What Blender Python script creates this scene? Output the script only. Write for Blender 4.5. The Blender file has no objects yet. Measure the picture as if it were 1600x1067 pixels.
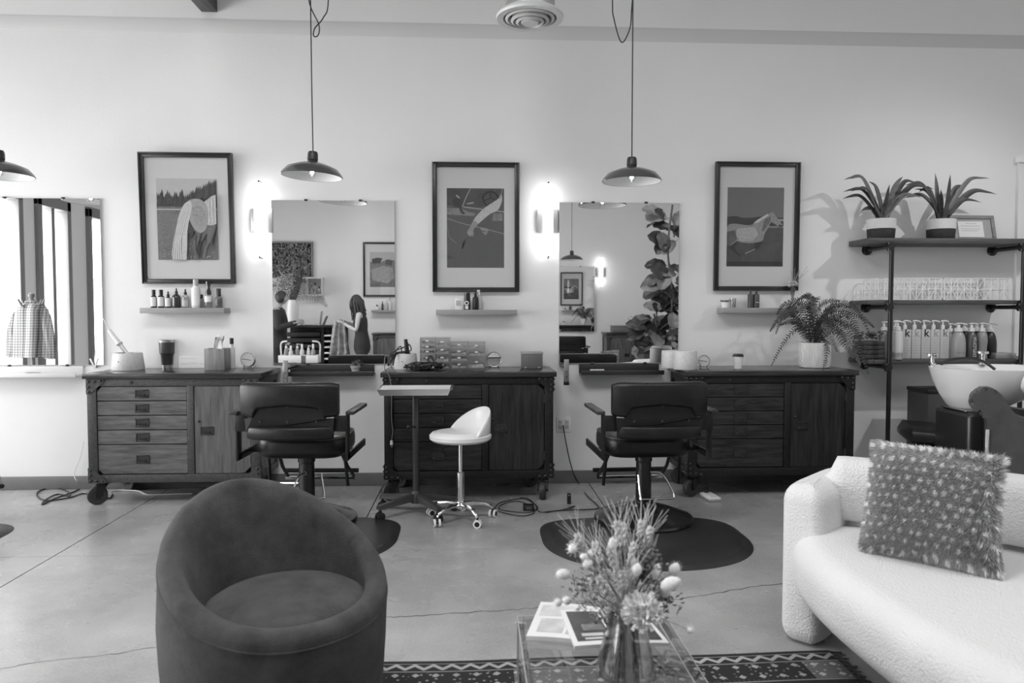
import bpy, bmesh, math, random
from mathutils import Vector, Matrix, Euler
R = random.Random(7)
PI = math.pi
C = bpy.context.scene.collection
S = bpy.context.scene
# ---------------------------------------------------------------- camera, world, light, exposure
YAW, PITCH, FPX = math.radians(3.0), math.radians(2.4), 1150.0
CAM = Vector((0, -5.7, 1.35))
fwd = Vector((math.sin(YAW)*math.cos(PITCH), math.cos(YAW)*math.cos(PITCH), -math.sin(PITCH)))
rgt = Vector((math.cos(YAW), -math.sin(YAW), 0)); upv = rgt.cross(fwd)
cd = bpy.data.cameras.new('camera'); cam = bpy.data.objects.new('camera', cd); C.objects.link(cam)
cam.matrix_world = Matrix(((rgt.x, upv.x, -fwd.x, CAM.x), (rgt.y, upv.y, -fwd.y, CAM.y), (rgt.z, upv.z, -fwd.z, CAM.z), (0, 0, 0, 1)))
cd.sensor_width = 36; cd.lens = FPX/1600*36; cd.clip_start = .05
cd.dof.use_dof = True; cd.dof.focus_distance = 4.9; cd.dof.aperture_fstop = 3.4
S.camera = cam
S.view_settings.view_transform = 'Standard'; S.view_settings.look = 'None'
S.view_settings.gamma = 1; S.view_settings.use_curve_mapping = False
S.view_settings.exposure = 0.0
S.cycles.max_bounces = 10; S.cycles.diffuse_bounces = 4; S.cycles.glossy_bounces = 6
S.cycles.transmission_bounces = 8; S.cycles.transparent_max_bounces = 16
S.cycles.sample_clamp_indirect = 6; S.cycles.caustics_reflective = False; S.cycles.caustics_refractive = False
w = bpy.data.worlds.new('overcast_sky'); S.world = w; w.use_nodes = True
w.node_tree.nodes['Background'].inputs[0].default_value = (1, 1, 1, 1)
w.node_tree.nodes['Background'].inputs[1].default_value = 1.15
def area(name, loc, rot, sx, sy, power):
    l = bpy.data.lights.new(name, 'AREA'); l.shape = 'RECTANGLE'; l.size = sx; l.size_y = sy; l.energy = power
    o = bpy.data.objects.new(name, l); C.objects.link(o); o.location = loc; o.rotation_euler = rot
    return o
# daylight entering by the long window wall on the left, and fill lamps added in made-up ceiling openings
area('window_daylight', (-5.55, -2.6, 1.65), (0, -PI/2, 0), 2.3, 4.4, 560)
area('window_daylight', (-5.55, -6.6, 1.65), (0, -PI/2, 0), 2.3, 3.0, 150)
area('ceiling_fill', (-1.4, -4.2, 4.62), (0, 0, 0), 2.6, 1.4, 200)
area('ceiling_fill', (2.2, -4.2, 4.62), (0, 0, 0), 2.6, 1.4, 62)

# ---------------------------------------------------------------- measuring helpers
def ray(px, py): return fwd + rgt*((px-800)/FPX) + upv*((533.5-py)/FPX)
def W(px, py, y):
    d = ray(px, py); return CAM + d*((y-CAM.y)/d.y)
def F(px, py, z=0.0):
    d = ray(px, py); return CAM + d*((z-CAM.z)/d.z)
def V(px, py, Y):                                 # seen in a wall mirror: the real point Y metres in front of the wall
    p = W(px, py, Y); return Vector((p.x, -p.y, p.z))
def g(v): v /= 255.0; return v/12.92 if v <= .04045 else ((v+.055)/1.055)**2.4

# ---------------------------------------------------------------- materials
MATS = {}
def M(name, v=.5, rough=.5, metal=0, var=0, scale=5, st=(1, 1, 1), bump=0, bs=None, spec=.5, sheen=0, emit=0, detail=4, coat=0):
    if name in MATS: return MATS[name]
    m = bpy.data.materials.new(name); m.use_nodes = True; nt = m.node_tree; N = nt.nodes; L = nt.links
    b = N['Principled BSDF']; b.inputs['Base Color'].default_value = (v, v, v, 1)
    b.inputs['Roughness'].default_value = rough; b.inputs['Metallic'].default_value = metal
    b.inputs['Specular IOR Level'].default_value = spec; b.inputs['Sheen Weight'].default_value = sheen
    b.inputs['Coat Weight'].default_value = coat; b.inputs['Coat Roughness'].default_value = .15
    if emit:
        b.inputs['Emission Color'].default_value = (1, 1, 1, 1); b.inputs['Emission Strength'].default_value = emit
    if var or bump:
        tc = N.new('ShaderNodeTexCoord'); mp = N.new('ShaderNodeMapping'); mp.inputs['Scale'].default_value = st
        L.new(tc.outputs['Object'], mp.inputs['Vector'])
        if var:
            n = N.new('ShaderNodeTexNoise'); n.inputs['Scale'].default_value = scale; n.inputs['Detail'].default_value = detail
            n.inputs['Roughness'].default_value = .65
            L.new(mp.outputs[0], n.inputs['Vector'])
            cr = N.new('ShaderNodeValToRGB'); lo, hi = v*(1-var), min(1, v*(1+var))
            cr.color_ramp.elements[0].position = .3; cr.color_ramp.elements[1].position = .7
            cr.color_ramp.elements[0].color = (lo, lo, lo, 1); cr.color_ramp.elements[1].color = (hi, hi, hi, 1)
            L.new(n.outputs['Fac'], cr.inputs[0]); L.new(cr.outputs[0], b.inputs['Base Color'])
        if bump:
            n2 = N.new('ShaderNodeTexNoise'); n2.inputs['Scale'].default_value = bs or scale*4; n2.inputs['Detail'].default_value = 3
            L.new(mp.outputs[0], n2.inputs['Vector'])
            bp = N.new('ShaderNodeBump'); bp.inputs['Strength'].default_value = min(1, bump); bp.inputs['Distance'].default_value = .01
            L.new(n2.outputs['Fac'], bp.inputs['Height']); L.new(bp.outputs[0], b.inputs['Normal'])
    MATS[name] = m
    return m
def clear(name, tint=.95, rough=.0, base=.04, film=0):
    """thin clear sheet: see-through with a Fresnel reflection on its real surface"""
    if name in MATS: return MATS[name]
    m = bpy.data.materials.new(name); m.use_nodes = True; nt = m.node_tree; N = nt.nodes; L = nt.links
    N.remove(N['Principled BSDF']); out = N['Material Output']
    t = N.new('ShaderNodeBsdfTransparent'); t.inputs[0].default_value = (tint, tint, tint, 1)
    gl = N.new('ShaderNodeBsdfGlossy'); gl.inputs['Roughness'].default_value = rough
    fr = N.new('ShaderNodeFresnel'); ge = N.new('ShaderNodeNewGeometry')
    io = N.new('ShaderNodeMapRange'); io.inputs[3].default_value = 1.45; io.inputs[4].default_value = 1/1.45      # same sheet seen from either face
    L.new(ge.outputs['Backfacing'], io.inputs[0]); L.new(io.outputs[0], fr.inputs['IOR'])
    ad = N.new('ShaderNodeMath'); ad.operation = 'ADD'; ad.inputs[1].default_value = film; L.new(fr.outputs[0], ad.inputs[0])
    mx = N.new('ShaderNodeMixShader'); L.new(ad.outputs[0], mx.inputs[0]); L.new(t.outputs[0], mx.inputs[1]); L.new(gl.outputs[0], mx.inputs[2])
    L.new(mx.outputs[0], out.inputs[0]); MATS[name] = m; return m
wallm = M('wall_paint', .80, .65, var=.02, scale=1.2, bump=.08, bs=60)
white = M('white_paint', .82, .45)
ceilm = M('ceiling_paint', .7, .8, var=.03, scale=1)
steel = M('dark_steel', .012, .5, var=.5, scale=60, bump=.3, bs=180, spec=.35)
steel_lit = M('window_lit_steel', .055, .5, var=.4, scale=60, bump=.3, bs=180)  # lighter steel for the left cabinet, window light put into the colour
steels = M('black_steel', .010, .4, spec=.4)
iron = M('bolt_iron', .06, .3, metal=.6)
chrome = M('chrome', .75, .12, metal=1)
brush = M('brushed_steel', .62, .3, metal=1, var=.1, scale=30, st=(1, 1, 8))
woodh = M('dark_wood_across', .03, .5, var=.7, scale=3.0, st=(1.6, 8, 14), bump=.12, bs=20, detail=6, spec=.3)
woodh_lit = M('window_lit_wood_across', .12, .45, var=.5, scale=3.0, st=(1.6, 8, 14), bump=.12, bs=20, detail=6)  # dark wood brightened in colour to stand for light from the windows
woodv_lit = M('window_lit_wood_upright', .11, .45, var=.5, scale=3.0, st=(14, 8, 1.2), bump=.12, bs=20, detail=6)  # upright grain, likewise brightened in colour for the window light
woodv = M('dark_wood_upright', .024, .5, spec=.3, var=.7, scale=3.0, st=(14, 8, 1.2), bump=.12, bs=20, detail=6)
topw = M('worktop_wood', .035, .2, var=.35, scale=4, st=(1, 9, 9), bump=.05, bs=12)
leather = M('black_leather', .009, .34, spec=.4, var=.3, scale=12, bump=.15, bs=160)
leathg = M('worn_leather', .04, .42, var=.35, scale=9, bump=.2, bs=120)
plasb = M('black_plastic', .015, .4)
rubber = M('black_rubber', .028, .42, var=.25, scale=8, bump=.08, bs=90)
shelfm = M('shelf_oak', .30, .55, var=.12, scale=4, st=(1, 6, 12), bump=.05)
rackw = M('rack_plank', .065, .55, var=.4, scale=3, st=(1, 7, 12), bump=.2, bs=18)
pipem = M('black_pipe', .02, .35, metal=.35)
paper = M('paper', .78, .7)
mat_board = M('mat_board', .74, .8)
cer = M('speckled_ceramic', .62, .45, var=.12, scale=60)
cerw = M('white_ceramic', .82, .12, coat=.5)
glass = clear('clear_glass', .97)
frameb = M('frame_black', .022, .3)
mirm = M('mirror_silver', .9, .0, metal=1)
skin = M('skin', .42, .5); hairm = M('dark_hair', .035, .5, var=.5, scale=30, st=(1, 1, .3)); clothb = M('black_cloth', .02, .8)
leafd = M('leaf_dark', .06, .5, var=.35, scale=14); leafm = M('leaf_mid', .13, .5, var=.35, scale=16)
# ---------------------------------------------------------------- mesh builder
class B:
    def __init__(s, t=None): s.b = bmesh.new(); s.o = Vector(t.location) if t else Vector((0, 0, 0)); s.mi = 0; s.mats = []
    def _v(s, p): return s.b.verts.new(Vector(p)-s.o)
    def f(s, vs):
        try: fc = s.b.faces.new(vs); fc.material_index = s.mi; return fc
        except ValueError: return None
    def bb(s, x0, x1, y0, y1, z0, z1, bev=0, rot=None, piv=None, seg=2):
        x0, x1 = sorted((x0, x1)); y0, y1 = sorted((y0, y1)); z0, z1 = sorted((z0, z1))
        r = bmesh.ops.create_cube(s.b, size=1); vs = r['verts']
        c = Vector(((x0+x1)/2, (y0+y1)/2, (z0+z1)/2))
        for v in vs: v.co = Vector((v.co.x*(x1-x0), v.co.y*(y1-y0), v.co.z*(z1-z0)))+c
        if rot is not None:
            m = Euler(rot).to_matrix() if not isinstance(rot, Matrix) else rot; pv = Vector(piv) if piv is not None else c
            for v in vs: v.co = m @ (v.co-pv)+pv
        for v in vs: v.co -= s.o
        fs = set(f for v in vs for f in v.link_faces)
        for f in fs: f.material_index = s.mi
        if bev:
            es = list(set(e for v in vs for e in v.link_edges))
            r = bmesh.ops.bevel(s.b, geom=es, offset=bev, segments=seg, affect='EDGES', profile=.5)
            for f in r['faces']: f.material_index = s.mi
        return s
    def ring(s, c, u, v, ru, rv, n, ph=0):
        return [s._v(c+u*(ru*math.cos(ph+2*PI*i/n))+v*(rv*math.sin(ph+2*PI*i/n))) for i in range(n)]
    def cyl(s, p0, p1, r0, r1=None, n=12, cap=True):
        p0, p1 = Vector(p0), Vector(p1); r1 = r0 if r1 is None else r1
        d = (p1-p0).normalized(); u = d.orthogonal().normalized(); v = d.cross(u)
        a = s.ring(p0, u, v, r0, r0, n); b_ = s.ring(p1, u, v, r1, r1, n)
        for i in range(n): s.f((a[i], a[(i+1) % n], b_[(i+1) % n], b_[i]))
        if cap: s.f(a[::-1]); s.f(b_)
        return s
    def tube(s, pts, r, n=6, cl=False, rad=None):
        P = [Vector(p) for p in pts]; m = len(P); rings = []; u = None
        for i, p in enumerate(P):
            a = P[(i-1) % m] if (cl or i) else p; b_ = P[(i+1) % m] if (cl or i < m-1) else p
            d = (b_-a).normalized() if (b_-a).length > 1e-9 else Vector((0, 0, 1))
            if u is None: u = d.orthogonal().normalized()
            else:
                u = u-d*u.dot(d); u = u.normalized() if u.length > 1e-6 else d.orthogonal().normalized()
            rr = rad[i] if rad else r
            rings.append(s.ring(p, u, d.cross(u), rr, rr, n))
        for k in range(m if cl else m-1):
            a, b_ = rings[k], rings[(k+1) % m]
            for i in range(n): s.f((a[i], a[(i+1) % n], b_[(i+1) % n], b_[i]))
        if not cl: s.f(rings[0][::-1]); s.f(rings[-1])
        return s
    def lathe(s, prof, n=24, c=(0, 0, 0), ax=None, sx=1, sy=1):
        c = Vector(c); m = ax if ax is not None else Matrix.Identity(3); rings = []
        for (r, z) in prof:
            if r < 1e-5: rings.append([s._v(c+m @ Vector((0, 0, z)))])
            else: rings.append([s._v(c+m @ Vector((r*sx*math.cos(2*PI*i/n), r*sy*math.sin(2*PI*i/n), z))) for i in range(n)])
        for a, b_ in zip(rings, rings[1:]):
            for i in range(n):
                j = (i+1) % n
                if len(a) == 1 and len(b_) == 1: continue
                if len(a) == 1: s.f((a[0], b_[j], b_[i]))
                elif len(b_) == 1: s.f((a[i], a[j], b_[0]))
                else: s.f((a[i], a[j], b_[j], b_[i]))
        return s
    def prism(s, poly, fn, d0, d1):
        """poly of 2-D points, fn(u, v, d) -> 3-D, extruded from d0 to d1"""
        a = [s._v(fn(u, v, d0)) for u, v in poly]; b_ = [s._v(fn(u, v, d1)) for u, v in poly]; n = len(poly)
        for i in range(n): s.f((a[i], a[(i+1) % n], b_[(i+1) % n], b_[i]))
        s.f(a[::-1]); s.f(b_); return s
    def loft(s, rings, cap=True, cl=True):
        rs = [[s._v(p) for p in r] for r in rings]; n = len(rs[0])
        for a, b_ in zip(rs, rs[1:]):
            for i in range(n if cl else n-1): s.f((a[i], a[(i+1) % n], b_[(i+1) % n], b_[i]))
        if cap and cl: s.f(rs[0][::-1]); s.f(rs[-1])
        return s
    def rprism(s, poly, z0, z1, r, seg=4, crown=0):
        """vertical slab with a smooth outline and rounded top and bottom rims"""
        n = len(poly); P = [Vector((x, y)) for x, y in poly]
        ar = sum(P[i].x*P[(i+1) % n].y-P[(i+1) % n].x*P[i].y for i in range(n)); sg = 1 if ar > 0 else -1
        nor = []
        for i in range(n):
            t = (P[(i+1) % n]-P[i-1]).normalized(); nor.append(Vector((t.y, -t.x))*sg)
        cen = sum(P, Vector((0, 0)))/n; rings = []
        def rg(ins, z): return [(P[i].x-nor[i].x*ins, P[i].y-nor[i].y*ins, z) for i in range(n)]
        for k in range(seg+1):
            a = PI/2*k/seg; rings.append(rg(r*(1-math.sin(a)), z0+r*(1-math.cos(a))))
        for k in range(seg+1):
            a = PI/2*k/seg; rings.append(rg(r*(1-math.cos(a)), z1-r*(1-math.sin(a))))
        for q in (.7, .35, .05):
            rings.append([(cen.x+(p[0]-cen.x)*q, cen.y+(p[1]-cen.y)*q, z1+crown*(1-q*q)) for p in rg(r, z1)])
        return s.loft(rings)
    def ball(s, c, rx, ry=None, rz=None, n=12, m=8, rot=None):
        ry = ry or rx; rz = rz or rx
        mt = Euler(rot).to_matrix() if rot else Matrix.Identity(3)
        pr = [[Vector(c)+mt @ Vector((rx*math.sin(PI*j/m)*math.cos(2*PI*i/n), ry*math.sin(PI*j/m)*math.sin(2*PI*i/n), -rz*math.cos(PI*j/m))) for i in range(n)] for j in range(1, m)]
        rs = [[s._v(p) for p in r] for r in pr]
        t, b_ = s._v(Vector(c)+mt @ Vector((0, 0, -rz))), s._v(Vector(c)+mt @ Vector((0, 0, rz)))
        for a, q in zip(rs, rs[1:]):
            for i in range(n): s.f((a[i], a[(i+1) % n], q[(i+1) % n], q[i]))
        for i in range(n): s.f((t, rs[0][(i+1) % n], rs[0][i])); s.f((b_, rs[-1][i], rs[-1][(i+1) % n]))
        return s
    def done(s, name, mat, parent=None, ang=38, label=None, mats=None, flat=False, norm=True):
        if norm: bmesh.ops.recalc_face_normals(s.b, faces=s.b.faces)
        if not flat:
            ca = math.radians(ang)
            for f in s.b.faces: f.smooth = True
            for e in s.b.edges:
                if len(e.link_faces) == 2 and e.calc_face_angle(0) > ca: e.smooth = False
        me = bpy.data.meshes.new(name); s.b.to_mesh(me); s.b.free()
        for m in (mats or [mat]): me.materials.append(m)
        o = bpy.data.objects.new(name, me); C.objects.link(o)
        if parent: o.parent = parent
        if label: o['label'] = label
        return o
def thing(name, label, cat, loc=(0, 0, 0), rz=0, group=None):
    o = bpy.data.objects.new(name, None); C.objects.link(o); o.empty_display_size = .1
    o.location = loc; o.rotation_euler = (0, 0, rz); o['label'] = label; o['category'] = cat
    if group: o['group'] = group
    return o
def tag(o, label, cat, group=None):
    o['label'] = label; o['category'] = cat
    if group: o['group'] = group
    return o
def st(o): o['kind'] = 'structure'; return o
def single(b, name, mat, label, cat, group=None, loc=None, **k):
    o = b.done(name, mat, **k); o.location = b.o
    return tag(o, label, cat, group)
def dup(r, loc=None, rz=None, label=None, group=None):
    n = r.copy(); C.objects.link(n)
    if loc is not None: n.location = loc
    if rz is not None: n.rotation_euler = (0, 0, rz)
    if label: n['label'] = label
    if group: n['group'] = group
    for ch in list(r.children):
        c = ch.copy(); C.objects.link(c); c.parent = n
        for q in ch.children:
            d = q.copy(); C.objects.link(d); d.parent = c
    return n
def spline(pts, k=8):
    P = [Vector(p) for p in pts]; out = []
    for i in range(len(P)-1):
        a, b_, c, d = P[max(i-1, 0)], P[i], P[i+1], P[min(i+2, len(P)-1)]
        for j in range(k):
            t = j/k; out.append(.5*((2*b_)+(c-a)*t+(2*a-5*b_+4*c-d)*t*t+(3*b_-a-3*c+d)*t**3))
    out.append(P[-1]); return out
class O:                                             # origin holder for a single-mesh thing
    def __init__(s, *p): s.location = Vector(p)
def letters(txt, size, mat, name, parent, loc, rot, bold=0):
    cu = bpy.data.curves.new(name, 'FONT'); cu.body = txt; cu.size = size; cu.extrude = .0006; cu.offset = bold; cu.align_x = 'CENTER'
    to = bpy.data.objects.new(name, cu); C.objects.link(to)
    dg = bpy.context.evaluated_depsgraph_get(); me = bpy.data.meshes.new_from_object(to.evaluated_get(dg))
    bpy.data.objects.remove(to); me.materials.clear(); me.materials.append(mat)
    o = bpy.data.objects.new(name, me); C.objects.link(o); o.parent = parent; o.location = loc; o.rotation_euler = rot
    return o
# ================================================================ THE SETTING
XL, XR, YB, ZC = -5.4, 5.3, -8.3, 4.6
def concrete():
    m = M('polished_concrete', .45, .22, var=.28, scale=1.1, detail=8); nt = m.node_tree; N = nt.nodes; L = nt.links
    b = N['Principled BSDF']; tc = N.new('ShaderNodeTexCoord')
    n = N.new('ShaderNodeTexNoise'); n.inputs['Scale'].default_value = 90; n.inputs['Detail'].default_value = 3
    L.new(tc.outputs['Object'], n.inputs['Vector'])
    mx = N.new('ShaderNodeMix'); mx.data_type = 'RGBA'; mx.blend_type = 'MULTIPLY'; mx.inputs[0].default_value = .35
    src = b.inputs['Base Color'].links[0].from_socket
    L.new(src, mx.inputs[6]); L.new(n.outputs['Fac'], mx.inputs[7]); L.new(mx.outputs[2], b.inputs['Base Color'])
    n2 = N.new('ShaderNodeTexNoise'); n2.inputs['Scale'].default_value = 2.2; n2.inputs['Detail'].default_value = 6
    L.new(tc.outputs['Object'], n2.inputs['Vector'])
    mr = N.new('ShaderNodeMapRange'); mr.inputs[3].default_value = .16; mr.inputs[4].default_value = .38
    L.new(n2.outputs['Fac'], mr.inputs[0]); L.new(mr.outputs[0], b.inputs['Roughness'])
    return m
conc = concrete()
joint = M('joint_filler', .01, .9)  # dark filler below the slabs, showing in the joints
fl = st(B().bb(XL-.2, XR+.2, YB-.2, .2, -.12, -.03).done('floor', joint))
xs = [XL, -3.90, -2.31, -.70, .90, 2.48, 4.06, XR]; ys = [0, -1.58, -3.16, -4.74, -6.32, -7.9, YB]
XS0 = xs
for j in range(len(ys)-1):
    xs = XS0 if j == 0 else [XL, -2.31, XR]
    for i in range(len(xs)-1):
        a, c = .004, .0022
        b = B(); b.bb(xs[i]+a, xs[i+1]-a, ys[j+1]+c, ys[j]-c, -.031, 0); b.done('slab', conc, fl)
def ribbon(pts, wd, name, mat, parent, z=.0008):
    b = B(); L = []; Rr = []
    for i, p in enumerate(pts):
        q = pts[min(i+1, len(pts)-1)]-pts[max(i-1, 0)]; n = Vector((-q.y, q.x, 0)).normalized()*wd*R.uniform(.3, 1)
        L.append(b._v((p.x+n.x, p.y+n.y, z))); Rr.append(b._v((p.x-n.x, p.y-n.y, z)))
    for i in range(len(pts)-1): b.f((L[i], L[i+1], Rr[i+1], Rr[i]))
    return b.done(name, mat, parent)
crackm = M('crack_dark', .03, .9)
def crack(pp, wd=.003):
    P = []
    for (a, b_), (c, d) in zip(pp, pp[1:]):
        for k in range(6):
            t = k/6; P.append(F(a+(c-a)*t, b_+(d-b_)*t+R.uniform(-1.2, 1.2)))
    P.append(F(*pp[-1])); ribbon(P, wd, 'crack', crackm, fl)
crack([(600, 965), (650, 963), (720, 958), (790, 953), (850, 949), (905, 943), (960, 941), (1060, 936), (1110, 928), (1170, 918), (1235, 910)])
crack([(0, 1046), (60, 1035), (150, 1026), (245, 1011)], .002)
crack([(575, 790), (590, 783), (606, 772), (612, 762)], .0015)
st(B().bb(XL-.2, XR+.2, 0, .2, -.05, ZC).done('wall_back', wallm))
st(B().bb(XL-.2, XR+.2, YB-.2, YB, -.05, ZC).done('wall_front', wallm))
st(B().bb(XR, XR+.2, YB, 0, -.05, ZC).done('wall_right', wallm))
# left wall: pierced by tall windows
wins = [(-.35, -1.25), (-1.42, -2.32), (-2.62, -3.45), (-3.75, -4.5), (-4.95, -6.05), (-6.3, -7.3)]
b = B(); b.bb(XL-.2, XL, YB, 0, -.05, .25); b.bb(XL-.2, XL, YB, 0, 2.78, ZC)
e = [0]+[v for w_ in wins for v in w_]+[YB]
for i in range(0, len(e), 2): b.bb(XL-.2, XL, e[i+1], e[i], .25, 2.78)
st(b.done('wall_left', wallm))
wf = M('window_frame_grey', .22, .5)
for i, (y0, y1) in enumerate(wins):
    b = B()
    for (a, c) in ((y0, y0-.09), (y1+.09, y1)): b.bb(XL-.12, XL+.05, a, c, .25, 2.78, .006)
    b.bb(XL-.12, XL+.05, y0, y1, 2.66, 2.80, .006); b.bb(XL-.12, XL+.09, y0, y1, .22, .31, .006)
    if i in (1, 3, 5): b.bb(XL-.1, XL+.02, (y0+y1)/2-.035, (y0+y1)/2+.035, .3, 2.7)
    o = st(b.done('window_%d' % (i+1), wf))
    B().bb(XL-.075, XL-.069, y0-.05, y1+.05, .3, 2.68).done('pane', glass, o)
# ceiling with two made-up glazed openings, added to bring fill light down
b = B(); sk = [(-2.7, -.1), (.9, 3.5)]; ya, yb = -4.9, -3.5
b.bb(XL-.2, XR+.2, yb, .2, ZC, ZC+.15); b.bb(XL-.2, XR+.2, YB-.2, ya, ZC, ZC+.15)
for a, c in ((XL-.2, sk[0][0]), (sk[0][1], sk[1][0]), (sk[1][1], XR+.2)): b.bb(a, c, ya, yb, ZC, ZC+.15)
st(b.done('ceiling', ceilm))
for k, (a, c) in enumerate(sk):
    b = B()
    for q in (a, c-.06): b.bb(q, q+.06, ya, yb, ZC-.02, ZC+.12)
    for q in (ya, yb-.06): b.bb(a, c, q, q+.06, ZC-.02, ZC+.12)
    o = st(b.done('window_%d' % (7+k), white)); B().bb(a+.05, c-.05, ya+.05, yb-.05, ZC+.0, ZC+.005).done('pane', glass, o)  # unseen ceiling window, added for the fill lamp above it
basem = M('grey_baseboard', .13, .5, var=.1, scale=5)
st(B().bb(XL, XR, -.022, 0, 0, .098, .004).done('baseboard_back', basem))
st(B().bb(XL, XR, YB, YB+.022, 0, .098, .004).done('baseboard_front', basem))
# thin strip high on the back wall; a beam's shadow painted as darker tone
p0, p1 = W(0, 70, 0), W(0, 47, 0)
st(B().bb(XL, XR, -.003, 0, 3.42, 3.525, .001).done('shadow_strip_1', M('beam_shadow_paint', .66, .65)))
x0 = W(1588, 300, 0).x; zt = W(1588, 255, 0).z
b = B(); b.bb(x0, x0+.35, -.025, 0, .0, zt); b.bb(x0-.02, x0+.4, -.05, 0, zt, zt+.05, .004); st(b.done('trim_2', wallm))
# timber ceiling beam running out from the wall
beamw = M('beam_timber', .07, .6, var=.35, scale=3, st=(8, 1, 8))
a, c = W(315, 19, 0), W(340, 20, 0)
single(B(O(a.x, 0, a.z)).bb(a.x, c.x, -8.25, -.002, a.z, ZC-.002, .004), 'ceiling_beam', beamw, 'dark timber ceiling beam running out from the top of the wall', 'beam')

# ================================================================ WALL: mirrors, ledges, pictures, sconces, shelves
def wall_mirror(x0, x1, z0, z1, label, group, face=-1, yw=0.0):
    t = thing('wall_mirror', label, 'mirror', ((x0+x1)/2, yw, z0), 0, group)
    s = face; d0, d1 = yw+s*.002, yw+s*.014
    B(t).bb(x0, x1, d0, d1, z0, z1).done('backing', M('mirror_edge', .6, .3), t, flat=True)
    B(t).bb(x0+.003, x1-.003, d1, d1+s*.002, z0+.003, z1-.003).done('mirror_pane', mirm, t, flat=True)
    for fx in (.28, .72):
        for z in (z0, z1):
            x = x0+(x1-x0)*fx; B(t).bb(x-.012, x+.012, d0, d1+s*.006, z-.008, z+.008, .002).done('clip', iron, t)
    return t
G_M = 'frameless salon mirrors'
mz0, mz1 = W(740, 568, 0).z, W(740, 315, 0).z
def mx(px): return W(px, 440, 0).x
wall_mirror(mx(161)-.96, mx(161), mz0, mz1, 'leftmost frameless wall mirror, reflecting the windows and a plaid shirt', G_M)
wall_mirror(mx(426), mx(618), mz0, mz1, 'frameless wall mirror reflecting the woman with long hair', G_M)
wall_mirror(mx(873), mx(1060), mz0, mz1, 'frameless wall mirror reflecting the large fig leaves', G_M)
whl = M('white_ledge', .75, .4)
def ledge(xa, xb, m, label, lip=True):
    t = thing('wall_ledge', label, 'ledge', ((xa+xb)/2, 0, .86), 0, 'narrow tool ledges under the mirrors')
    B(t).bb(xa, xb, -.015, 0, .86, .935, .003).done('back_plate', m, t)
    B(t).bb(xa-.0, xb+.01, -.13, -.015, .86, .872, .002).done('tray', m, t)
    B(t).bb(xa, xb+.01, -.142, -.13, .86, .893, .002).done('front_lip', m, t)
    return t
dk = M('ledge_black', .03, .45)
ledge(mx(8)-.3, mx(128), whl, 'white narrow ledge under the leftmost mirror')
ledge(mx(452), mx(584), dk, 'dark narrow ledge under the mirror with the woman, holding a small plant')
ledge(mx(905), mx(1030), dk, 'dark narrow ledge under the mirror with the fig leaves')
b = W(52, 574, -.1); single(B(O(b.x, b.y, .8725)).tube([(b.x-.06, b.y, .882), (b.x-.03, b.y, .885), (b.x+.04, b.y, .884), (b.x+.06, b.y, .88)], .01, 8), 'comb', plasb, 'dark comb lying on the white ledge', 'comb')
b = W(460, 575, -.1); single(B(O(b.x, b.y, .8725)).bb(b.x-.06, b.x+.06, b.y-.012, b.y+.012, .873, .89, .003), 'razor', chrome, 'shiny razor lying on the dark ledge beside the little plant', 'tool')
b = W(933, 574, -.1); single(B(O(b.x, b.y, .8725)).bb(b.x-.055, b.x+.055, b.y-.01, b.y+.01, .873, .90, .003), 'hair_comb', paper, 'white comb lying on the dark ledge under the fig mirror', 'comb')

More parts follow.
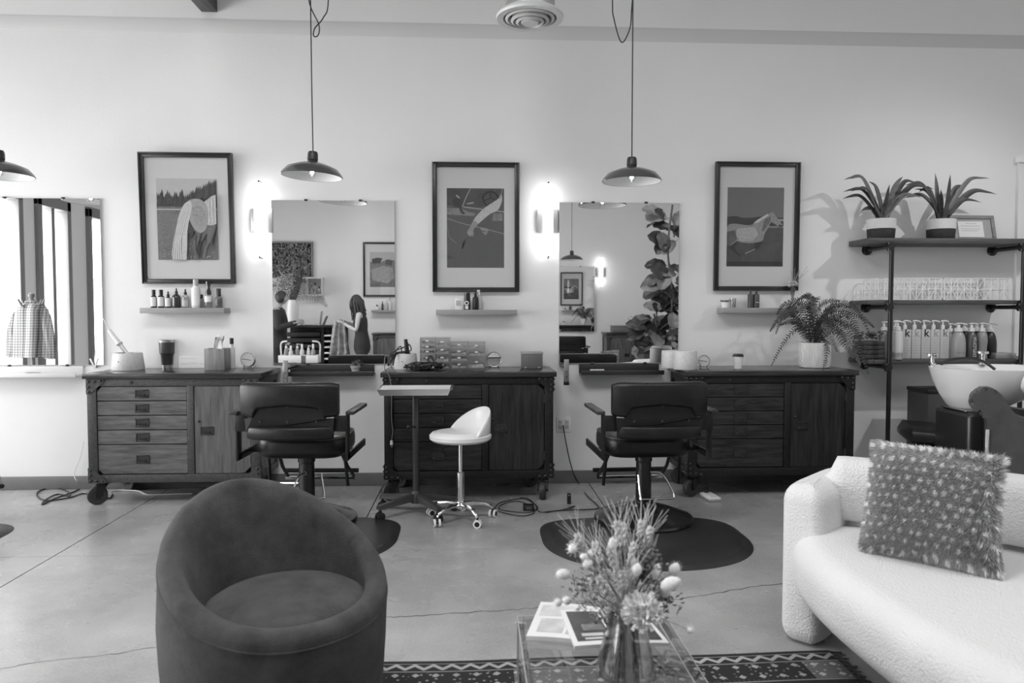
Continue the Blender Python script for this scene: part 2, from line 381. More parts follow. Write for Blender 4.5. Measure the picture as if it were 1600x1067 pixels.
# ---- pictures
def shade(v, k=.25, sc=40): return M('print_%d' % round(v*100), g(v), .6, var=k, scale=sc)
def picture(cx, cz, w_, h_, art, label, group, yw=0.0, s=-1, lean=0, print_box=None):
    """frame, mat board, print (flat shapes of printed tone) and glass; s = direction out of the wall"""
    t = thing('framed_picture', label, 'picture', (cx, yw+s*.002, cz-h_/2), 0, group)
    fw = .036
    if lean: t.rotation_euler = (lean, 0, 0)
    def P(name, m, x0, x1, z0, z1, d0, d1, bev=0): return B().bb(x0, x1, s*d0, s*d1, z0, z1, bev).done(name, m, t)
    b = B()
    for (x0, x1, z0, z1) in ((-w_/2, -w_/2+fw, 0, h_), (w_/2-fw, w_/2, 0, h_), (-w_/2+fw, w_/2-fw, 0, fw), (-w_/2+fw, w_/2-fw, h_-fw, h_)):
        b.bb(x0, x1, 0, s*.03, z0, z1, .004)
    q = .012                                            # raised inner and outer beads of the moulding
    for (x0, x1, z0, z1) in ((-w_/2, -w_/2+q, 0, h_), (w_/2-q, w_/2, 0, h_), (-w_/2+q, w_/2-q, 0, q), (-w_/2+q, w_/2-q, h_-q, h_)):
        b.bb(x0, x1, s*.03, s*.038, z0, z1, .003)
    b.done('frame', frameb, t)
    P('mat_board', mat_board, -w_/2+fw, w_/2-fw, fw, h_-fw, .006, .012)
    u0, u1, v0, v1 = print_box                          # fractions of the frame, v down
    X0, X1 = -w_/2+u0*w_, -w_/2+u1*w_; Z1, Z0 = h_*(1-v0), h_*(1-v1)
    b = B(); mats = []
    def smooth(pts):
        n = len(pts); out = []
        for i in range(n):
            a, b_, c, d = pts[i-1], pts[i], pts[(i+1) % n], pts[(i+2) % n]
            sharp = any(min(q) <= 0 or max(q) >= 1 for q in (b_, c))
            for j in range(1 if sharp else 3):
                s_ = j/3; out.append(tuple(.5*(2*b_[k]+(c[k]-a[k])*s_+(2*a[k]-5*b_[k]+4*c[k]-d[k])*s_*s_+(3*b_[k]-a[k]-3*c[k]+d[k])*s_**3) for k in (0, 1)))
        return out
    def reg(v, k=.25, sc=40):
        m = shade(v, k, sc)
        if m not in mats: mats.append(m)
        b.mi = mats.index(m)
    lay = [0]
    def poly(pts, v, k=.25, sc=40):
        if 6 < len(pts) < 40: pts = smooth(pts)
        reg(v, k, sc); d = .0125+.00012*lay[0]; lay[0] += 1
        vs = [b._v((X0+(X1-X0)*min(1, max(0, x)) * 1 if s < 0 else X1-(X1-X0)*min(1, max(0, x)), s*d, Z1-(Z1-Z0)*min(1, max(0, y)))) for x, y in pts]
        f = b.f(vs)
        if f and len(vs) > 4: bmesh.ops.triangulate(b.b, faces=[f])
    art(poly); o = b.done('print', None, t, mats=mats, flat=True)
    P('glass_pane', glass, -w_/2+fw, w_/2-fw, fw, h_-fw, .0195, .022)
    return t
def sc(pts, x0, y0, w_, h_): return [((x-x0)/w_, (y-y0)/h_) for x, y in pts]
def strip(cl, w_, n=None):
    L, Rr = [], []
    for i, (x, y) in enumerate(cl):
        a, b_ = cl[max(i-1, 0)], cl[min(i+1, len(cl)-1)]; dx, dy = b_[0]-a[0], b_[1]-a[1]; l = math.hypot(dx, dy) or 1
        q = w_[i] if isinstance(w_, (list, tuple)) else w_
        L.append((x-dy/l*q/2, y+dx/l*q/2)); Rr.append((x+dy/l*q/2, y-dx/l*q/2))
    return L+Rr[::-1]
def art_tail(p):
    q = lambda pts, v, k=.25, s_=40: p(sc(pts, 978, 318, 390, 504), v, k, s_)
    q([(978, 318), (1368, 318), (1368, 500), (978, 500)], 198, .05)
    r = random.Random(3)
    for i in range(34):
        x = 978+i*11.8; h = 405+12*math.sin(i*1.7) if x < 1190 else 400-(x-1190)*.5
        h += r.uniform(-14, 14); q([(x-9, 500), (x-8, h+30), (x, h), (x+8, h+30), (x+10, 500)], r.choice((58, 66, 76)), .5, 60)
    q([(978, 470), (1368, 470), (1368, 496), (978, 496)], 62, .5, 50)
    q([(978, 492), (1368, 492), (1368, 560), (978, 560)], 120, .3, 30); q([(978, 505), (1368, 505), (1368, 513), (978, 513)], 190, .1)
    q([(978, 552), (1368, 552), (1368, 822), (978, 822)], 122, .2, 90)
    for i in range(170): x, y = r.uniform(985, 1360), r.uniform(560, 815); w = 3+4*(y-540)/280; q([(x-w, y), (x, y-w*.6), (x+w, y), (x, y+w*.6)], r.choice((92, 104, 142, 150)), .1)
    q([(1190, 560), (1212, 600), (1225, 640), (1200, 690), (1182, 650)], 50, .1)
    def limb(c, w, v): q(strip(c, w), v, .2, 50)
    limb([(1352, 600), (1338, 660), (1325, 700), (1335, 730), (1345, 755)], [50, 26, 16, 12, 14], 78)
    limb([(1325, 600), (1322, 660), (1312, 710), (1292, 750), (1282, 800)], [66, 34, 20, 13, 14], 96)
    limb([(1262, 620), (1262, 680), (1240, 715), (1220, 738), (1226, 780), (1238, 822)], [84, 50, 28, 20, 16, 22], 86)
    q([(1290, 470), (1315, 448), (1340, 428), (1368, 418), (1368, 598), (1340, 608), (1305, 600), (1290, 540)], 168, .2, 60)
    for k in range(5): q(strip([(1318+k*11, 462-k*7), (1316+k*11, 530), (1322+k*10, 595)], 2.5), 140 if k % 2 else 205, .1)
    q([(1182, 470), (1205, 450), (1240, 444), (1275, 452), (1300, 475), (1315, 520), (1314, 570), (1300, 630), (1265, 655), (1232, 640), (1205, 600), (1188, 545)], 142, .25, 40)
    q([(1215, 500), (1262, 488), (1296, 520), (1298, 575), (1270, 620), (1232, 600), (1212, 550)], 134, .25, 50)
    q([(1206, 462), (1188, 462), (1160, 482), (1130, 540), (1106, 620), (1088, 700), (1072, 790), (1078, 822), (1168, 822), (1174, 740), (1180, 640), (1196, 560), (1212, 500)], 176, .12, 60)
    for k in range(9): q(strip([(1196-k*2.5, 485+k*5), (1162-k*6, 600), (1134-k*5, 720), (1140-k*8, 818)], [1.5, 4, 5, 3]), 208 if k % 2 else 146, .1)
def art_car(p):
    q = lambda pts, v, k=.2, s_=30: p(sc(pts, 237, 223, 373, 507), v, k, s_)
    q([(237, 223), (610, 223), (610, 730), (237, 730)], 84, .15)
    q([(237, 223), (395, 223), (335, 340), (237, 330)], 60, .5, 25); q([(237, 350), (330, 350), (380, 375), (420, 380), (420, 400), (237, 390)], 125, .4, 25)
    q([(395, 223), (600, 223), (590, 340), (345, 340)], 72, .4, 20); q(strip([(390, 226), (362, 280), (338, 340)], 5), 170)
    q([(300, 262), (325, 285), (318, 292), (296, 272)], 165); q([(365, 318), (410, 310), (412, 320), (368, 326)], 160)
    q([(275, 300), (288, 286), (315, 286), (330, 300), (328, 330), (305, 345), (285, 335)], 40); q(strip([(318, 335), (335, 375), (352, 385)], 14), 35)
    q(strip([(345, 342), (480, 358), (610, 372)], 6), 165)
    ring = [(522+50*math.cos(a), 290+46*math.sin(a)) for a in [i*2*PI/20 for i in range(20)]]
    for a_, c_ in zip(ring, ring[1:]+ring[:1]): q(strip([a_, c_], 10), 14)
    q(strip([(480, 300), (522, 285), (565, 300)], 8), 30); q(strip([(522, 285), (522, 245)], 8), 30)
    q([(540, 380), (600, 384), (600, 430), (530, 430)], 130, .3, 20)
    q(strip([(237, 415), (330, 445), (480, 480), (610, 512)], 4), 160)
    q(strip([(237, 460), (255, 540), (300, 575)], 4), 130); q([(452, 470), (505, 480), (505, 500), (460, 490)], 150); q([(465, 500), (505, 500), (490, 525)], 140)
    q([(590, 255), (597, 300), (570, 360), (520, 385), (470, 425), (430, 455), (408, 440), (425, 405), (480, 350), (540, 310), (575, 285)], 196, .2, 60)
    q([(412, 430), (440, 448), (415, 480), (398, 510), (372, 515), (368, 500), (385, 475), (400, 445)], 150, .2)
    for k in range(4): q(strip([(385+k*6, 495), (378+k*10, 515), (380+k*10, 530)], [9, 7, 4]), 165)
    q(strip([(598, 225), (585, 290)], 5), 150); q(strip([(366, 530), (345, 605), (330, 600), (362, 530)], 2), 140)
def art_horse(p):
    q = lambda pts, v, k=.2, s_=30: p(sc(pts, 235, 218, 370, 504), v, k, s_)
    q([(235, 218), (605, 218), (605, 450), (235, 450)], 112, .06)
    q([(235, 405), (290, 400), (340, 412), (420, 408), (460, 402), (605, 410), (605, 475), (235, 475)], 52, .4, 60)
    q([(545, 418), (605, 418), (605, 432), (545, 430)], 160); q([(480, 465), (605, 462), (605, 475), (480, 474)], 130)
    q([(235, 470), (605, 474), (605, 722), (235, 722)], 72, .3, 50)
    q([(235, 690), (605, 690), (605, 722), (235, 722)], 35, .3)
    q(strip([(250, 540), (270, 600), (300, 635), (325, 652)], [60, 34, 18, 12]), 45)
    q(strip([(440, 545), (438, 590), (410, 612), (370, 640)], [46, 34, 18, 14]), 32); q(strip([(358, 640), (380, 630), (420, 610)], 8), 150)
    q(strip([(290, 560), (280, 600)], [40, 20]), 50)
    q([(235, 470), (250, 452), (300, 450), (360, 458), (405, 452), (440, 425), (480, 402), (515, 380), (540, 378), (552, 400), (578, 425), (598, 455), (592, 468), (572, 465), (545, 448), (522, 440), (500, 480), (480, 520), (470, 555), (440, 566), (400, 572), (340, 570), (300, 560), (280, 575), (250, 590), (235, 580)], 148, .35, 70)
    q([(300, 480), (420, 470), (440, 520), (400, 560), (320, 560), (296, 520)], 178, .3, 90)
    q([(235, 500), (290, 490), (300, 550), (250, 590), (235, 585)], 95, .3)
    q([(405, 450), (430, 425), (500, 385), (505, 395), (440, 440)], 205, .2); q([(530, 385), (533, 366), (543, 368), (542, 388)], 130)
    q([(480, 420), (520, 400), (520, 430), (480, 490), (460, 500)], 105, .4, 80); q([(575, 452), (598, 458), (592, 470), (572, 466)], 50)
def fr(px0, py0, px1, py1, y=-.03): a, b_ = W(px0, py1, y), W(px1, py0, y); return (a.x+b_.x)/2, (a.z+b_.z)/2, b_.x-a.x, b_.z-a.z
GP = 'large black-framed photographs'
cx, cz, w_, h_ = fr(222.5, 240, 364.5, 443)
picture(cx, cz, w_, h_, art_tail, 'black framed photograph of a pale horse seen from behind', GP, lean=.035, print_box=(.175, .82, .195, .815))
cx, cz, w_, h_ = fr(676, 254, 811.5, 456)
picture(cx, cz, w_, h_, art_car, 'black framed photograph of an arm hanging out of a car window', GP, print_box=(.165, .825, .198, .812))
cx, cz, w_, h_ = fr(1115.5, 254, 1250, 454)
picture(cx, cz, w_, h_, art_horse, 'black framed photograph of a running dappled horse', GP, lean=.015, print_box=(.15, .82, .195, .81))

# ---- sconces
tubem = M('lit_tube', .9, .4, emit=6)
def sconce(x, z, label, yw=0.0, s=-1):
    t = thing('wall_sconce', label, 'lamp', (x, yw, z-.28), 0, 'tubular wall lights')
    B(t).bb(x-.08, x+.08, yw, yw+s*.03, z-.09, z+.09, .004).done('back_plate', M('satin_nickel', .5, .35, metal=.8), t)
    B(t).bb(x-.02, x+.02, yw+s*.03, yw+s*.06, z-.05, z+.05).done('mount', chrome, t)
    B(t).lathe([(0, -.27), (.028, -.27), (.034, -.262), (.034, .262), (.028, .27), (0, .27)], 16, (x, yw+s*.095, z)).done('light_tube', tubem, t)
    for q in (-1, 1): B(t).cyl((x, yw+s*.095, z+q*.269), (x, yw+s*.095, z+q*.29), .006, .004, 8).done('end_pin', iron, t)
    for q in (-1, 1): B(t).bb(x-.004, x+.004, yw+s*.02, yw+s*.095, z+q*.284-.004, z+q*.284+.004).done('end_arm', iron, t)
    return t
a = W(405, 343, -.09); sconce(a.x, a.z, 'glowing tube wall light beside the horse tail photograph')
a = W(857, 344, -.09); sconce(a.x, a.z, 'glowing tube wall light between the car photograph and the fig mirror')

# ---- floating shelves
def fshelf(px0, px1, pz, label):
    a, c = W(px0, pz, -.14), W(px1, pz, -.14)
    return single(B(O((a.x+c.x)/2, -.0, a.z)).bb(a.x, c.x, -.14, -.001, a.z-.04, a.z, .002), 'floating_shelf', shelfm, label, 'shelf', 'short oak floating shelves'), a.z
_, z1s = fshelf(218, 350, 481, 'oak floating shelf under the horse tail photograph')
_, z2s = fshelf(681, 808, 484, 'oak floating shelf under the car photograph')
_, z3s = fshelf(1129, 1256, 481, 'oak floating shelf under the running horse photograph')

# ---- bottles
def bottle(px, y, z, w_, h_, label, group, body, cap, kind='cap', lab=None, sq=False, cap_h=.25, cap_w=.45, name='bottle', prof=None, px_is_x=False):
    x = px if px_is_x else W(px, 480, y).x
    t = thing(name, label, 'bottle', (x, y, z+.0005), 0, group); r = w_/2; hb = h_*(1-cap_h)
    b = B()
    if sq: b.bb(-r, r, -r*.7, r*.7, 0, hb, .004)
    elif prof: b.lathe([(q*r, zz*hb) for q, zz in prof], 18)
    else: b.lathe([(0, 0), (r*.92, 0), (r, .004), (r, hb*.78), (r*.85, hb*.9), (r*cap_w*.9, hb*.97), (r*cap_w*.9, hb), (0, hb)], 18)
    b.done('body', body, t)
    cr = r*cap_w; b = B()
    if kind == 'pump':
        b.lathe([(0, hb), (cr*1.15, hb), (cr*1.1, hb+cap_h*h_*.38), (cr*.5, hb+cap_h*h_*.45), (cr*.4, hb+cap_h*h_*.8), (0, hb+cap_h*h_*.8)], 14)
        zt_ = hb+cap_h*h_*.9; b.tube([(-cr*.8, 0, zt_), (0, 0, zt_+.003), (cr*1.2, -.0, zt_+.002), (cr*2.6, 0, zt_-.006)], .005, 8)
    elif kind == 'spray':
        b.lathe([(0, hb), (cr, hb), (cr, hb+cap_h*h_*.45), (cr*.55, hb+cap_h*h_*.5), (cr*.5, hb+cap_h*h_), (0, hb+cap_h*h_)], 14)
    elif kind == 'trigger':
        b.cyl((0, 0, hb), (0, 0, hb+cap_h*h_*.6), cr, cr*.7, 12); b.bb(-cr*2.6, cr*.8, -cr*.6, cr*.6, hb+cap_h*h_*.6, hb+cap_h*h_, .002); b.bb(-cr*1.9, -cr*1.4, -.003, .003, hb+cap_h*h_*.1, hb+cap_h*h_*.6)
    elif kind == 'flare':
        b.lathe([(0, hb), (r*.8, hb), (r*.7, hb+cap_h*h_*.25), (r*.42, hb+cap_h*h_*.55), (r*.75, hb+cap_h*h_*.97), (r*.75, hb+cap_h*h_), (0, hb+cap_h*h_)], 16)
    else: b.lathe([(0, hb), (cr, hb), (cr, hb+cap_h*h_*.96), (cr*.9, hb+cap_h*h_), (0, hb+cap_h*h_)], 14)
    b.done('pump' if kind == 'pump' else 'cap', cap, t)
    if lab:
        lm, l0, l1 = lab; b = B()
        if sq: b.bb(-r*.92, r*.92, -r*.7-.0012, -r*.7-.0002, hb*l0, hb*l1)
        else:
            pr = r*(max(q for q, zz in prof) if prof else 1)+.0008
            n = 14; top = [(pr*math.sin(a), -pr*math.cos(a), hb*l1) for a in [(-1.2+2.4*i/n) for i in range(n+1)]]; bot = [(p[0], p[1], hb*l0) for p in top]
            vs = [b._v(p) for p in bot]; vt = [b._v(p) for p in top]
            for i in range(n): b.f((vs[i], vs[i+1], vt[i+1], vt[i]))
        b.done('label_sticker', lm, t)
    return t
amber = M('dark_glass', .03, .12, coat=.5); frost = M('frosted_plastic', .55, .3); clearb = clear('bottle_glass', .82, .05, film=.04)
greyl = M('grey_label', .45, .6); silverp = M('silver_plastic', .42, .35); pumpw = M('pump_white', .72, .4)
G1 = 'hair products on the shelf under the horse tail photograph'
y = -.075
bottle(240.5, y, z1s, .043, .135, 'dark bottle with pale label, leftmost on its shelf', G1, amber, plasb, cap_h=.28, cap_w=.62, lab=(M('label_white', .7, .6), .12, .82))
bottle(252, y, z1s, .046, .135, 'dark bottle with pale label, second from left on its shelf', G1, amber, plasb, cap_h=.28, cap_w=.62, lab=(MATS['label_white'], .12, .82))
bottle(263, y, z1s, .046, .122, 'dark dropper bottle with pale label, shorter than the two to its left', G1, amber, plasb, 'spray', cap_h=.32, cap_w=.45, lab=(MATS['label_white'], .12, .88))
bottle(276, y, z1s, .062, .145, 'round-shouldered black spray bottle without a label', G1, amber, plasb, 'spray', cap_h=.27, cap_w=.34, prof=[(0, 0), (.95, 0), (1, .05), (1, .72), (.85, .86), (.4, .96), (.34, 1), (0, 1)])
bottle(290, y, z1s, .052, .14, 'clear spray bottle with dark nozzle', G1, clearb, plasb, 'spray', cap_h=.3, cap_w=.42, lab=(greyl, .1, .6))
bottle(306.5, y, z1s, .062, .212, 'tall white bottle with grey cap, tallest on the left shelf', G1, M('bottle_white', .72, .35), silverp, cap_h=.22, cap_w=.62, lab=(paper, .1, .9))
bottle(315, y+.035, z1s, .045, .10, 'small clear bottle with black cap half hidden behind the tall white one', G1, clearb, plasb, cap_h=.3, cap_w=.5)
bottle(326, y, z1s, .056, .195, 'clear bottle topped with a flared shiny black cap', G1, clearb, M('gloss_black', .015, .1, coat=1), 'flare', cap_h=.5, cap_w=.6, lab=(paper, .45, .9))
bottle(342, y, z1s, .054, .145, 'squat black patterned bottle, rightmost on the left shelf', G1, M('black_pattern', .12, .3, var=.9, scale=70), plasb, cap_h=.4, cap_w=.62)
G2 = 'products on the shelf under the car photograph'
t = thing('product_box', 'small white carton standing on the middle shelf', 'box', (W(717, 480, y).x, y, z2s+.0005), 0, G2); B().bb(-.028, .03, -.02, .02, 0, .088, .002).done('carton', paper, t); B().bb(-.02, .02, -.0215, -.0205, .03, .07).done('print', greyl, t)
t = bottle(730, y-.01, z2s, .046, .132, 'black can with a white ring emblem on the middle shelf', G2, plasb, M('can_lid', .04, .3), cap_h=.12, cap_w=.95, prof=[(0, 0), (1, 0), (1, 1), (0, 1)])
B().lathe([(.010, 0), (.017, 0), (.017, .001), (.010, .001), (.010, 0)], 18, (-.004, -.024, .05), Matrix.Rotation(PI/2, 3, 'X')).done('ring_emblem', paper, t)
B().bb(-.014, .008, -.0245, -.0235, .006, .03).done('label_sticker', paper, t)
bottle(743, y-.005, z2s, .046, .15, 'black pump bottle on the middle shelf', G2, plasb, plasb, 'spray', cap_h=.3, cap_w=.42)
bottle(749, y+.03, z2s, .046, .152, 'white trigger spray bottle behind the black pump bottle', G2, frost, pumpw, 'trigger', cap_h=.24, cap_w=.3)
G3 = 'things on the shelf under the running horse photograph'
t = thing('succulent', 'tiny succulent in a white pot, left end of the right shelf', 'plant', (W(1127, 480, y).x+.03, y, z3s+.0005), 0, G3)
B().lathe([(0, 0), (.026, 0), (.032, .045), (.027, .045), (.026, .038), (0, .038)], 14).done('pot', cerw, t)
for i in range(12):
    a = i*2.4; q = .02+.012*(i/12); B().ball((q*math.cos(a), q*math.sin(a), .052-.00*i), .012, .005, .006, 6, 4, rot=(0, -.7, a)).done('leaf', leafm, t)
t = thing('drinking_glass', 'small clear tumbler glass beside the tiny succulent', 'glass', (W(1139, 480, y).x+.03, y, z3s+.0005), 0, G3)
B().lathe([(0, 0), (.022, 0), (.026, .075), (.0245, .075), (.021, .006), (0, .006)], 16).done('tumbler', clearb, t)
bottle(1171+1.5, y, z3s, .044, .145, 'left one of two dark mist bottles under the running horse', G3, M('matte_dark', .06, .4), plasb, 'spray', cap_h=.24, cap_w=.3, prof=[(0, 0), (1, 0), (1, .88), (.8, .96), (.3, 1), (0, 1)])
t = bottle(1181.5, y, z3s, .048, .145, 'right one of two dark mist bottles under the running horse, with pale lettering', G3, MATS['matte_dark'], plasb, 'spray', cap_h=.24, cap_w=.3, prof=[(0, 0), (1, 0), (1, .88), (.8, .96), (.3, 1), (0, 1)])
B().bb(-.013, .013, -.0252, -.0243, .04, .044).done('lettering', paper, t)
# bud vase with dried flowers at the right of shelf 3
t = thing('bud_vase', 'clear stem vase of dried flowers on the right shelf behind the fern', 'vase', (W(1238, 480, y).x, y, z3s+.0005), 0, G3)
B().lathe([(0, 0), (.03, 0), (.032, .01), (.01, .03), (.008, .07), (.018, .12), (.026, .16), (.024, .16), (.0165, .12), (.006, .07), (0, .03)], 16).done('vase', clearb, t)
for i in range(14):
    a = R.uniform(0, 6.28); q = R.uniform(.01, .05); B().ball((q*math.cos(a)-.01, q*math.sin(a)*.5, .17+R.uniform(0, .035)), .014, .014, .011, 7, 5).done('flower_head', M('dried_petals', .45, .8, var=.4, scale=80), t)
b = B()
for i in range(12):
    a = R.uniform(-.2, .9); l = R.uniform(.1, .2); b.tube(spline([(0, 0, .1), (.02*a, R.uniform(-.02, .02), .18), (l*a, R.uniform(-.03, .03), .17+l*.8)], 4), .0012, 4)
o = b.done('grass_sprays', M('dried_stem', .3, .8), t); o['kind'] = 'stuff'

# ---- outlet, diffuser, pendants
a = W(880.5, 663, 0); t = thing('wall_outlet', 'white double power outlet on the wall beside the middle cabinet', 'outlet', (a.x, 0, a.z))
B(t).bb(a.x-.055, a.x+.055, -.006, 0, a.z-.06, a.z+.06, .003).done('cover_plate', white, t)
for q in (-.025, .025):
    B(t).bb(a.x+q-.016, a.x+q+.016, -.009, -.006, a.z-.035, a.z+.035, .002).done('socket', M('socket_grey', .6, .4), t)
    for zz in (-.018, .018):
        for xx in (-.006, .006): B(t).bb(a.x+q+xx-.0015, a.x+q+xx+.0015, -.0095, -.009, a.z+zz-.006, a.z+zz+.006).done('slot', plasb, t)
Y = -1.25; a = W(828, 30, Y); Rr = .197
t = thing('air_diffuser', 'round white air diffuser with concentric rings hanging from its duct', 'vent', (a.x, Y, a.z))
al = M('diffuser_white', .62, .4)
B().lathe([(.16, .0), (Rr, .0), (Rr+.005, .012), (Rr-.01, .03), (.155, .05), (.15, .045), (.16, .0)], 40).done('rim', al, t)
for k, (r0, z) in enumerate(((.148, .0), (.115, -.012), (.085, -.02))): B().lathe([(r0-.014, z-.006), (r0, z+.002), (r0-.012, z+.035), (r0-.026, z+.03), (r0-.014, z-.006)], 36).done('ring', al, t)
B().lathe([(0, -.026), (.048, -.026), (.055, -.018), (.05, 0), (0, .0)], 28).done('centre_disc', al, t)
B().lathe([(.135, .04), (.15, .04), (.15, ZC-a.z-.003), (.135, ZC-a.z-.003), (.135, .04)], 32).done('duct', M('duct_metal', .55, .35, metal=.7), t)
B().lathe([(0, .06), (.134, .06), (.134, .07), (0, .07)], 24).done('damper', plasb, t)
shadeo = M('pendant_enamel', .07, .22, coat=.4); shadei = M('pendant_lining', .85, .4)
bulbm = clear('bulb_glass', .95); fil = M('bulb_glow', 1, .5, emit=25)
def pendant(x, y, z, label, loop=None, tilt=0):
    """z = rim height"""
    t = thing('pendant_lamp', label, 'lamp', (x, y, z), 0, 'metal dome pendant lamps')
    t.rotation_euler = (0, tilt, 0)
    r = .203
    B().lathe([(r, 0), (r+.003, .004), (r-.004, .02), (r-.035, .055), (.1, .082), (.05, .096), (.034, .103), (.03, .11), (.028, .11), (.032, .1), (.048, .0935), (.1, .0785), (r-.037, .052), (r-.008, .018), (r, 0)], 40).done('shade', shadeo, t)
    B().lathe([(r-.003, .001), (r-.009, .0165), (r-.038, .05), (.1, .0755), (.048, .09), (0, .094)], 40).done('shade_lining', shadei, t, norm=False)
    B().lathe([(.033, .108), (.036, .112), (.034, .155), (.028, .168), (.01, .172), (0, .172)], 20).done('socket_cap', M('pendant_cap', .03, .35), t)
    B().lathe([(0, -.002), (.018, .002), (.03, .022), (.028, .042), (.016, .062), (.014, .09)], 16).done('bulb', bulbm, t)
    B().ball((0, 0, .03), .013, n=8, m=6).done('filament', fil, t)
    q = math.tan(-tilt); H = ZC-z-.01
    B().tube([(0, 0, .17), (q*.5, 0, .6), (q*H, 0, H)], .0042, 6).done('cord', plasb, t)
    B().lathe([(.06, H-.03), (.06, H), (0, H)], 16, (q*H, 0, 0)).done('ceiling_cup', steels, t)
    if loop:
        L_ = [Matrix.Rotation(-tilt, 3, 'Y') @ (Vector(p)-Vector((x, y, z))) for p in loop]
        B().tube(spline(L_), .0042, 6).done('cord_loop', plasb, t)
    return t
Y = -.6
a = W(487.5, 276, Y); b1 = [W(511, -120, Y), W(513, 0, Y), W(505, 28, Y), W(492, 44, Y), W(490, 56, Y), W(497, 55, Y), W(498, 38, Y), W(483, 2, Y), W(481, -60, Y)]
pendant(a.x, Y, a.z, 'dark dome pendant lamp hanging over the left barber chair', b1, tilt=.05)
a = W(987, 284, Y); b1 = [W(957, -120, Y), W(957, 0, Y), W(959, 28, Y), W(971, 66, Y), W(984, 45, Y), W(987, 15, Y), W(991, -40, Y)]
pendant(a.x, Y, a.z, 'dark dome pendant lamp hanging over the right barber chair', b1)
a = W(-1, 275, Y); pendant(a.x, Y, a.z, 'dark dome pendant lamp cut off by the left edge of the picture')

tx_, ty_, tz_ = 4.75, -2.3, 3.5
t = thing('track_lamp', 'black spot lamp on a ceiling stem, outside the right edge of the picture', 'lamp', (tx_, ty_, tz_))
aim = (Vector((3.3, -.1, 1.2))-Vector((tx_, ty_, tz_))).normalized(); q_ = aim.to_track_quat('-Z', 'Y').to_matrix()
B().lathe([(.05, -.12), (.055, -.12), (.05, .06), (.03, .09), (0, .09), (0, .07), (.045, .05), (.05, -.12)], 24, ax=q_).done('head', steels, t)
B().cyl((0, 0, .05), (0, 0, ZC-tz_-.003), .01, n=8).done('stem', steels, t)
sp = bpy.data.lights.new('track_spot', 'SPOT'); sp.energy = 170; sp.spot_size = 1.35; sp.spot_blend = .9; sp.shadow_soft_size = .05
so = bpy.data.objects.new('track_spot', sp); C.objects.link(so); so.parent = t; so.rotation_euler = q_.to_euler(); so.location = q_ @ Vector((0, 0, -.02))
# ================================================================ CABINETS
gapm = M('recess_black', .006, .8)
def handle(parent, x, y, z, v=False):
    b = B(); w2, h2 = .046, .029
    b.bb(x-w2, x+w2, y-.006, y, z-h2, z-h2+.009, .0015); b.bb(x-w2, x+w2, y-.006, y, z+h2-.009, z+h2, .0015)
    b.bb(x-w2, x-w2+.009, y-.006, y, z-h2, z+h2, .0015); b.bb(x+w2-.009, x+w2, y-.006, y, z-h2, z+h2, .0015)
    b.bb(x-w2+.008, x+w2-.008, y-.0015, y, z-h2+.008, z+h2-.008)
    b.tube([(x-.024, y-.003, z-.008), (x-.02, y-.011, z-.013), (x+.02, y-.011, z-.013), (x+.024, y-.003, z-.008)], .004, 6)
    return b.done('handle', iron, parent)
def caster(t, x, y, r=.065, z1=.17, rz=0.4, name='caster'):
    m = Matrix.Rotation(rz, 3, 'Z'); a = m @ Vector((0, 1, 0))
    o = Vector((x, y, 0))+m @ Vector((-.035, 0, 0))
    b = B()
    b.bb(x-.05, x+.05, y-.045, y+.045, z1-.012, z1-.002, .003); b.cyl((x, y, z1-.03), (x, y, z1-.012), .028, n=14)
    for q in (-1, 1):
        n = a*q*.031; P = [Vector((x, y, z1-.03))+n+m @ Vector((.03, 0, 0)), Vector((x, y, z1-.03))+n-m @ Vector((.035, 0, 0)), o+n+Vector((0, 0, r-.012))-m @ Vector((.012, 0, 0)), o+n+Vector((0, 0, r-.012))+m @ Vector((.014, 0, 0))]
        vs = [b._v(p) for p in P]; v2 = [b._v(p+a*q*.004) for p in P]
        for i in range(4): b.f((vs[i], vs[(i+1) % 4], v2[(i+1) % 4], v2[i]))
        b.f(vs); b.f(v2[::-1])
    b.bb(x-.034, x+.034, y-.034, y+.034, z1-.034, z1-.028)
    b.cyl(o+a*.04+Vector((0, 0, r)), o-a*.04+Vector((0, 0, r)), .008, n=8)
    c = b.done(name, steels, t)
    mt = Matrix.Rotation(rz, 3, 'Z') @ Matrix.Rotation(PI/2, 3, 'X')
    B().lathe([(0, -.018), (.03, -.018), (.034, -.022), (r-.006, -.022), (r, -.014), (r, .014), (r-.006, .022), (.034, .022), (.03, .018), (0, .018)], 24, o+Vector((0, 0, r)), mt).done('wheel', M('caster_rubber', .03, .5), c)
    return c
TOPZ = .918
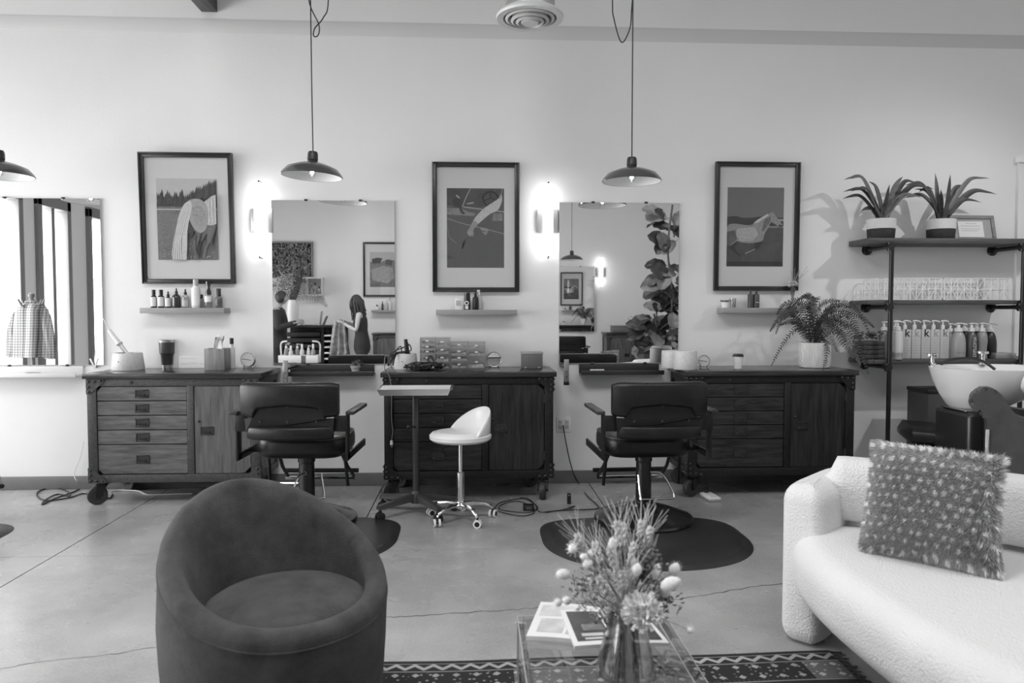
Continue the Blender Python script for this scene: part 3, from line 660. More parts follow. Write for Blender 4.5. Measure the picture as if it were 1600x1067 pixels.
def cabinet(xa, xb, yf, yb, label, gap=.0, pal=None, group='industrial wood and steel drawer cabinets on casters'):
    """yf = front of the worktop, yb = its back; local +y points to the wall"""
    steel, woodh, woodv = pal or (globals()['steel'], globals()['woodh'], globals()['woodv'])
    w_ = xb-xa; d = yb-yf; t = thing('drawer_cabinet', label, 'cabinet', (xa, yf, 0), 0, group)
    B().bb(0, w_, 0, d, TOPZ-.036, TOPZ, .004).done('worktop', topw, t)
    i = .022; x0, x1, y0, y1 = i, w_-i, .02, d-.015; zb, zt = .158, TOPZ-.037; pw = .062
    b = B()                                               # angle-iron frame
    for x in (x0, x1-pw): b.bb(x, x+pw, y0, y0+.05, zb, zt, .002)
    for x in (x0, x1-.05): b.bb(x, x+.05, y1-.05, y1, zb, zt, .002)
    b.bb(x0+pw, x1-pw, y0+.001, y0+.04, zt-.052, zt, .002); b.bb(x0+pw, x1-pw, y0+.001, y0+.04, zb, zb+.056, .002)
    dv = x0+pw+(x1-x0-2*pw)*.585
    b.bb(dv, dv+.045, y0+.002, y0+.04, zb+.05, zt-.05, .002)
    for x in (x0, x1-.04):
        b.bb(x, x+.04, y0+.05, y1-.05, zt-.05, zt, .002); b.bb(x, x+.04, y0+.05, y1-.05, zb, zb+.05, .002)
    b.done('frame', steel, t)
    B().bb(x0+.015, x1-.015, y0+.045, y1-.004, zb+.004, zt-.002).done('carcass', woodv, t)
    B().bb(x0+pw, x1-pw, y0+.03, y0+.05, zb+.05, zt-.05).done('recess', gapm, t)
    b = B()
    for q in (.3, .5, .7): b.bb(x0+.1, x1-.1, y0+.1, y1-.1, zb-.001, zb)
    # gusset plates with bolts, and side plates
    for sx, x in ((1, x0), (-1, x1)):
        for sz, z in ((1, zb), (-1, zt)):
            L_ = .118; pl = [(0, 0), (L_, 0), (L_, .02), (.028, .105), (0, .105)]
            o = B().prism(pl, lambda u, v, dd, x=x, z=z, sx=sx, sz=sz: (x+sx*(u-.002), y0-.001-dd, z+sz*v), 0, .004).done('gusset_plate', steel, t)
            bl = B(); br = B()
            for u, v in ((.016, .018), (.056, .018), (.096, .014), (.016, .055), (.016, .09)):
                br.lathe([(.0095, 0), (.009, .004), (.005, .008), (0, .009)], 8, (x+sx*u, y0-.005, z+sz*v), Matrix.Rotation(PI/2, 3, 'X'))
            oo = br.done('bolts', iron, o); oo['kind'] = 'stuff'
            o = B().prism(pl, lambda u, v, dd, x=x, z=z, sx=sx, sz=sz: (x-sx*(.0005+dd), y0+u, z+sz*v), 0, .004).done('gusset_plate', steel, t)
            br = B()
            for u, v in ((.016, .018), (.056, .018), (.096, .014), (.016, .055), (.016, .09)):
                br.lathe([(.0095, 0), (.009, .004), (.005, .008), (0, .009)], 8, (x-sx*.0045, y0+u, z+sz*v), Matrix.Rotation(-sx*PI/2, 3, 'Y'))
            oo = br.done('bolts', iron, o); oo['kind'] = 'stuff'
    # drawers
    X0, X1 = x0+pw+.003, dv-.003; ZT, ZB = zt-.054, zb+.058; H = ZT-ZB; hs = [.165, .165, .165, .165, .34]; z = ZT
    for k, q in enumerate(hs):
        h_ = q*H; a, c = z-.0025, z-h_+.0035; ch = .03
        pl = [(X0, c), (X1, c), (X1, a), (X0, a)]
        if k == 0: pl = [(X0, c), (X1, c), (X1, a), (X0+ch, a), (X0, a-ch)]
        if k == 4: pl = [(X0+ch, c), (X1, c), (X1, a), (X0, a), (X0, c+ch)]
        b = B().prism(pl, lambda u, v, dd: (u, y0+.008+dd, v), 0, .022)
        bmesh.ops.bevel(b.b, geom=[e for e in b.b.edges], offset=.0016, segments=1, affect='EDGES')
        dr = b.done('drawer', woodh, t)
        handle(dr, (X0+X1)/2, y0+.008, (a+c)/2); z -= h_
    X0, X1 = dv+.049, x1-pw-.003; ch = .045
    pl = [(X0, ZB), (X1-ch, ZB), (X1, ZB+ch), (X1, ZT-ch), (X1-ch, ZT), (X0, ZT)]
    b = B().prism(pl, lambda u, v, dd: (u, y0+.008+dd, v), 0, .022); bmesh.ops.bevel(b.b, geom=[e for e in b.b.edges], offset=.0016, segments=1, affect='EDGES')
    do = b.done('door', woodv, t); handle(do, X0+.085, y0+.008, ZB+H*.49)
    B().ball((X0+.03, y0+.002, ZB+H*.6), .009, n=8, m=6).done('lock', iron, do)
    for zz in (ZT-.1, ZB+.1): B().cyl((X1+.002, y0+.004, zz-.03), (X1+.002, y0+.004, zz+.03), .006, n=8).done('hinge', iron, do)
    B().lathe([(0, 0), (.011, 0), (.011, .006), (0, .007)], 12, (x0+pw+.235, y0, zt-.026), Matrix.Rotation(PI/2, 3, 'X')).done('keyhole', iron, t)
    for k, (cx_, cy_) in enumerate(((x0+.065, y0+.06), (x1-.065, y0+.06), (x0+.1, y1-.06), (x1-.1, y1-.06))): caster(t, cx_, cy_, rz=(.5, 1.4, -.4, .7)[k])
    return t
YF, YK = -.535, -.012
c1 = cabinet(W(127, 581, YF).x, W(408, 581, YF).x, YF, YK, 'industrial drawer cabinet at the left, under the horse tail photograph', pal=(steel_lit, woodh_lit, woodv_lit))  # lighter palette paints the window light onto this cabinet
c2 = cabinet(W(594, 578, YF).x, W(870, 578, YF).x, YF, YK, 'industrial drawer cabinet in the middle, behind the white stool')
c3 = cabinet(W(1073, 577, YF).x, W(1343, 577, YF).x, YF, YK, 'industrial drawer cabinet at the right, with the fern on top')
T = TOPZ+.0006
def at(px, py): p = F(px, py, TOPZ); return p
# ---- things on the left cabinet
def pot_(px, py, y, r0, r1, h_, label, cat='pot', name='ceramic_pot', mat=None, group=None, lug=True):
    x = W(px, py, y).x; t = thing(name, label, cat, (x, y, T), 0, group)
    B().lathe([(0, 0), (r0*.97, 0), (r0, .006), (r1, h_-.008), (r1-.004, h_), (r1-.012, h_-.002), (r0-.014, .012), (0, .012)], 28).done('body', mat or cer, t)
    if lug: B().ball((-.02, -r0*.97, h_*.52), .004, n=6, m=4).done('cord_hole', plasb, t)
    return t
whc = M('white_cord', .75, .5)
p = pot_(200, 560, -.2, .112, .098, .125, 'pale ceramic tool holder with a curling iron resting in it', group='pale ceramic tool holders')
px_ = p.location.x
t = thing('curling_iron', 'white curling iron leaning in the ceramic holder', 'hair tool', (px_-.03, -.2, T+.10)); a, c = Vector((-.10, -.0, .19)), Vector((.015, 0, .03))
B().cyl(a, a+(c-a)*.62, .014, .018, 14).done('grip', white, t)
B().cyl(a+(c-a)*.62, a+(c-a)*.68, .026, .024, 14).done('collar', chrome, t)
B().cyl(a+(c-a)*.68, c+(c-a)*.25, .015, .013, 12).done('barrel', brush, t)
P = [Vector(t.location)+a, W(160, 497, -.2), W(152, 510, -.2), W(150, 540, -.2), W(148, 562, -.2), W(150, 571, -.25)]
single(B(O(*P[0])).tube(spline(P), .0035, 6), 'white_cable', whc, 'white cord looping up behind the ceramic holder', 'cord')
x = W(145, 567, -.1).x
t = thing('hair_clip', 'pale hair clip standing by the white cord', 'hair clip', (at(150, 575).x, at(150, 575).y, T))
B().bb(-.03, -.018, -.008, .008, 0, .075, .003, rot=(0, -.45, 0)).done('jaw', whl, t); B().bb(.0, .012, -.008, .008, 0, .075, .003, rot=(0, .35, 0)).done('jaw', whl, t)
a = at(167, 574); c = at(234, 572)
t = thing('hot_brush', 'dark grey hair styler lying at the front of the left cabinet', 'hair tool', (a.x, a.y, T+.022)); L_ = (c-a).length
B().lathe([(0, 0), (.019, .004), (.022, .05), (.021, .15), (.019, .21), (.012, .245), (.006, .255), (.004, .3), (0, .303)], 16, (0, 0, 0), Matrix.Rotation(PI/2, 3, 'Y')).done('body', M('tool_grey', .10, .4), t)
B().tube(spline([(0, 0, 0), (-.04, -.01, -.008), (-.07, -.03, -.017), (-.05, -.05, -.018)]), .004, 6).done('cord', plasb, t)
p = at(264, 574); t = thing('travel_tumbler', 'dark travel tumbler with steel rim and base', 'tumbler', (p.x, p.y-.03, T)); t.scale = (1.13, 1.13, 1.1)
B().lathe([(0, .0), (.034, .0), (.035, .02), (0, .02)], 24).done('steel_base', brush, t)
B().lathe([(0, .02), (.0355, .02), (.04, .092), (.047, .1), (.05, .175), (0, .175)], 28).done('body', M('tumbler_navy', .05, .35), t)
B().lathe([(.05, .175), (.052, .19), (.047, .194), (.045, .188), (0, .188)], 28).done('steel_rim', brush, t)
p = at(301, 571.5); t = thing('note_card', 'white printed card leaning behind the tumbler', 'card', (W(301, 560, -.05).x, -.05, T)); t.rotation_euler = (-.14, 0, 0)
B().bb(-.105, .105, 0, .002, 0, .092).done('card', paper, t)
for k, (u0, u1, zz) in enumerate(((-.09, .02, .07), (-.09, -.03, .03), (-.02, .03, .035), (.05, .09, .03))): B().bb(u0, u1, -.0006, 0, zz, zz+.0025).done('print_line', greyl, t)
boxw = M('tissue_box_wood', .22, .5, var=.3, scale=5, st=(9, 9, 1))
p = at(340, 575); x = p.x; y = -.2; t = thing('tissue_box', 'wooden tissue box with a white tissue sticking out', 'tissue box', (W(340, 560, y).x, y, T)); s_ = .071
b = B()
for (a, c, d, e_) in ((-s_, s_, -s_, -s_+.008), (-s_, s_, s_-.008, s_), (-s_, -s_+.008, -s_+.008, s_-.008), (s_-.008, s_, -s_+.008, s_-.008)): b.bb(a, c, d, e_, 0, .155, .001)
b.done('sides', boxw, t)
b = B(); b.bb(-s_+.008, s_-.008, -s_+.008, -.02, .145, .152); b.bb(-s_+.008, s_-.008, .02, s_-.008, .145, .152); b.done('lid', boxw, t)
b = B()
for k in range(5):
    P = []
    for i in range(9):
        u = i/8; P.append([(-.03+.06*u+.01*math.sin(k+u*6), .012*math.sin(u*9+k*1.7), .12), (-.02+.045*u+.008*k-.015+.01*math.sin(u*5+k), .014*math.cos(u*7+k), .19+.012*k), (.01*k-.01+.03*u, .008*math.sin(u*8+k), .215+.028*math.sin(u*3+k)+.006*k)])
    vs = [[b._v(q) for q in r] for r in P]
    for i in range(8):
        for j in range(2): b.f((vs[i][j], vs[i+1][j], vs[i+1][j+1], vs[i][j+1]))
b.done('tissue', M('tissue', .85, .9), t, norm=False)
p = at(362.5, 575); bottle(p.x, p.y, T, .047, .225, 'white nozzle bottle with a pointed black cap beside the tissue box', 'bottles on the left cabinet', M('bottle_white', .72, .35), plasb, 'cap', cap_h=.2, cap_w=.62, prof=[(0, 0), (1, 0), (1, .78), (.95, .84), (.6, .85), (.6, .99), (0, 1)], px_is_x=True)
def clock(px, py, y, r, label, turn=0):
    a = W(px, py, y); t = thing('alarm_clock', label, 'clock', (a.x, y, T), turn, 'small round desk clocks'); z = r+.012
    rx = Matrix.Rotation(PI/2, 3, 'X')
    B().lathe([(0, -.02), (r*.8, -.02), (r, -.01), (r, .012), (r*.95, .018), (r*.9, .012), (0, .012)], 32, (0, 0, z), rx).done('case', brush, t)
    B().lathe([(0, .0125), (r*.9, .0125), (r*.9, .014), (0, .014)], 32, (0, 0, z), rx).done('dial', paper, t)
    for L_, an in ((r*.55, 1.75), (r*.7, -1.45)): B().bb(-.0015, .0015, -.0165, -.0148, z, z+L_, rot=Matrix.Rotation(an, 3, 'Y'), piv=(0, 0, z)).done('hand', plasb, t)
    for k in range(12):
        an = k*PI/6; B().bb(-.001, .001, -.0152, -.0142, z+r*.74, z+r*.84, rot=Matrix.Rotation(an, 3, 'Y'), piv=(0, 0, z)).done('hour_mark', iron, t)
    for q in (-1, 1): B().lathe([(0, 0), (.006, 0), (.008, .008), (.004, .02), (0, .02)], 10, (q*r*.6, 0, 0)).done('foot', brush, t)
clock(388, 560, -.12, .056, 'round desk clock on the left cabinet beside the white nozzle bottle', -.15)
# ---- middle cabinet
p = pot_(634, 560, -.22, .088, .08, .115, 'pale ceramic tool holder stuffed with black cords', group='pale ceramic tool holders')
b = B(p); r = random.Random(5)
for k in range(5):
    o = Vector((p.location.x, -.22, T)); b.tube(spline([o+Vector((r.uniform(-.04, .04), r.uniform(-.03, .03), .06)), o+Vector((r.uniform(-.06, .04), r.uniform(-.03, .03), r.uniform(.12, .2))), o+Vector((r.uniform(-.08, .05), r.uniform(-.04, .0), r.uniform(.1, .18))), o+Vector((r.uniform(-.12, -.05), r.uniform(-.1, -.05), .12)), o+Vector((r.uniform(-.13, -.08), -.1, .03))]), .0045, 6)
single(b, 'tool_cable', plasb, 'black cords spilling out of the middle ceramic holder', 'cord')
o = p.location; t = thing('hair_iron', 'black hair iron handle standing in the middle ceramic holder', 'hair tool', (o.x, o.y, T+.05)); B().cyl((.02, 0, 0), (.0, -.01, .17), .02, .014, 12).done('grip', plasb, t); B().cyl((.02, 0, -.035), (.0202, 0, .0), .014, n=10).done('barrel', brush, t)
# tangle of black cords and clipper
b = B(O(0, 0, T)); o = Vector((W(665, 570, -.36).x, -.36, T)); r = random.Random(11)
for k in range(13):
    P = []; ph = r.uniform(0, 6.28); ra, rb = r.uniform(.04, .16), r.uniform(.03, .075)
    for i in range(9):
        an = ph+i*r.uniform(.7, 1.1); P.append(o+Vector((ra*math.cos(an)+r.uniform(-.015, .015), rb*math.sin(an), .008+r.uniform(0, .055)*(1 if i % 2 else .5))))
    b.tube(spline(P, 5), .0045, 5)
b.tube(spline([o+Vector((.03, -.03, .03)), o+Vector((.02, -.03, .09)), o+Vector((.045, -.03, .1)), o+Vector((.07, -.03, .03))]), .0045, 6)
single(b, 'cable_tangle', plasb, 'tangle of black cords heaped on the middle cabinet', 'cord')
t = thing('hair_clipper', 'black hair clipper lying in the cord tangle on the middle cabinet', 'hair tool', (o.x-.03, o.y-.03, T+.022))
B().lathe([(0, -.08), (.016, -.075), (.02, 0), (.018, .06), (.012, .08), (0, .08)], 12, ax=Matrix.Rotation(PI/2, 3, 'Y')).done('body', M('clipper_black', .02, .3), t)
B().cyl((.08, 0, 0), (.1, 0, 0), .013, n=10).done('steel_band', brush, t)
P = [W(612, 560, -.4), W(606, 545, -.42), W(603, 555, -.45), W(601, 575, -.545), W(609, 590, -.55), W(612, 620, -.555), W(612, 655, -.555), W(614, 672, -.555), W(612, 688, -.555)]
P[0].z = T+.02
t = thing('hanging_cable', 'thin cord with a plug dangling over the front of the middle cabinet', 'cord', P[3]); B(t).tube(spline([P[0], P[2], P[3], P[4], P[5], P[6], P[7], P[8]]), .0035, 6).done('cord', M('cord_brown', .12, .5), t)
B(t).cyl(P[8], P[8]-Vector((0, 0, .03)), .009, .012, 8).done('plug', whc, t); b = B(t)
for q in (-.004, .004): b.bb(P[8].x+q-.001, P[8].x+q+.001, P[8].y-.003, P[8].y+.003, P[8].z-.048, P[8].z-.03)
b.done('prong', chrome, t)
acr = clear('organiser_acrylic', .93, .08, film=.06); rods = M('drawer_contents', .45, .6, var=.6, scale=50); acre = M('acrylic_edge', .30, .3)
def organiser(x0, x1, z1, cols, label):
    y0, y1 = -.26, -.06; t = thing('clear_drawer_unit', label, 'organiser', ((x0+x1)/2, y0, T), 0, 'clear drawer units on the middle cabinet')
    b = B(t); b.bb(x0, x1, y0, y1, T, T+.003); b.bb(x0, x1, y0, y1, T+z1-.003, T+z1); b.bb(x0, x1, y1-.003, y1, T, T+z1)
    w_ = (x1-x0)/len(cols)
    for k in range(len(cols)+1): x = x0+k*w_; b.bb(max(x0, x-.002), min(x1, x+.002), y0, y1, T, T+z1)
    b.done('shell', acr, t)
    b = B(t)                                            # polished front edges
    for k in range(len(cols)+1): x = x0+k*w_; b.bb(max(x0, x-.002), min(x1, x+.002), y0-.001, y0, T, T+z1)
    b.bb(x0, x1, y0-.001, y0, T+z1-.003, T+z1); b.bb(x0, x1, y0-.001, y0, T, T+.003); b.done('front_edges', acre, t)
    for k, col in enumerate(cols):
        z = z1-.003; xa, xb = x0+k*w_+.004, x0+(k+1)*w_-.004
        for j, h_ in enumerate(col):
            za, zc = T+z-h_*(z1-.006)+.003, T+z
            d = B(t).bb(xa, xb, y0-.004, y0-.001, za, zc).done('drawer', acr, t)
            b = B(t); b.bb(xa, xb, y0-.0045, y1-.01, za, za+.003); b.bb(xa, xb, y0-.0052, y0-.004, zc-.003, zc); b.done('drawer_rim', acre, d)
            B(t).bb((xa+xb)/2-.012, (xa+xb)/2+.012, y0-.012, y0-.0055, (za+zc)/2-.004, (za+zc)/2+.006, .002).done('pull', whl, d)
            b = B(t); n = 9
            vs = []
            for i in range(n):
                u = i/(n-1); hh = (zc-za)*(.18+.3*R.random()); vs.append((b._v((xa+.004+(xb-xa-.008)*u, y0+.01, za+hh)), b._v((xa+.004+(xb-xa-.008)*u, y1-.02, za+hh)), b._v((xa+.004+(xb-xa-.008)*u, y0+.01, za+.003))))
            for i in range(n-1): b.f((vs[i][0], vs[i+1][0], vs[i+1][1], vs[i][1])); b.f((vs[i][2], vs[i+1][2], vs[i+1][0], vs[i][0]))
            b.done('contents', rods, d, norm=False); z -= h_*(z1-.006)
    return t
xA, xB, xC_ = W(656, 540, -.26).x, W(703, 540, -.26).x, W(758, 540, -.26).x
organiser(xA, xB-.002, .232, [[.2, .17, .16, .24, .23], [.27, .24, .27, .22]], 'taller clear drawer unit, left of the two')
organiser(xB+.003, xC_, .2, [[.2, .3, .2, .3], [.25, .26, .49]], 'shorter clear drawer unit, right of the two')
p = W(772, 557, -.2); t = thing('table_mirror', 'small round tabletop mirror beside the clear drawer units', 'mirror', (p.x, -.2, T)); r = .054
rx = Matrix.Rotation(PI/2+.08, 3, 'X')
B().lathe([(0, -.006), (r, -.006), (r+.004, 0), (r, .008), (r-.003, .006), (0, .006)], 32, (0, 0, r+.012), rx).done('rim', brush, t)
B().lathe([(0, .0062), (r-.004, .0062), (r-.004, .0075), (0, .0075)], 32, (0, 0, r+.012), rx).done('glass', mirm, t)
B().tube(spline([(-.035, -.02, .004), (-.03, .0, .012), (0, .0, .01), (.03, 0, .012), (.035, -.02, .004)]), .004, 6).done('stand', plasb, t)
p = W(832, 560, -.26); t = thing('card_box', 'plain dark grey box at the right end of the middle cabinet', 'box', (p.x, -.26, T)); bg = M('grey_box', .13, .5)
B().bb(-.076, .076, 0, .14, 0, .108, .003).done('body', bg, t); B().bb(-.08, .08, -.003, .145, .108, .122, .002).done('lid', M('grey_box_lid', .32, .5), t)
for q in (-1, 1): B().bb(q*.05-.008, q*.05+.008, -.004, .0, .004, .014, .001).done('corner_clip', brush, t)
# ---- tool holders clipped beside the cabinets
def clipholder(px, z, label):
    x = W(px, 575, -.3).x; t = thing('tool_bracket', label, 'bracket', (x, -.3, z), 0, 'metal tool brackets beside the cabinets')
    B().bb(-.018, .018, -.006, .006, -.13, .04, .002).done('strip', M('bracket_metal', .4, .35, metal=.8), t)
    B().bb(-.016, .016, .006, .295, -.03, -.015).done('arm', steels, t); B().bb(-.02, .02, -.014, .01, -.15, -.125, .003).done('foot', steels, t)
    for k in (-.09, -.05): B().lathe([(0, 0), (.005, 0), (0, .002)], 8, (0, -.006, k), Matrix.Rotation(PI/2, 3, 'X')).done('screw', iron, t)
clipholder(446, .95, 'metal tool bracket at the right side of the left cabinet'); clipholder(885, .95, 'metal tool bracket on the wall right of the middle cabinet')
# ---- right cabinet
pot_(1046+6, 560, -.2, .09, .088, .13, 'pale ceramic holder behind the other one on the right cabinet', group='pale ceramic tool holders', lug=False)
pot_(1071, 562, -.36, .088, .083, .138, 'pale ceramic holder in front on the right cabinet', group='pale ceramic tool holders', lug=False)
clock(1100, 560, -.3, .045, 'round desk clock on the right cabinet beside the pale pots', -.35)
p = at(1153, 576); t = thing('paper_cup', 'white paper coffee cup with dark lid on the right cabinet', 'cup', (p.x, p.y, T))
B().lathe([(0, .0), (.0275, 0), (.028, .003), (.0385, .093), (0, .093)], 24).done('cup', paper, t)
B().lathe([(0, .11), (.036, .11), (.037, .1), (.0415, .097), (.0415, .091), (.038, .091), (0, .092)], 24).done('lid', M('lid_black', .03, .4), t)
# fern
fx = W(1273, 560, -.24).x
t = thing('potted_fern', 'large arching fern in a white textured pot on the right cabinet', 'plant', (fx, -.24, T))
def ribbed_pot():
    m = M('ribbed_white', .72, .6); nt = m.node_tree; tc = nt.nodes.new('ShaderNodeTexCoord'); wv = nt.nodes.new('ShaderNodeTexWave'); wv.inputs['Scale'].default_value = 38; wv.inputs['Distortion'].default_value = 9; wv.inputs['Detail Scale'].default_value = .5
    bp = nt.nodes.new('ShaderNodeBump'); bp.inputs['Strength'].default_value = .7; bp.inputs['Distance'].default_value = .006
    nt.links.new(tc.outputs['Object'], wv.inputs['Vector']); nt.links.new(wv.outputs['Fac'], bp.inputs['Height']); nt.links.new(bp.outputs[0], nt.nodes['Principled BSDF'].inputs['Normal']); return m
B().lathe([(0, 0), (.105, 0), (.112, .006), (.117, .05), (.117, .14), (.112, .19), (.106, .19), (.1, .17), (0, .165)], 40).done('pot', ribbed_pot(), t)
B().lathe([(0, .172), (.103, .168)], 20).done('soil', M('soil', .03, .95), t)
fernm = M('fern_green', .05, .55, var=.35, scale=20)
def frond(parent, pts, L_, mat, n=34, side=None, name='frond'):
    P = spline(pts, 10); m = len(P); b = B(); b.tube(P[::2]+[P[-1]], .002, 4, rad=[.003*(1-.75*i/(len(P[::2]))) for i in range(len(P[::2])+1)])
    for i in range(n):
        u = .1+.9*i/n; k = u*(m-1); a = P[int(k)]; c = P[min(int(k)+1, m-1)]; p_ = a.lerp(c, k-int(k)); d = (c-a).normalized() if (c-a).length > 0 else Vector((1, 0, 0))
        l = L_*(min(1, u*5)*(1-u**2.2)+.12)
        sd = side or d.cross(Vector((R.uniform(-.25, .25), .85, R.uniform(.2, .6)))); sd = sd-d*sd.dot(d)
        if sd.length < .1: sd = d.orthogonal()
        sd.normalize()
        for q in (-1, 1):
            e_ = (sd*q+d*.45+Vector((0, 0, -.12))+Vector((R.uniform(-.15, .15), R.uniform(-.15, .15), R.uniform(-.12, .12)))).normalized(); wd = d*.0044
            tip = p_+e_*l; md = p_+e_*l*.5+Vector((0, 0, l*.05))
            v = [b._v(x) for x in (p_-wd*.8, md-wd, tip, md+wd, p_+wd*.8)]; b.f((v[0], v[1], v[3], v[4])); b.f((v[1], v[2], v[3]))
    return b.done(name, mat, parent, norm=False)
def FP(px, py, y): return W(px, py, y)-t.location
base = Vector((0, 0, .17)); SD = Vector((.6, .25, .75))
ferns = [([(1245, 505), (1235, 478), (1215, 500), (1203, 518)], -.3), ([(1255, 510), (1240, 490), (1222, 498), (1212, 522)], -.42), ([(1260, 525), (1245, 512), (1222, 540), (1205, 572)], -.46),
 ([(1262, 500), (1250, 472), (1225, 476), (1214, 492)], -.2), ([(1268, 480), (1262, 462), (1245, 470)], -.15), ([(1285, 500), (1300, 478), (1330, 480)], -.2), ([(1285, 495), (1310, 483), (1345, 495), (1366, 512)], -.25),
 ([(1290, 505), (1315, 500), (1340, 540), (1357, 585)], -.42), ([(1288, 500), (1325, 492), (1345, 530), (1368, 568)], -.35), ([(1284, 530), (1292, 535), (1290, 565), (1279, 590)], -.46), ([(1280, 500), (1300, 512), (1325, 545), (1334, 560)], -.4),
 ([(1275, 488), (1290, 472), (1312, 470)], -.1), ([(1290, 510), (1330, 510), (1350, 545)], -.15), ([(1265, 490), (1275, 465), (1270, 480), (1280, 500)], -.4), ([(1262, 512), (1240, 502), (1218, 508)], -.15), ([(1290, 505), (1320, 520), (1335, 550), (1345, 572)], -.5),
 ([(1278, 520), (1284, 505), (1300, 530), (1308, 550)], -.5), ([(1270, 500), (1265, 478), (1240, 480), (1225, 500)], -.45), ([(1285, 500), (1310, 475), (1340, 485), (1362, 530)], -.12), ([(1290, 520), (1312, 518), (1322, 535)], -.2)]
for pp, y in ferns:
    P = [base+Vector((R.uniform(-.03, .03), R.uniform(-.03, .03), 0))]
    for i, (a, c) in enumerate(pp): P.append(FP(a, c, -.24+(y+.24)*(i+1)/len(pp)))
    L_ = sum((P[i+1]-P[i]).length for i in range(len(P)-1)); frond(t, P, .046 if L_ > .3 else .04, fernm if R.random() > .35 else leafd, n=int(15+L_*36))
# little pot plant on the dark ledge
p = W(555, 575, -.085); t = thing('small_succulent', 'small spiky succulent in a terracotta pot on the dark ledge', 'plant', (p.x, -.075, .8725))
B().lathe([(0, 0), (.05, 0), (.055, .004), (.05, .006), (0, .006)], 20).done('saucer', whl, t); pm = M('clay_grey', .33, .7)
B().lathe([(0, .006), (.025, .006), (.034, .045), (.038, .045), (.038, .062), (.033, .062), (.03, .05), (0, .05)], 20).done('pot', pm, t)
for i in range(16):
    a = i*2.4; l = .03+.02*R.random(); d = Vector((math.cos(a)*(.3+i*.05), math.sin(a)*(.3+i*.05), 1.1)).normalized(); B().tube([Vector((0, 0, .05))+d*.005, Vector((0, 0, .05))+d*l*.6, Vector((0, 0, .052))+d*l+Vector((0, 0, .006))], .005, 5, rad=[.004, .0065, .001]).done('leaf', leafm, t)

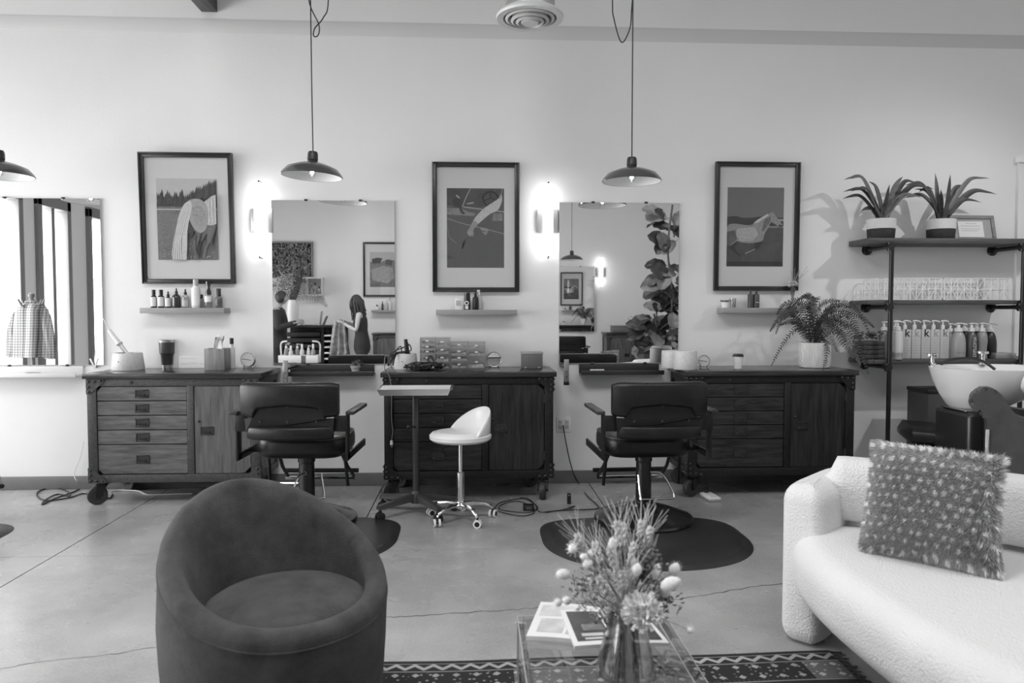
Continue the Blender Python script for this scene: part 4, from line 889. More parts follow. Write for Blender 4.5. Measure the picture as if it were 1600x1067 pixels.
# ================================================================ BARBER CHAIRS, MATS
def barber_chair(x, y, rz, label):
    """back towards the camera (-y), footrest towards the wall"""
    t = thing('barber_chair', label, 'chair', (x, y, 0), rz, 'black barber chairs')
    B().lathe([(0, 0), (.305, 0), (.315, .006), (.31, .02), (.285, .026), (.275, .03), (.2, .062), (.1, .095), (.06, .11), (0, .11)], 48).done('base_disc', M('gloss_base', .014, .22, coat=.4), t)
    B().lathe([(0, .1), (.06, .1), (.062, .125), (.05, .13), (.048, .37), (.054, .375), (.054, .43), (0, .43)], 24).done('column', M('column_black', .015, .3), t)
    B().cyl((0, 0, .43), (0, 0, .45), .02, n=12).done('piston', chrome, t)
    B().bb(-.16, .16, -.16, .16, .445, .47, .006).done('seat_plate', steels, t)
    # seat cushion: crowned, bulging back edge
    n = 40; pl = []
    for i in range(n):
        a = 2*PI*i/n; ca, sa = math.cos(a), math.sin(a); pl.append((.275*abs(ca)**.45*(1 if ca > 0 else -1), .05+.255*abs(sa)**.5*(1 if sa > 0 else -1)))
    o = B().rprism(pl, .425, .56, .045, crown=.018).done('seat', leather, t)
    B().tube([(px__*.97, (py__-.05)*.97+.05, .545) for px__, py__ in pl], .006, 5, cl=True).done('piping', leathg, o)
    # backrest: upper pad, bolted plate, lumbar roll
    yb = -.33; n = 14; b = B()
    def pad(x0, x1, z0, z1, th, bow, cut=0):
        rs = []; m = 22
        for k in range(m+1):
            u = -1+2*k/m; xx = (x0+x1)/2+(x1-x0)/2*u; yy = yb-bow*(u*u-1)*-1
            zlo = z0+(cut*max(0, 1-abs(u)/.72)**.18 if cut and abs(u) < .72 else 0); e = 1-abs(u)**8*.3; rr = th/2*e; cz = (zlo+z1)/2; hh = (z1-zlo)/2*(1-abs(u)**14*.12)
            ring = []
            for i in range(16):
                a = 2*PI*i/16; ca, sa = math.cos(a), math.sin(a)
                ring.append((xx, yy+rr*(abs(ca)**.8)*(1 if ca > 0 else -1), cz+hh*(abs(sa)**.35)*(1 if sa > 0 else -1)))
            rs.append(ring)
        return rs
    B().loft(pad(-.285, .285, .705, .915, .075, .05, cut=.07)).done('backrest', leather, t)
    b = B(); pl = [(-.255, .62), (.255, .62), (.262, .70), (.215, .70), (.195, .805), (-.195, .805), (-.215, .70), (-.262, .70)]
    b.prism(pl, lambda u, v, d: (u, yb-.0-.05*(1-(u/.285)**2)+d, v), -.014, .012); bp = b.done('back_plate', steels, t)
    for u in (-.165, 0, .165):
        for v in (.775, .685): B().lathe([(.008, 0), (.007, .003), (0, .004)], 8, (u, yb-.05*(1-(u/.285)**2)-.014, v), Matrix.Rotation(PI/2, 3, 'X')).done('bolt', iron, bp)
    B().loft(pad(-.25, .25, .575, .655, .06, .05)).done('lumbar_roll', leather, t)
    for q in (-1, 1):
        B().bb(q*.345-.026, q*.345+.026, -.315, .09, .715, .738, .007).done('armrest', leathg, t)
        b = B(); b.bb(q*.325-.007, q*.325+.007, -.312, -.245, .44, .714, .003); b.bb(q*.325-.007, q*.325+.007, -.3, .22, .44, .485, .003)
        b.bb(q*.285-.03, q*.285+.045, -.33, -.32, .62, .714, .003) if q > 0 else b.bb(q*.285-.045, q*.285+.03, -.33, -.32, .62, .714, .003)
        b.bb(min(q*.25, q*.325), max(q*.25, q*.325), -.05, .02, .445, .46); b.done('side_frame', steels, t)
    b = B()                                              # footrest frame reaching forward
    for q in (-1, 1): b.tube([(q*.2, .05, .45), (q*.215, .2, .3), (q*.225, .34, .21)], .012, 8)
    b.tube([(-.25, .38, .235), (.25, .38, .235)], .015, 10); b.done('footrest', steels, t)
    B().tube([(-.235, .33, .195), (.235, .33, .195)], .012, 8).done('footrest_bar', chrome, t)
    # rear heel bar beneath the seat, and pump lever
    for q in (-1, 1): B().tube([(q*.24, .0, .44), (q*.25, .05, .21)], .011, 8).done('strut', steels, t)
    B().tube([(-.25, .05, .225), (-.05, -.02, .24), (0, .0, .24)], .008, 8).done('side_bar', chrome, t)
    B().tube(spline([(.03, -.05, .31), (.1, -.07, .30), (.16, -.09, .2), (.17, -.1, .165), (.15, -.11, .155), (-.03, -.12, .155), (-.05, -.12, .17), (-.055, -.08, .3)], 5), .007, 8).done('pump_lever', chrome, t)
    return t
ch = barber_chair(1.085, -1.08, .04, 'black barber chair at the right, standing on the round-edged mat')
def mat_(cx, label, dy=0):
    n = 48; hw, yb, yf = .61, -.87, -1.88; pl = []
    cut = .31
    for i in range(2*n):
        a = PI*i/n; ca, sa = math.cos(a), math.sin(a); bk = sa > 0
        pl.append((hw*abs(ca)**(.62 if bk else .9)*(1 if ca > 0 else -1), -1.36+(.47*abs(sa)**.42 if bk else -.53*abs(sa)**.95)))
    q = []
    for p in pl:
        if not q or (Vector(p)-Vector(q[-1])).length > .012: q.append(p)
    t = thing('floor_mat', label, 'mat', (cx, -1.3+dy, 0), 0, 'black anti-fatigue mats under the chairs')
    q = [(x, y+1.3) for x, y in q]
    n = len(q); P = [Vector(v) for v in q]; cen = Vector((0, -.05))
    b = B(); b.loft([[(p.x, p.y, .0005) for p in P], [(p.x*.997, p.y*.997, .003) for p in P], [(cen.x+(p.x-cen.x)*.9, cen.y+(p.y-cen.y)*.9, .016) for p in P]]); b.done('bevelled_edge', rubber, t, ang=60)
    B().loft([[(cen.x+(p.x-cen.x)*.9, cen.y+(p.y-cen.y)*.9, .0162) for p in P], [(cen.x+(p.x-cen.x)*.89, cen.y+(p.y-cen.y)*.89, .018) for p in P]]).done('surface', M('mat_top', .03, .3, var=.3, scale=3, bump=.1, bs=150), t)
    return t
mat_(1.01, 'black rounded rubber mat under the right barber chair', -.1); mat_(-1.06, 'black rounded rubber mat under the left barber chair'); mat_(-3.42, 'black rounded rubber mat cut off by the left edge of the picture')
ch.location.z = .0185
c_ = dup(ch, (-1.06, -1.0, .0185), -.05, 'black barber chair at the left, behind the grey armchair')
for k in c_.children:
    if k.name.startswith('pump_lever'): k.scale = (-1, 1, 1); k.rotation_euler = (0, 0, .8)
c0_ = dup(ch, (-3.4, -1.0, .0185), -.95, 'black barber chair at the far left, only its footrest in view')
for k in c0_.children:
    if not k.name.startswith(('base_disc', 'column', 'foot', 'strut')): k.location.z -= .09

# ================================================================ TRAY STAND, STOOL
x, y = -.385, -.80; t = thing('tray_stand', 'wheeled tray stand with a shallow steel tray on one dark column', 'stand', (x, y, 0))
b = B(); W_, D_ = .235, .14; z = .80
b.loft([[(-W_*.93, -D_*.9, z), (W_*.93, -D_*.9, z), (W_*.93, D_*.9, z), (-W_*.93, D_*.9, z)], [(-W_, -D_, z+.038), (W_, -D_, z+.038), (W_, D_, z+.038), (-W_, D_, z+.038)], [(-W_-.014, -D_-.014, z+.04), (W_+.014, -D_-.014, z+.04), (W_+.014, D_+.014, z+.04), (-W_-.014, D_+.014, z+.04)],
 [(-W_-.014, -D_-.014, z+.043), (W_+.014, -D_-.014, z+.043), (W_+.014, D_+.014, z+.043), (-W_-.014, D_+.014, z+.043)], [(-W_+.004, -D_+.004, z+.041), (W_-.004, -D_+.004, z+.041), (W_-.004, D_-.004, z+.041), (-W_+.004, D_-.004, z+.041)], [(-W_*.92, -D_*.88, z+.004), (W_*.92, -D_*.88, z+.004), (W_*.92, D_*.88, z+.004), (-W_*.92, D_*.88, z+.004)]]).done('tray', M('tray_steel', .72, .22, metal=.9), t)
B().bb(-.13, .13, -.02, .02, z-.014, z-.001, .003).done('tray_support', steels, t)
B().cyl((0, 0, .12), (0, 0, z-.014), .022, n=16).done('column', M('stand_column', .05, .35, metal=.3), t)
B().cyl((0, -.02, .58), (-.035, -.05, .585), .006, n=8).done('knob_stem', steels, t); B().ball((-.04, -.055, .586), .014, n=10, m=6).done('knob', steels, t)
sm = M('stand_base', .05, .4)
B().lathe([(0, .07), (.04, .07), (.036, .13), (.026, .15), (0, .15)], 20).done('hub', sm, t)
for k, a in enumerate((2.75, 3.85, 5.3, .15)):
    d = Vector((math.cos(a), math.sin(a), 0)); L_ = .27 if k in (0, 3) else .30
    n_ = Vector((-d.y, d.x, 0)); b = B()
    b.loft([[Vector((0, 0, zz))+n_*q+d*.02 for q, zz in ((-.022, .085), (.022, .085), (.018, .135), (-.018, .135))], [Vector((0, 0, zz))+n_*q+d*L_ for q, zz in ((-.02, .075), (.02, .075), (.016, .1), (-.016, .1))]]); b.done('leg', sm, t, ang=60)
    e_ = d*(L_-.015); b = B(); b.cyl(e_+Vector((0, 0, .06)), e_+Vector((0, 0, .082)), .009, n=8); q = e_+n_*.0
    for s in (-1, 1): b.cyl(e_+n_*s*.006+Vector((0, 0, .028)), e_+n_*s*.02+Vector((0, 0, .028)), .028, n=16)
    b.bb(e_.x-.012, e_.x+.012, e_.y-.012, e_.y+.012, .04, .062); b.done('caster', plasb, t)
x, y = -.085, -.98; t = thing('salon_stool', 'white low-backed rolling stool with chrome five-star base', 'stool', (x, y, 0))
wv_ = M('white_vinyl', .83, .3, bump=.03, bs=30, var=.01)
B().lathe([(0, .51), (.13, .508), (.18, .515), (.198, .53), (.2, .552), (.185, .568), (.16, .574), (.155, .571), (.15, .576), (.08, .582), (0, .583)], 40, sx=1, sy=.95).done('seat', wv_, t)
# low wrap-around backrest, high side to the right
n = 30; ang0 = .5; rs = []
for i in range(n+1):
    u = -1+2*i/n; a = ang0+u*1.5; h_ = .17*(math.cos(u*PI/2)**.75 if abs(u) < 1 else 0); zt_ = .553+max(h_, .003); th = .026
    pr = []
    for k in range(14):
        q = 2*PI*k/14; rr = .182+th*.5*math.cos(q)+.012*max(0, (zt_-.55))*4*max(0, math.sin(q)); zz = .548+(zt_-.548)*.5*(1+abs(math.sin(q))**.6*(1 if math.sin(q) > 0 else -1)); pr.append((rr*math.cos(a), rr*.96*math.sin(a), zz))
    rs.append(pr)
B().loft(rs).done('backrest', wv_, t)
B().cyl((0, 0, .3), (0, 0, .5), .014, n=16).done('gas_rod', chrome, t); B().lathe([(0, .1), (.024, .1), (.025, .31), (.018, .315), (0, .315)], 20).done('gas_cylinder', chrome, t)
B().bb(-.07, .07, -.05, .05, .5, .512, .003).done('seat_plate', steels, t); B().tube([(-.03, -.03, .498), (-.1, -.07, .485), (-.13, -.09, .47)], .005, 8).done('height_lever', plasb, t)
B().lathe([(0, .075), (.03, .075), (.032, .115), (.026, .125), (0, .125)], 18).done('hub', chrome, t)
for k in range(5):
    a = -1.15+k*2*PI/5+.1; d = Vector((math.cos(a), math.sin(a), 0)); n_ = Vector((-d.y, d.x, 0)); rs = []
    for u, zz, hw_, hh in ((.02, .1, .017, .018), (.09, .105, .015, .015), (.16, .095, .012, .012), (.205, .075, .01, .012), (.215, .06, .008, .008)):
        rs.append([d*u+n_*hw_*math.cos(q)+Vector((0, 0, zz+hh*math.sin(q))) for q in [2*PI*i/8 for i in range(8)]])
    B().loft(rs).done('leg', chrome, t)
    e_ = d*.215; w0 = Matrix.Rotation(a+.9, 3, 'Z') @ Vector((0, 1, 0)); c = B(); c.cyl(e_+Vector((0, 0, .03)), e_+Vector((0, 0, .062)), .007, n=8); c.cyl(e_-w0*.012+Vector((0, 0, .03)), e_+w0*.012+Vector((0, 0, .03)), .012, n=12)
    c = c.done('caster', plasb, t)
    for s in (-1, 1):
        p0, p1 = e_+w0*s*.009+Vector((0, 0, .0255)), e_+w0*s*.022+Vector((0, 0, .0255)); B().cyl(p0, p1, .025, n=20).done('wheel', paper, c); B().cyl(p1, p1+w0*s*.001, .016, n=16).done('wheel_cap', plasb, c)

# ================================================================ CORDS AND BITS ON THE FLOOR
def cord(pp, label, m, r=.004, extra=None, grp=None):
    P = [F(a, b_, .006) if len(q) == 0 else W(a, b_, q[0]) for a, b_, *q in pp]
    return single(B(O(*P[0])).tube(spline(P, 6), r, 6), 'cable', m, label, 'cord', grp)
cord([(124, 764), (116, 768), (105, 772), (85, 779), (66, 788), (72, 780), (90, 772), (108, 775), (107, 769), (95, 764), (75, 763), (60, 768), (59, 776), (75, 782), (110, 777), (130, 771), (150, 775), (152, 784), (168, 778), (172, 778), (176, 772)], 'black cord curling on the floor by the left caster', plasb, .005)
cord([(131, 690, -.03), (125, 715, -.03), (116, 740, -.035), (120, 752, -.05), (125, 758)], 'thin white cord running down the wall left of the left cabinet', whc, .003)
cord([(172, 768), (190, 766), (215, 767), (225, 771), (235, 773), (270, 772), (300, 771)], 'white cord lying under the left cabinet', whc, .005)
cord([(880, 664, -.02), (884, 690, -.03), (893, 730, -.05), (905, 757, -.06), (918, 775), (931, 787), (935, 794), (915, 796), (880, 797), (850, 800)], 'black cord running down from the white wall outlet', plasb, .004)
cord([(772, 797), (780, 786), (805, 780), (822, 780), (840, 792), (828, 800), (800, 799), (780, 795), (785, 788), (805, 783), (825, 788), (835, 800), (818, 806), (795, 803), (776, 798)], 'thin black cord coiled on the floor right of the stool', plasb, .003)
cord([(890, 795), (898, 790), (880, 796), (845, 800), (836, 788), (825, 779), (812, 777)], 'thin black charger cord on the floor before the middle cabinet', plasb, .003)
p = F(826, 797); t = thing('power_adapter', 'black power adapter lying among coiled cords', 'adapter', (p.x, p.y, 0)); B().bb(-.037, .037, -.025, .025, 0.0005, .04, .005).done('block', plasb, t); B().bb(-.02, .02, -.0255, -.025, .012, .03).done('rating_label', M('dark_label', .08, .5), t)
p = F(889, 787); t = thing('charger', 'small black upright charger standing near the right mat', 'adapter', (p.x, p.y, 0)); B().bb(-.013, .013, -.012, .012, .0005, .075, .004).done('body', plasb, t); B().bb(-.007, .007, -.0125, -.012, .06, .065).done('mark', greyl, t)
a, c = F(1098, 772), F(1122, 788); t = thing('power_strip', 'small white power strip lying on the floor by the right caster', 'power strip', ((a.x+c.x)/2, (a.y+c.y)/2, 0), .1)
B().bb(-.048, .048, -.09, .09, .0005, .012, .004).done('base', M('strip_grey', .3, .5), t); B().bb(-.045, .045, -.087, .087, .012, .032, .008).done('body', white, t); B().bb(-.015, .015, .055, .07, .032, .034).done('switch', plasb, t)
for k in range(3): B().bb(-.018, .018, -.065+k*.038, -.045+k*.038, .032, .0335).done('socket', M('socket_grey', .6, .4), t)
# ================================================================ PIPE RACK AT THE RIGHT
yr = -.33
def rz_(py): return W(1450, py, yr).z
tops = [rz_(371.5), rz_(469), rz_(562)]
xr0, xr1 = W(1391, 500, yr).x, W(1597, 500, yr).x
t = thing('pipe_shelf_rack', 'black pipe rack holding three dark wooden planks', 'shelf', (xr0, yr, 0)); b = B(t)
for k, (z, th) in enumerate(zip(tops, (.042, .03, .034))):
    xl = W(1326+(3 if k else 0), 480, -.03).x; B(t).bb(xl, xr1+(.25 if k == 0 else .02), -.31, -.012, z-th, z, .004).done('plank', rackw, t)
for x in (xr0, xr1):
    b = B(t); b.cyl((x, yr, .012), (x, yr, tops[0]-.055), .0165, n=14)
    b.done('upright', pipem, t); b = B(t); b.lathe([(0, 0), (.045, 0), (.045, .008), (.024, .012), (.022, .03), (0, .03)], 18, (x, yr, 0)); b.done('floor_flange', pipem, t)
    for k, z in enumerate(tops):
        zz = z-(.066, .052, .056)[k]; b = B(t); xo = x-.012
        b.cyl((xo, yr, zz), (xo, -.01, zz), .0165, n=12); b.cyl((xo, yr-.024, zz), (xo, yr+.03, zz), .025, n=12); b.cyl((xo, yr, zz-.03), (xo, yr, zz+.03), .024, n=12)
        b.done('cross_pipe', pipem, t)
        b = B(t); b.lathe([(0, 0), (.042, 0), (.042, .008), (.026, .012), (.024, .028), (0, .028)], 20, (xo, -.001, zz), Matrix.Rotation(PI/2, 3, 'X'))
        fl_ = b.done('wall_flange', pipem, t)
        for q in range(4): B(t).lathe([(0, 0), (.005, 0), (0, .003)], 6, (xo+.034*math.cos(q*PI/2+.8), -.0095, zz+.034*math.sin(q*PI/2+.8)), Matrix.Rotation(PI/2, 3, 'X')).done('screw', brush, fl_)
tl = tops[2]+.0006
# two dracaena-like plants
whp, bkp = M('rope_white', .62, .7, bump=.3, bs=60), M('rope_black', .02, .7, bump=.3, bs=60)
def rx(px, y=-.2): return W(px, 480, y).x
def ribbon_leaf(parent, P, wd, mat):
    P = spline(P, 6); m = len(P); b = B(); rows = []
    for i, p in enumerate(P):
        a, c = P[max(0, i-1)], P[min(m-1, i+1)]; d = (c-a).normalized(); sd = d.cross(Vector((0, -.8, .6))); sd = sd.normalized() if sd.length > .05 else Vector((1, 0, 0)); u = i/(m-1)
        w_ = wd*(math.sin(PI*min(1, .18+u*.82))**.8*(1-u**5)+.03); nn = d.cross(sd).normalized()
        rows.append([b._v(p+sd*w_-nn*w_*.35), b._v(p), b._v(p-sd*w_-nn*w_*.35)])
    for a, c in zip(rows, rows[1:]):
        for j in (0, 1): b.f((a[j], c[j], c[j+1], a[j+1]))
    return b.done('leaf', mat, parent, norm=False, ang=70)
spikes = [((1374, 372), [((1316, 311), 285), ((1317, 300), 278), ((1330, 299), 283), ((1318, 281), 277), ((1357, 284), 300), ((1390, 288), 330), ((1411, 276), 300), ((1437, 288), 290), ((1461, 296), 294), ((1440, 309), 306), ((1345, 330), 310), ((1408, 305), 320)]),
          ((1467, 372), [((1412, 310), 308), ((1413, 290), 290), ((1436, 300), 300), ((1461, 270), 292), ((1485, 272), 300), ((1470, 296), 320), ((1547, 279), 288), ((1558, 304), 302), ((1534, 317), 315), ((1508, 290), 300), ((1500, 318), 320), ((1428, 296), 305)])]
for k, ((px, py), tips) in enumerate(spikes):
    x = rx(px, -.19); t = thing('spiky_plant', ('left' if k == 0 else 'right')+' sword-leaved plant in a two-tone rope pot on the top plank', 'plant', (x, -.19, tops[0]+.0006), 0, 'sword-leaved plants on the rack')
    s_ = 1.04
    o = B().lathe([(0, 0), (.088*s_, 0), (.092*s_, .006), (.097*s_, .075), (.0965*s_, .0765), (0, .0765)], 32).done('pot_base', bkp, t)
    B().lathe([(.0968*s_, .077), (.101*s_, .15), (.096*s_, .152), (.09*s_, .13), (0, .13)], 32).done('pot_rim', whp, t)
    for i, ((tx, ty), my) in enumerate(tips):
        dy = -.19+R.uniform(-.13, .09); T3 = W(tx, ty, dy)-t.location; bs_ = Vector((R.uniform(-.02, .02), R.uniform(-.02, .02), .125))
        mid = bs_.lerp(T3, .55); zz = W((px+tx)/2, my, -.19).z-t.location.z; mid.z = max(mid.z, min(T3.z+.02, zz+.03)) if abs(T3.x) > .1 else mid.z
        ribbon_leaf(t, [bs_, bs_.lerp(mid, .5)+Vector((0, 0, .025)), mid, mid.lerp(T3, .6)+Vector((0, 0, .008)), T3], R.uniform(.017, .024), leafd if i % 3 else leafm)
# leaning frame with certificate
x = rx(1523, -.06); t = thing('document_frame', 'wooden frame with a pale certificate leaning on the wall behind the right plant', 'picture', (x-.02, -.075, tops[0]+.0008)); t.rotation_euler = (-.22, 0, .03)
fwd_ = M('frame_wood', .22, .5, var=.25, scale=5, st=(1, 1, 9)); b = B(); w2, h2 = .185, .215
for a in ((-w2, w2, 0, .028), (-w2, w2, h2-.028, h2), (-w2, -w2+.028, .028, h2-.028), (w2-.028, w2, .028, h2-.028)): b.bb(a[0], a[1], 0, .02, a[2], a[3], .003)
b.done('frame', fwd_, t); B().bb(-w2+.02, w2-.02, .01, .016, .02, h2-.02).done('backing', M('linen', .38, .8), t)
B().bb(-.125, .085, .004, .0095, .035, .165).done('certificate', paper, t)
for k, (a, c, z) in enumerate(((-.06, .03, .145), (-.1, .06, .125), (-.1, .06, .1), (-.1, .04, .085))): B().bb(a, c, .0034, .0041, z, z+.004).done('print_line', greyl, t)
# wire baskets
wm = M('wire_white', .8, .4)
for k, (pa, pb) in enumerate(((1357, 1459), (1458, 1565))):
    xa, xb = rx(pa+2, -.16), rx(pb-2, -.16); cx_ = (xa+xb)/2; rx_ = (xb-xa)/2; ry_ = .115; z0 = tops[1]+.004; H = .165
    t = thing('wire_basket', ('left' if k == 0 else 'right')+' white geometric wire basket on the middle plank', 'basket', (cx_, -.155, tops[1]+.0006), 0, 'wire baskets on the rack')
    n = 10
    def pt(i, z, s=1): return Vector(((rx_-.004)*(-1+2*i/n), -ry_*s, z))
    for s in (1, -1):
        b = B()
        for z in (.004, H*.5, H): b.tube([pt(0, z, s), pt(n, z, s)], .003, 5)
        for i in range(n+1): b.tube([pt(i, .004, s), pt(i, H, s)], .003, 5)
        for i in range(0, n, 1):
            a, c = ((i, i+1) if i % 2 == 0 else (i+1, i)); b.tube([pt(a, .004, s), pt(c, H*.5, s)], .0026, 5); b.tube([pt(c, H*.5, s), pt(a, H, s)], .0026, 5)
        o = b.done('wire_side', wm, t); o['kind'] = 'stuff'
    b = B()
    for i in (0, n):
        for z in (.004, H*.5, H): b.tube([pt(i, z, 1), pt(i, z, -1)], .003, 5)
        for q in (-.5, 0, .5): p_ = pt(i, 0, 0); b.tube([p_+Vector((0, ry_*q*1.4, .004)), p_+Vector((0, ry_*q*1.4, H))], .003, 5)
        b.tube([pt(i, .004, 1), pt(i, H, -1)], .0026, 5)
    for i in range(1, n, 2): b.tube([pt(i, .004, 1), pt(i, .004, -1)], .003, 5)
    o = b.done('wire_ends', wm, t); o['kind'] = 'stuff'
# lower plank: products
GB = 'bottles on the lower rack plank'
kb = M('carton_pale', .50, .55); kd = M('print_black', .012, .5); kg = M('print_grey', .28, .5); kl = M('print_midgrey', .13, .5)
def kbottle(px, mk, label, yy=-.2):
    x = rx(px, yy); t = thing('pump_bottle', label, 'bottle', (x, yy, tl), 0, GB); w2 = .0355; h_ = .225
    B().bb(-w2, w2, -.03, .03, 0, h_, .004).done('body', kb, t)
    B().bb(-w2*.85, w2*.85, -.0312, -.0302, h_*.74, h_*.745).done('rule', kg, t)
    for q in range(6): B().bb(-w2*.6, w2*(.5-.2*(q % 2)), -.0311, -.0302, h_*(.64-.09*q), h_*(.64-.09*q)+.0022).done('print_line', kg, t)
    letters('k', .082, mk, 'letter', t, (.002, -.0305, h_*.765), (PI/2, 0, 0), bold=.0012 if mk is kd else 0)
    B().lathe([(0, h_), (.014, h_), (.0145, h_+.028), (.012, h_+.034), (.006, h_+.036), (.0055, h_+.058), (0, h_+.058)], 14).done('collar', pumpw, t)
    B().tube([(-.014, 0, h_+.06), (0, 0, h_+.066), (.016, 0, h_+.066), (.04, 0, h_+.062), (.048, 0, h_+.054)], .006, 8).done('pump', pumpw, t)
    return t
kbottle(1399.5, kd, 'square pump bottle printed with a k, mostly hidden behind the white front bottle', -.20)
kbottle(1414.5, kd, 'square pump bottle with a bold black k just right of the white front bottle', -.2)
kbottle(1429.5, kg, 'square pump bottle with a pale grey k, left of the middle one')
kbottle(1444.5, kd, 'square pump bottle with the boldest black k, middle of the row')
kbottle(1459.2, kg, 'square pump bottle with a thin pale k, right of the middle one')
kbottle(1473.8, kl, 'square pump bottle with a dark grey k, right end of the row')
rnd = [(0, 0), (.93, 0), (1, .03), (1, .5), (.95, .68), (.82, .84), (.6, .95), (.4, 1), (0, 1)]
g1, g2, g3, g4 = M('bottle_grey', .26, .35), M('bottle_pale', .34, .35), M('bottle_dark', .09, .3), M('bottle_black', .02, .35)
def lbottle(px, yy, w_, h_, body, label, lab=None, prof=rnd): return bottle(rx(px, yy), yy, tl, w_, h_, label, GB, body, pumpw, 'pump', cap_h=.24, cap_w=.5, lab=lab, prof=prof, px_is_x=True, name='pump_bottle')
lbottle(1382, -.2, .082, .285, g1, 'grey tapering pump bottle left of the rack upright', prof=[(0, 0), (.95, 0), (1, .03), (.95, .4), (.8, .8), (.6, .96), (.35, 1), (0, 1)])
t = lbottle(1403, -.285, .082, .29, M('bottle_white2', .62, .35), 'white pump bottle with a grey foot, standing in front by the upright', prof=[(0, 0), (.9, 0), (.97, .03), (1, .5), (.92, .9), (.86, .96), (.4, 1), (0, 1)])
B().lathe([(.0395, .004), (.0412, .05), (.0405, .052), (.0385, .004), (.0395, .004)], 20).done('foot_band', g1, t)
lbottle(1486, -.2, .07, .27, g1, 'slim grey pump bottle half hidden beside the k row')
t = lbottle(1498.5, -.24, .105, .275, g2, 'widest pale grey round-shouldered pump bottle', lab=(g1, .2, .27))
lbottle(1508, -.13, .1, .275, g4, 'black pump bottle behind the widest pale one')
t = lbottle(1519, -.24, .08, .275, g3, 'dark pump bottle with pale lettering running up its side')
letters('DIPLOMA', .036, kb, 'lettering', t, (.012, -.0415, .092), (PI/2, -PI/2, 0), bold=.0004)
lbottle(1527, -.13, .095, .275, g4, 'black pump bottle behind the dark lettered one')
t = lbottle(1535.5, -.24, .078, .275, g1, 'grey pump bottle with a pinched waist', prof=[(0, 0), (.95, 0), (1, .03), (.88, .3), (.92, .45), (1, .62), (1, .75), (.85, .92), (.4, 1), (0, 1)], lab=(g3, .2, .26))
lbottle(1548, -.15, .095, .27, g4, 'black pump bottle at the right end of the lower plank')
xa = rx(1575, -.2); t = thing('paper_stack', 'low stack of grey books at the right end of the lower plank', 'book', (xa-.03, -.19, tl)); B().bb(-.1, .09, -.07, .07, 0, .02, .002).done('lower_book', M('book_grey', .22, .6), t); B().bb(-.09, .07, -.06, .07, .0205, .042, .002).done('upper_book', M('book_pale', .34, .6), t)
x = rx(1358, -.17); t = thing('slatted_planter', 'dark slatted box of small leafy plants on the lower plank behind the fern', 'planter', (x, -.17, tl))
for k in range(4): B().bb(-.085, .085, -.08, .08, .004+k*.034, .034+k*.034, .003).done('slat', M('planter_wood', .05, .5), t)
for k in range(60): B().ball((R.uniform(-.08, .08), R.uniform(-.07, .07), .15+R.uniform(0, .055)), .016, .011, .004, 6, 4, rot=(R.uniform(-1, 1), R.uniform(-1, 1), R.uniform(0, 6))).done('leaf', leafm, t)

# ================================================================ SHAMPOO STATIONS
def shampoo(x, y, label):
    t = thing('shampoo_basin', label, 'basin', (x, y, 0)); n = 44
    def el(cx, cy, a, c, z, dz=0): return [(cx+a*abs(math.cos(q))**.8*(1 if math.cos(q) > 0 else -1), cy+c*abs(math.sin(q))**.8*(1 if math.sin(q) > 0 else -1), z+dz*math.cos(q)) for q in [2*PI*i/n for i in range(n)]]
    rs = [el(-.17, 0, .02, .02, .735), el(-.17, 0, .08, .1, .737), el(-.14, 0, .15, .14, .76), el(-.08, 0, .25, .2, .83), el(-.02, 0, .345, .25, .91), el(0, 0, .385, .265, .975), el(0, 0, .39, .268, .997), el(0, 0, .38, .258, 1.0), el(0, 0, .36, .24, .992), el(-.02, 0, .31, .2, .93), el(-.08, 0, .15, .1, .85), el(-.08, 0, .02, .02, .845)]
    B().loft(rs).done('bowl', cerw, t)
    for q, hh in ((-.27, .07), (.07, .085)):
        b = B(); z = .998
        b.lathe([(0, 0), (.022, 0), (.024, .01), (.013, .014), (.013, hh-.02), (.02, hh-.016), (.02, hh), (0, hh+.004)], 16, (q, .235, z)); o = b.done('tap', chrome, t)
        for k in range(4): an = k*PI/2+.4; B().cyl((q, .235, z+hh-.008), (q+.034*math.cos(an), .235+.034*math.sin(an), z+hh-.006), .007, .009, 8).done('tap_spoke', chrome, o)
    B().tube(spline([(-.22, .23, 1.0), (-.18, .2, 1.03), (-.1, .15, 1.045), (-.03, .1, 1.03), (.02, .05, .98)]), .009, 8).done('spray_hose', plasb, t)
    B().tube(spline([(-.2, .02, .80), (-.23, .0, .74), (-.25, -.02, .66), (-.26, -.02, .6), (-.2, -.05, .575), (-.12, -.05, .575)]), .008, 8).done('drain_hose', plasb, t)
    B().bb(-.29, -.06, -.17, .18, .0, .735, .03, seg=3).done('pedestal', M('pedestal_black', .02, .3), t)
    B().bb(-.28, -.07, -.12, .12, .7355, .745, .003).done('pedestal_plate', chrome, t)
    return t
p = W(1464, 580, -1.3); bx = p.x+.39
shampoo(bx, -1.3, 'white shampoo basin on a black pedestal at the right')
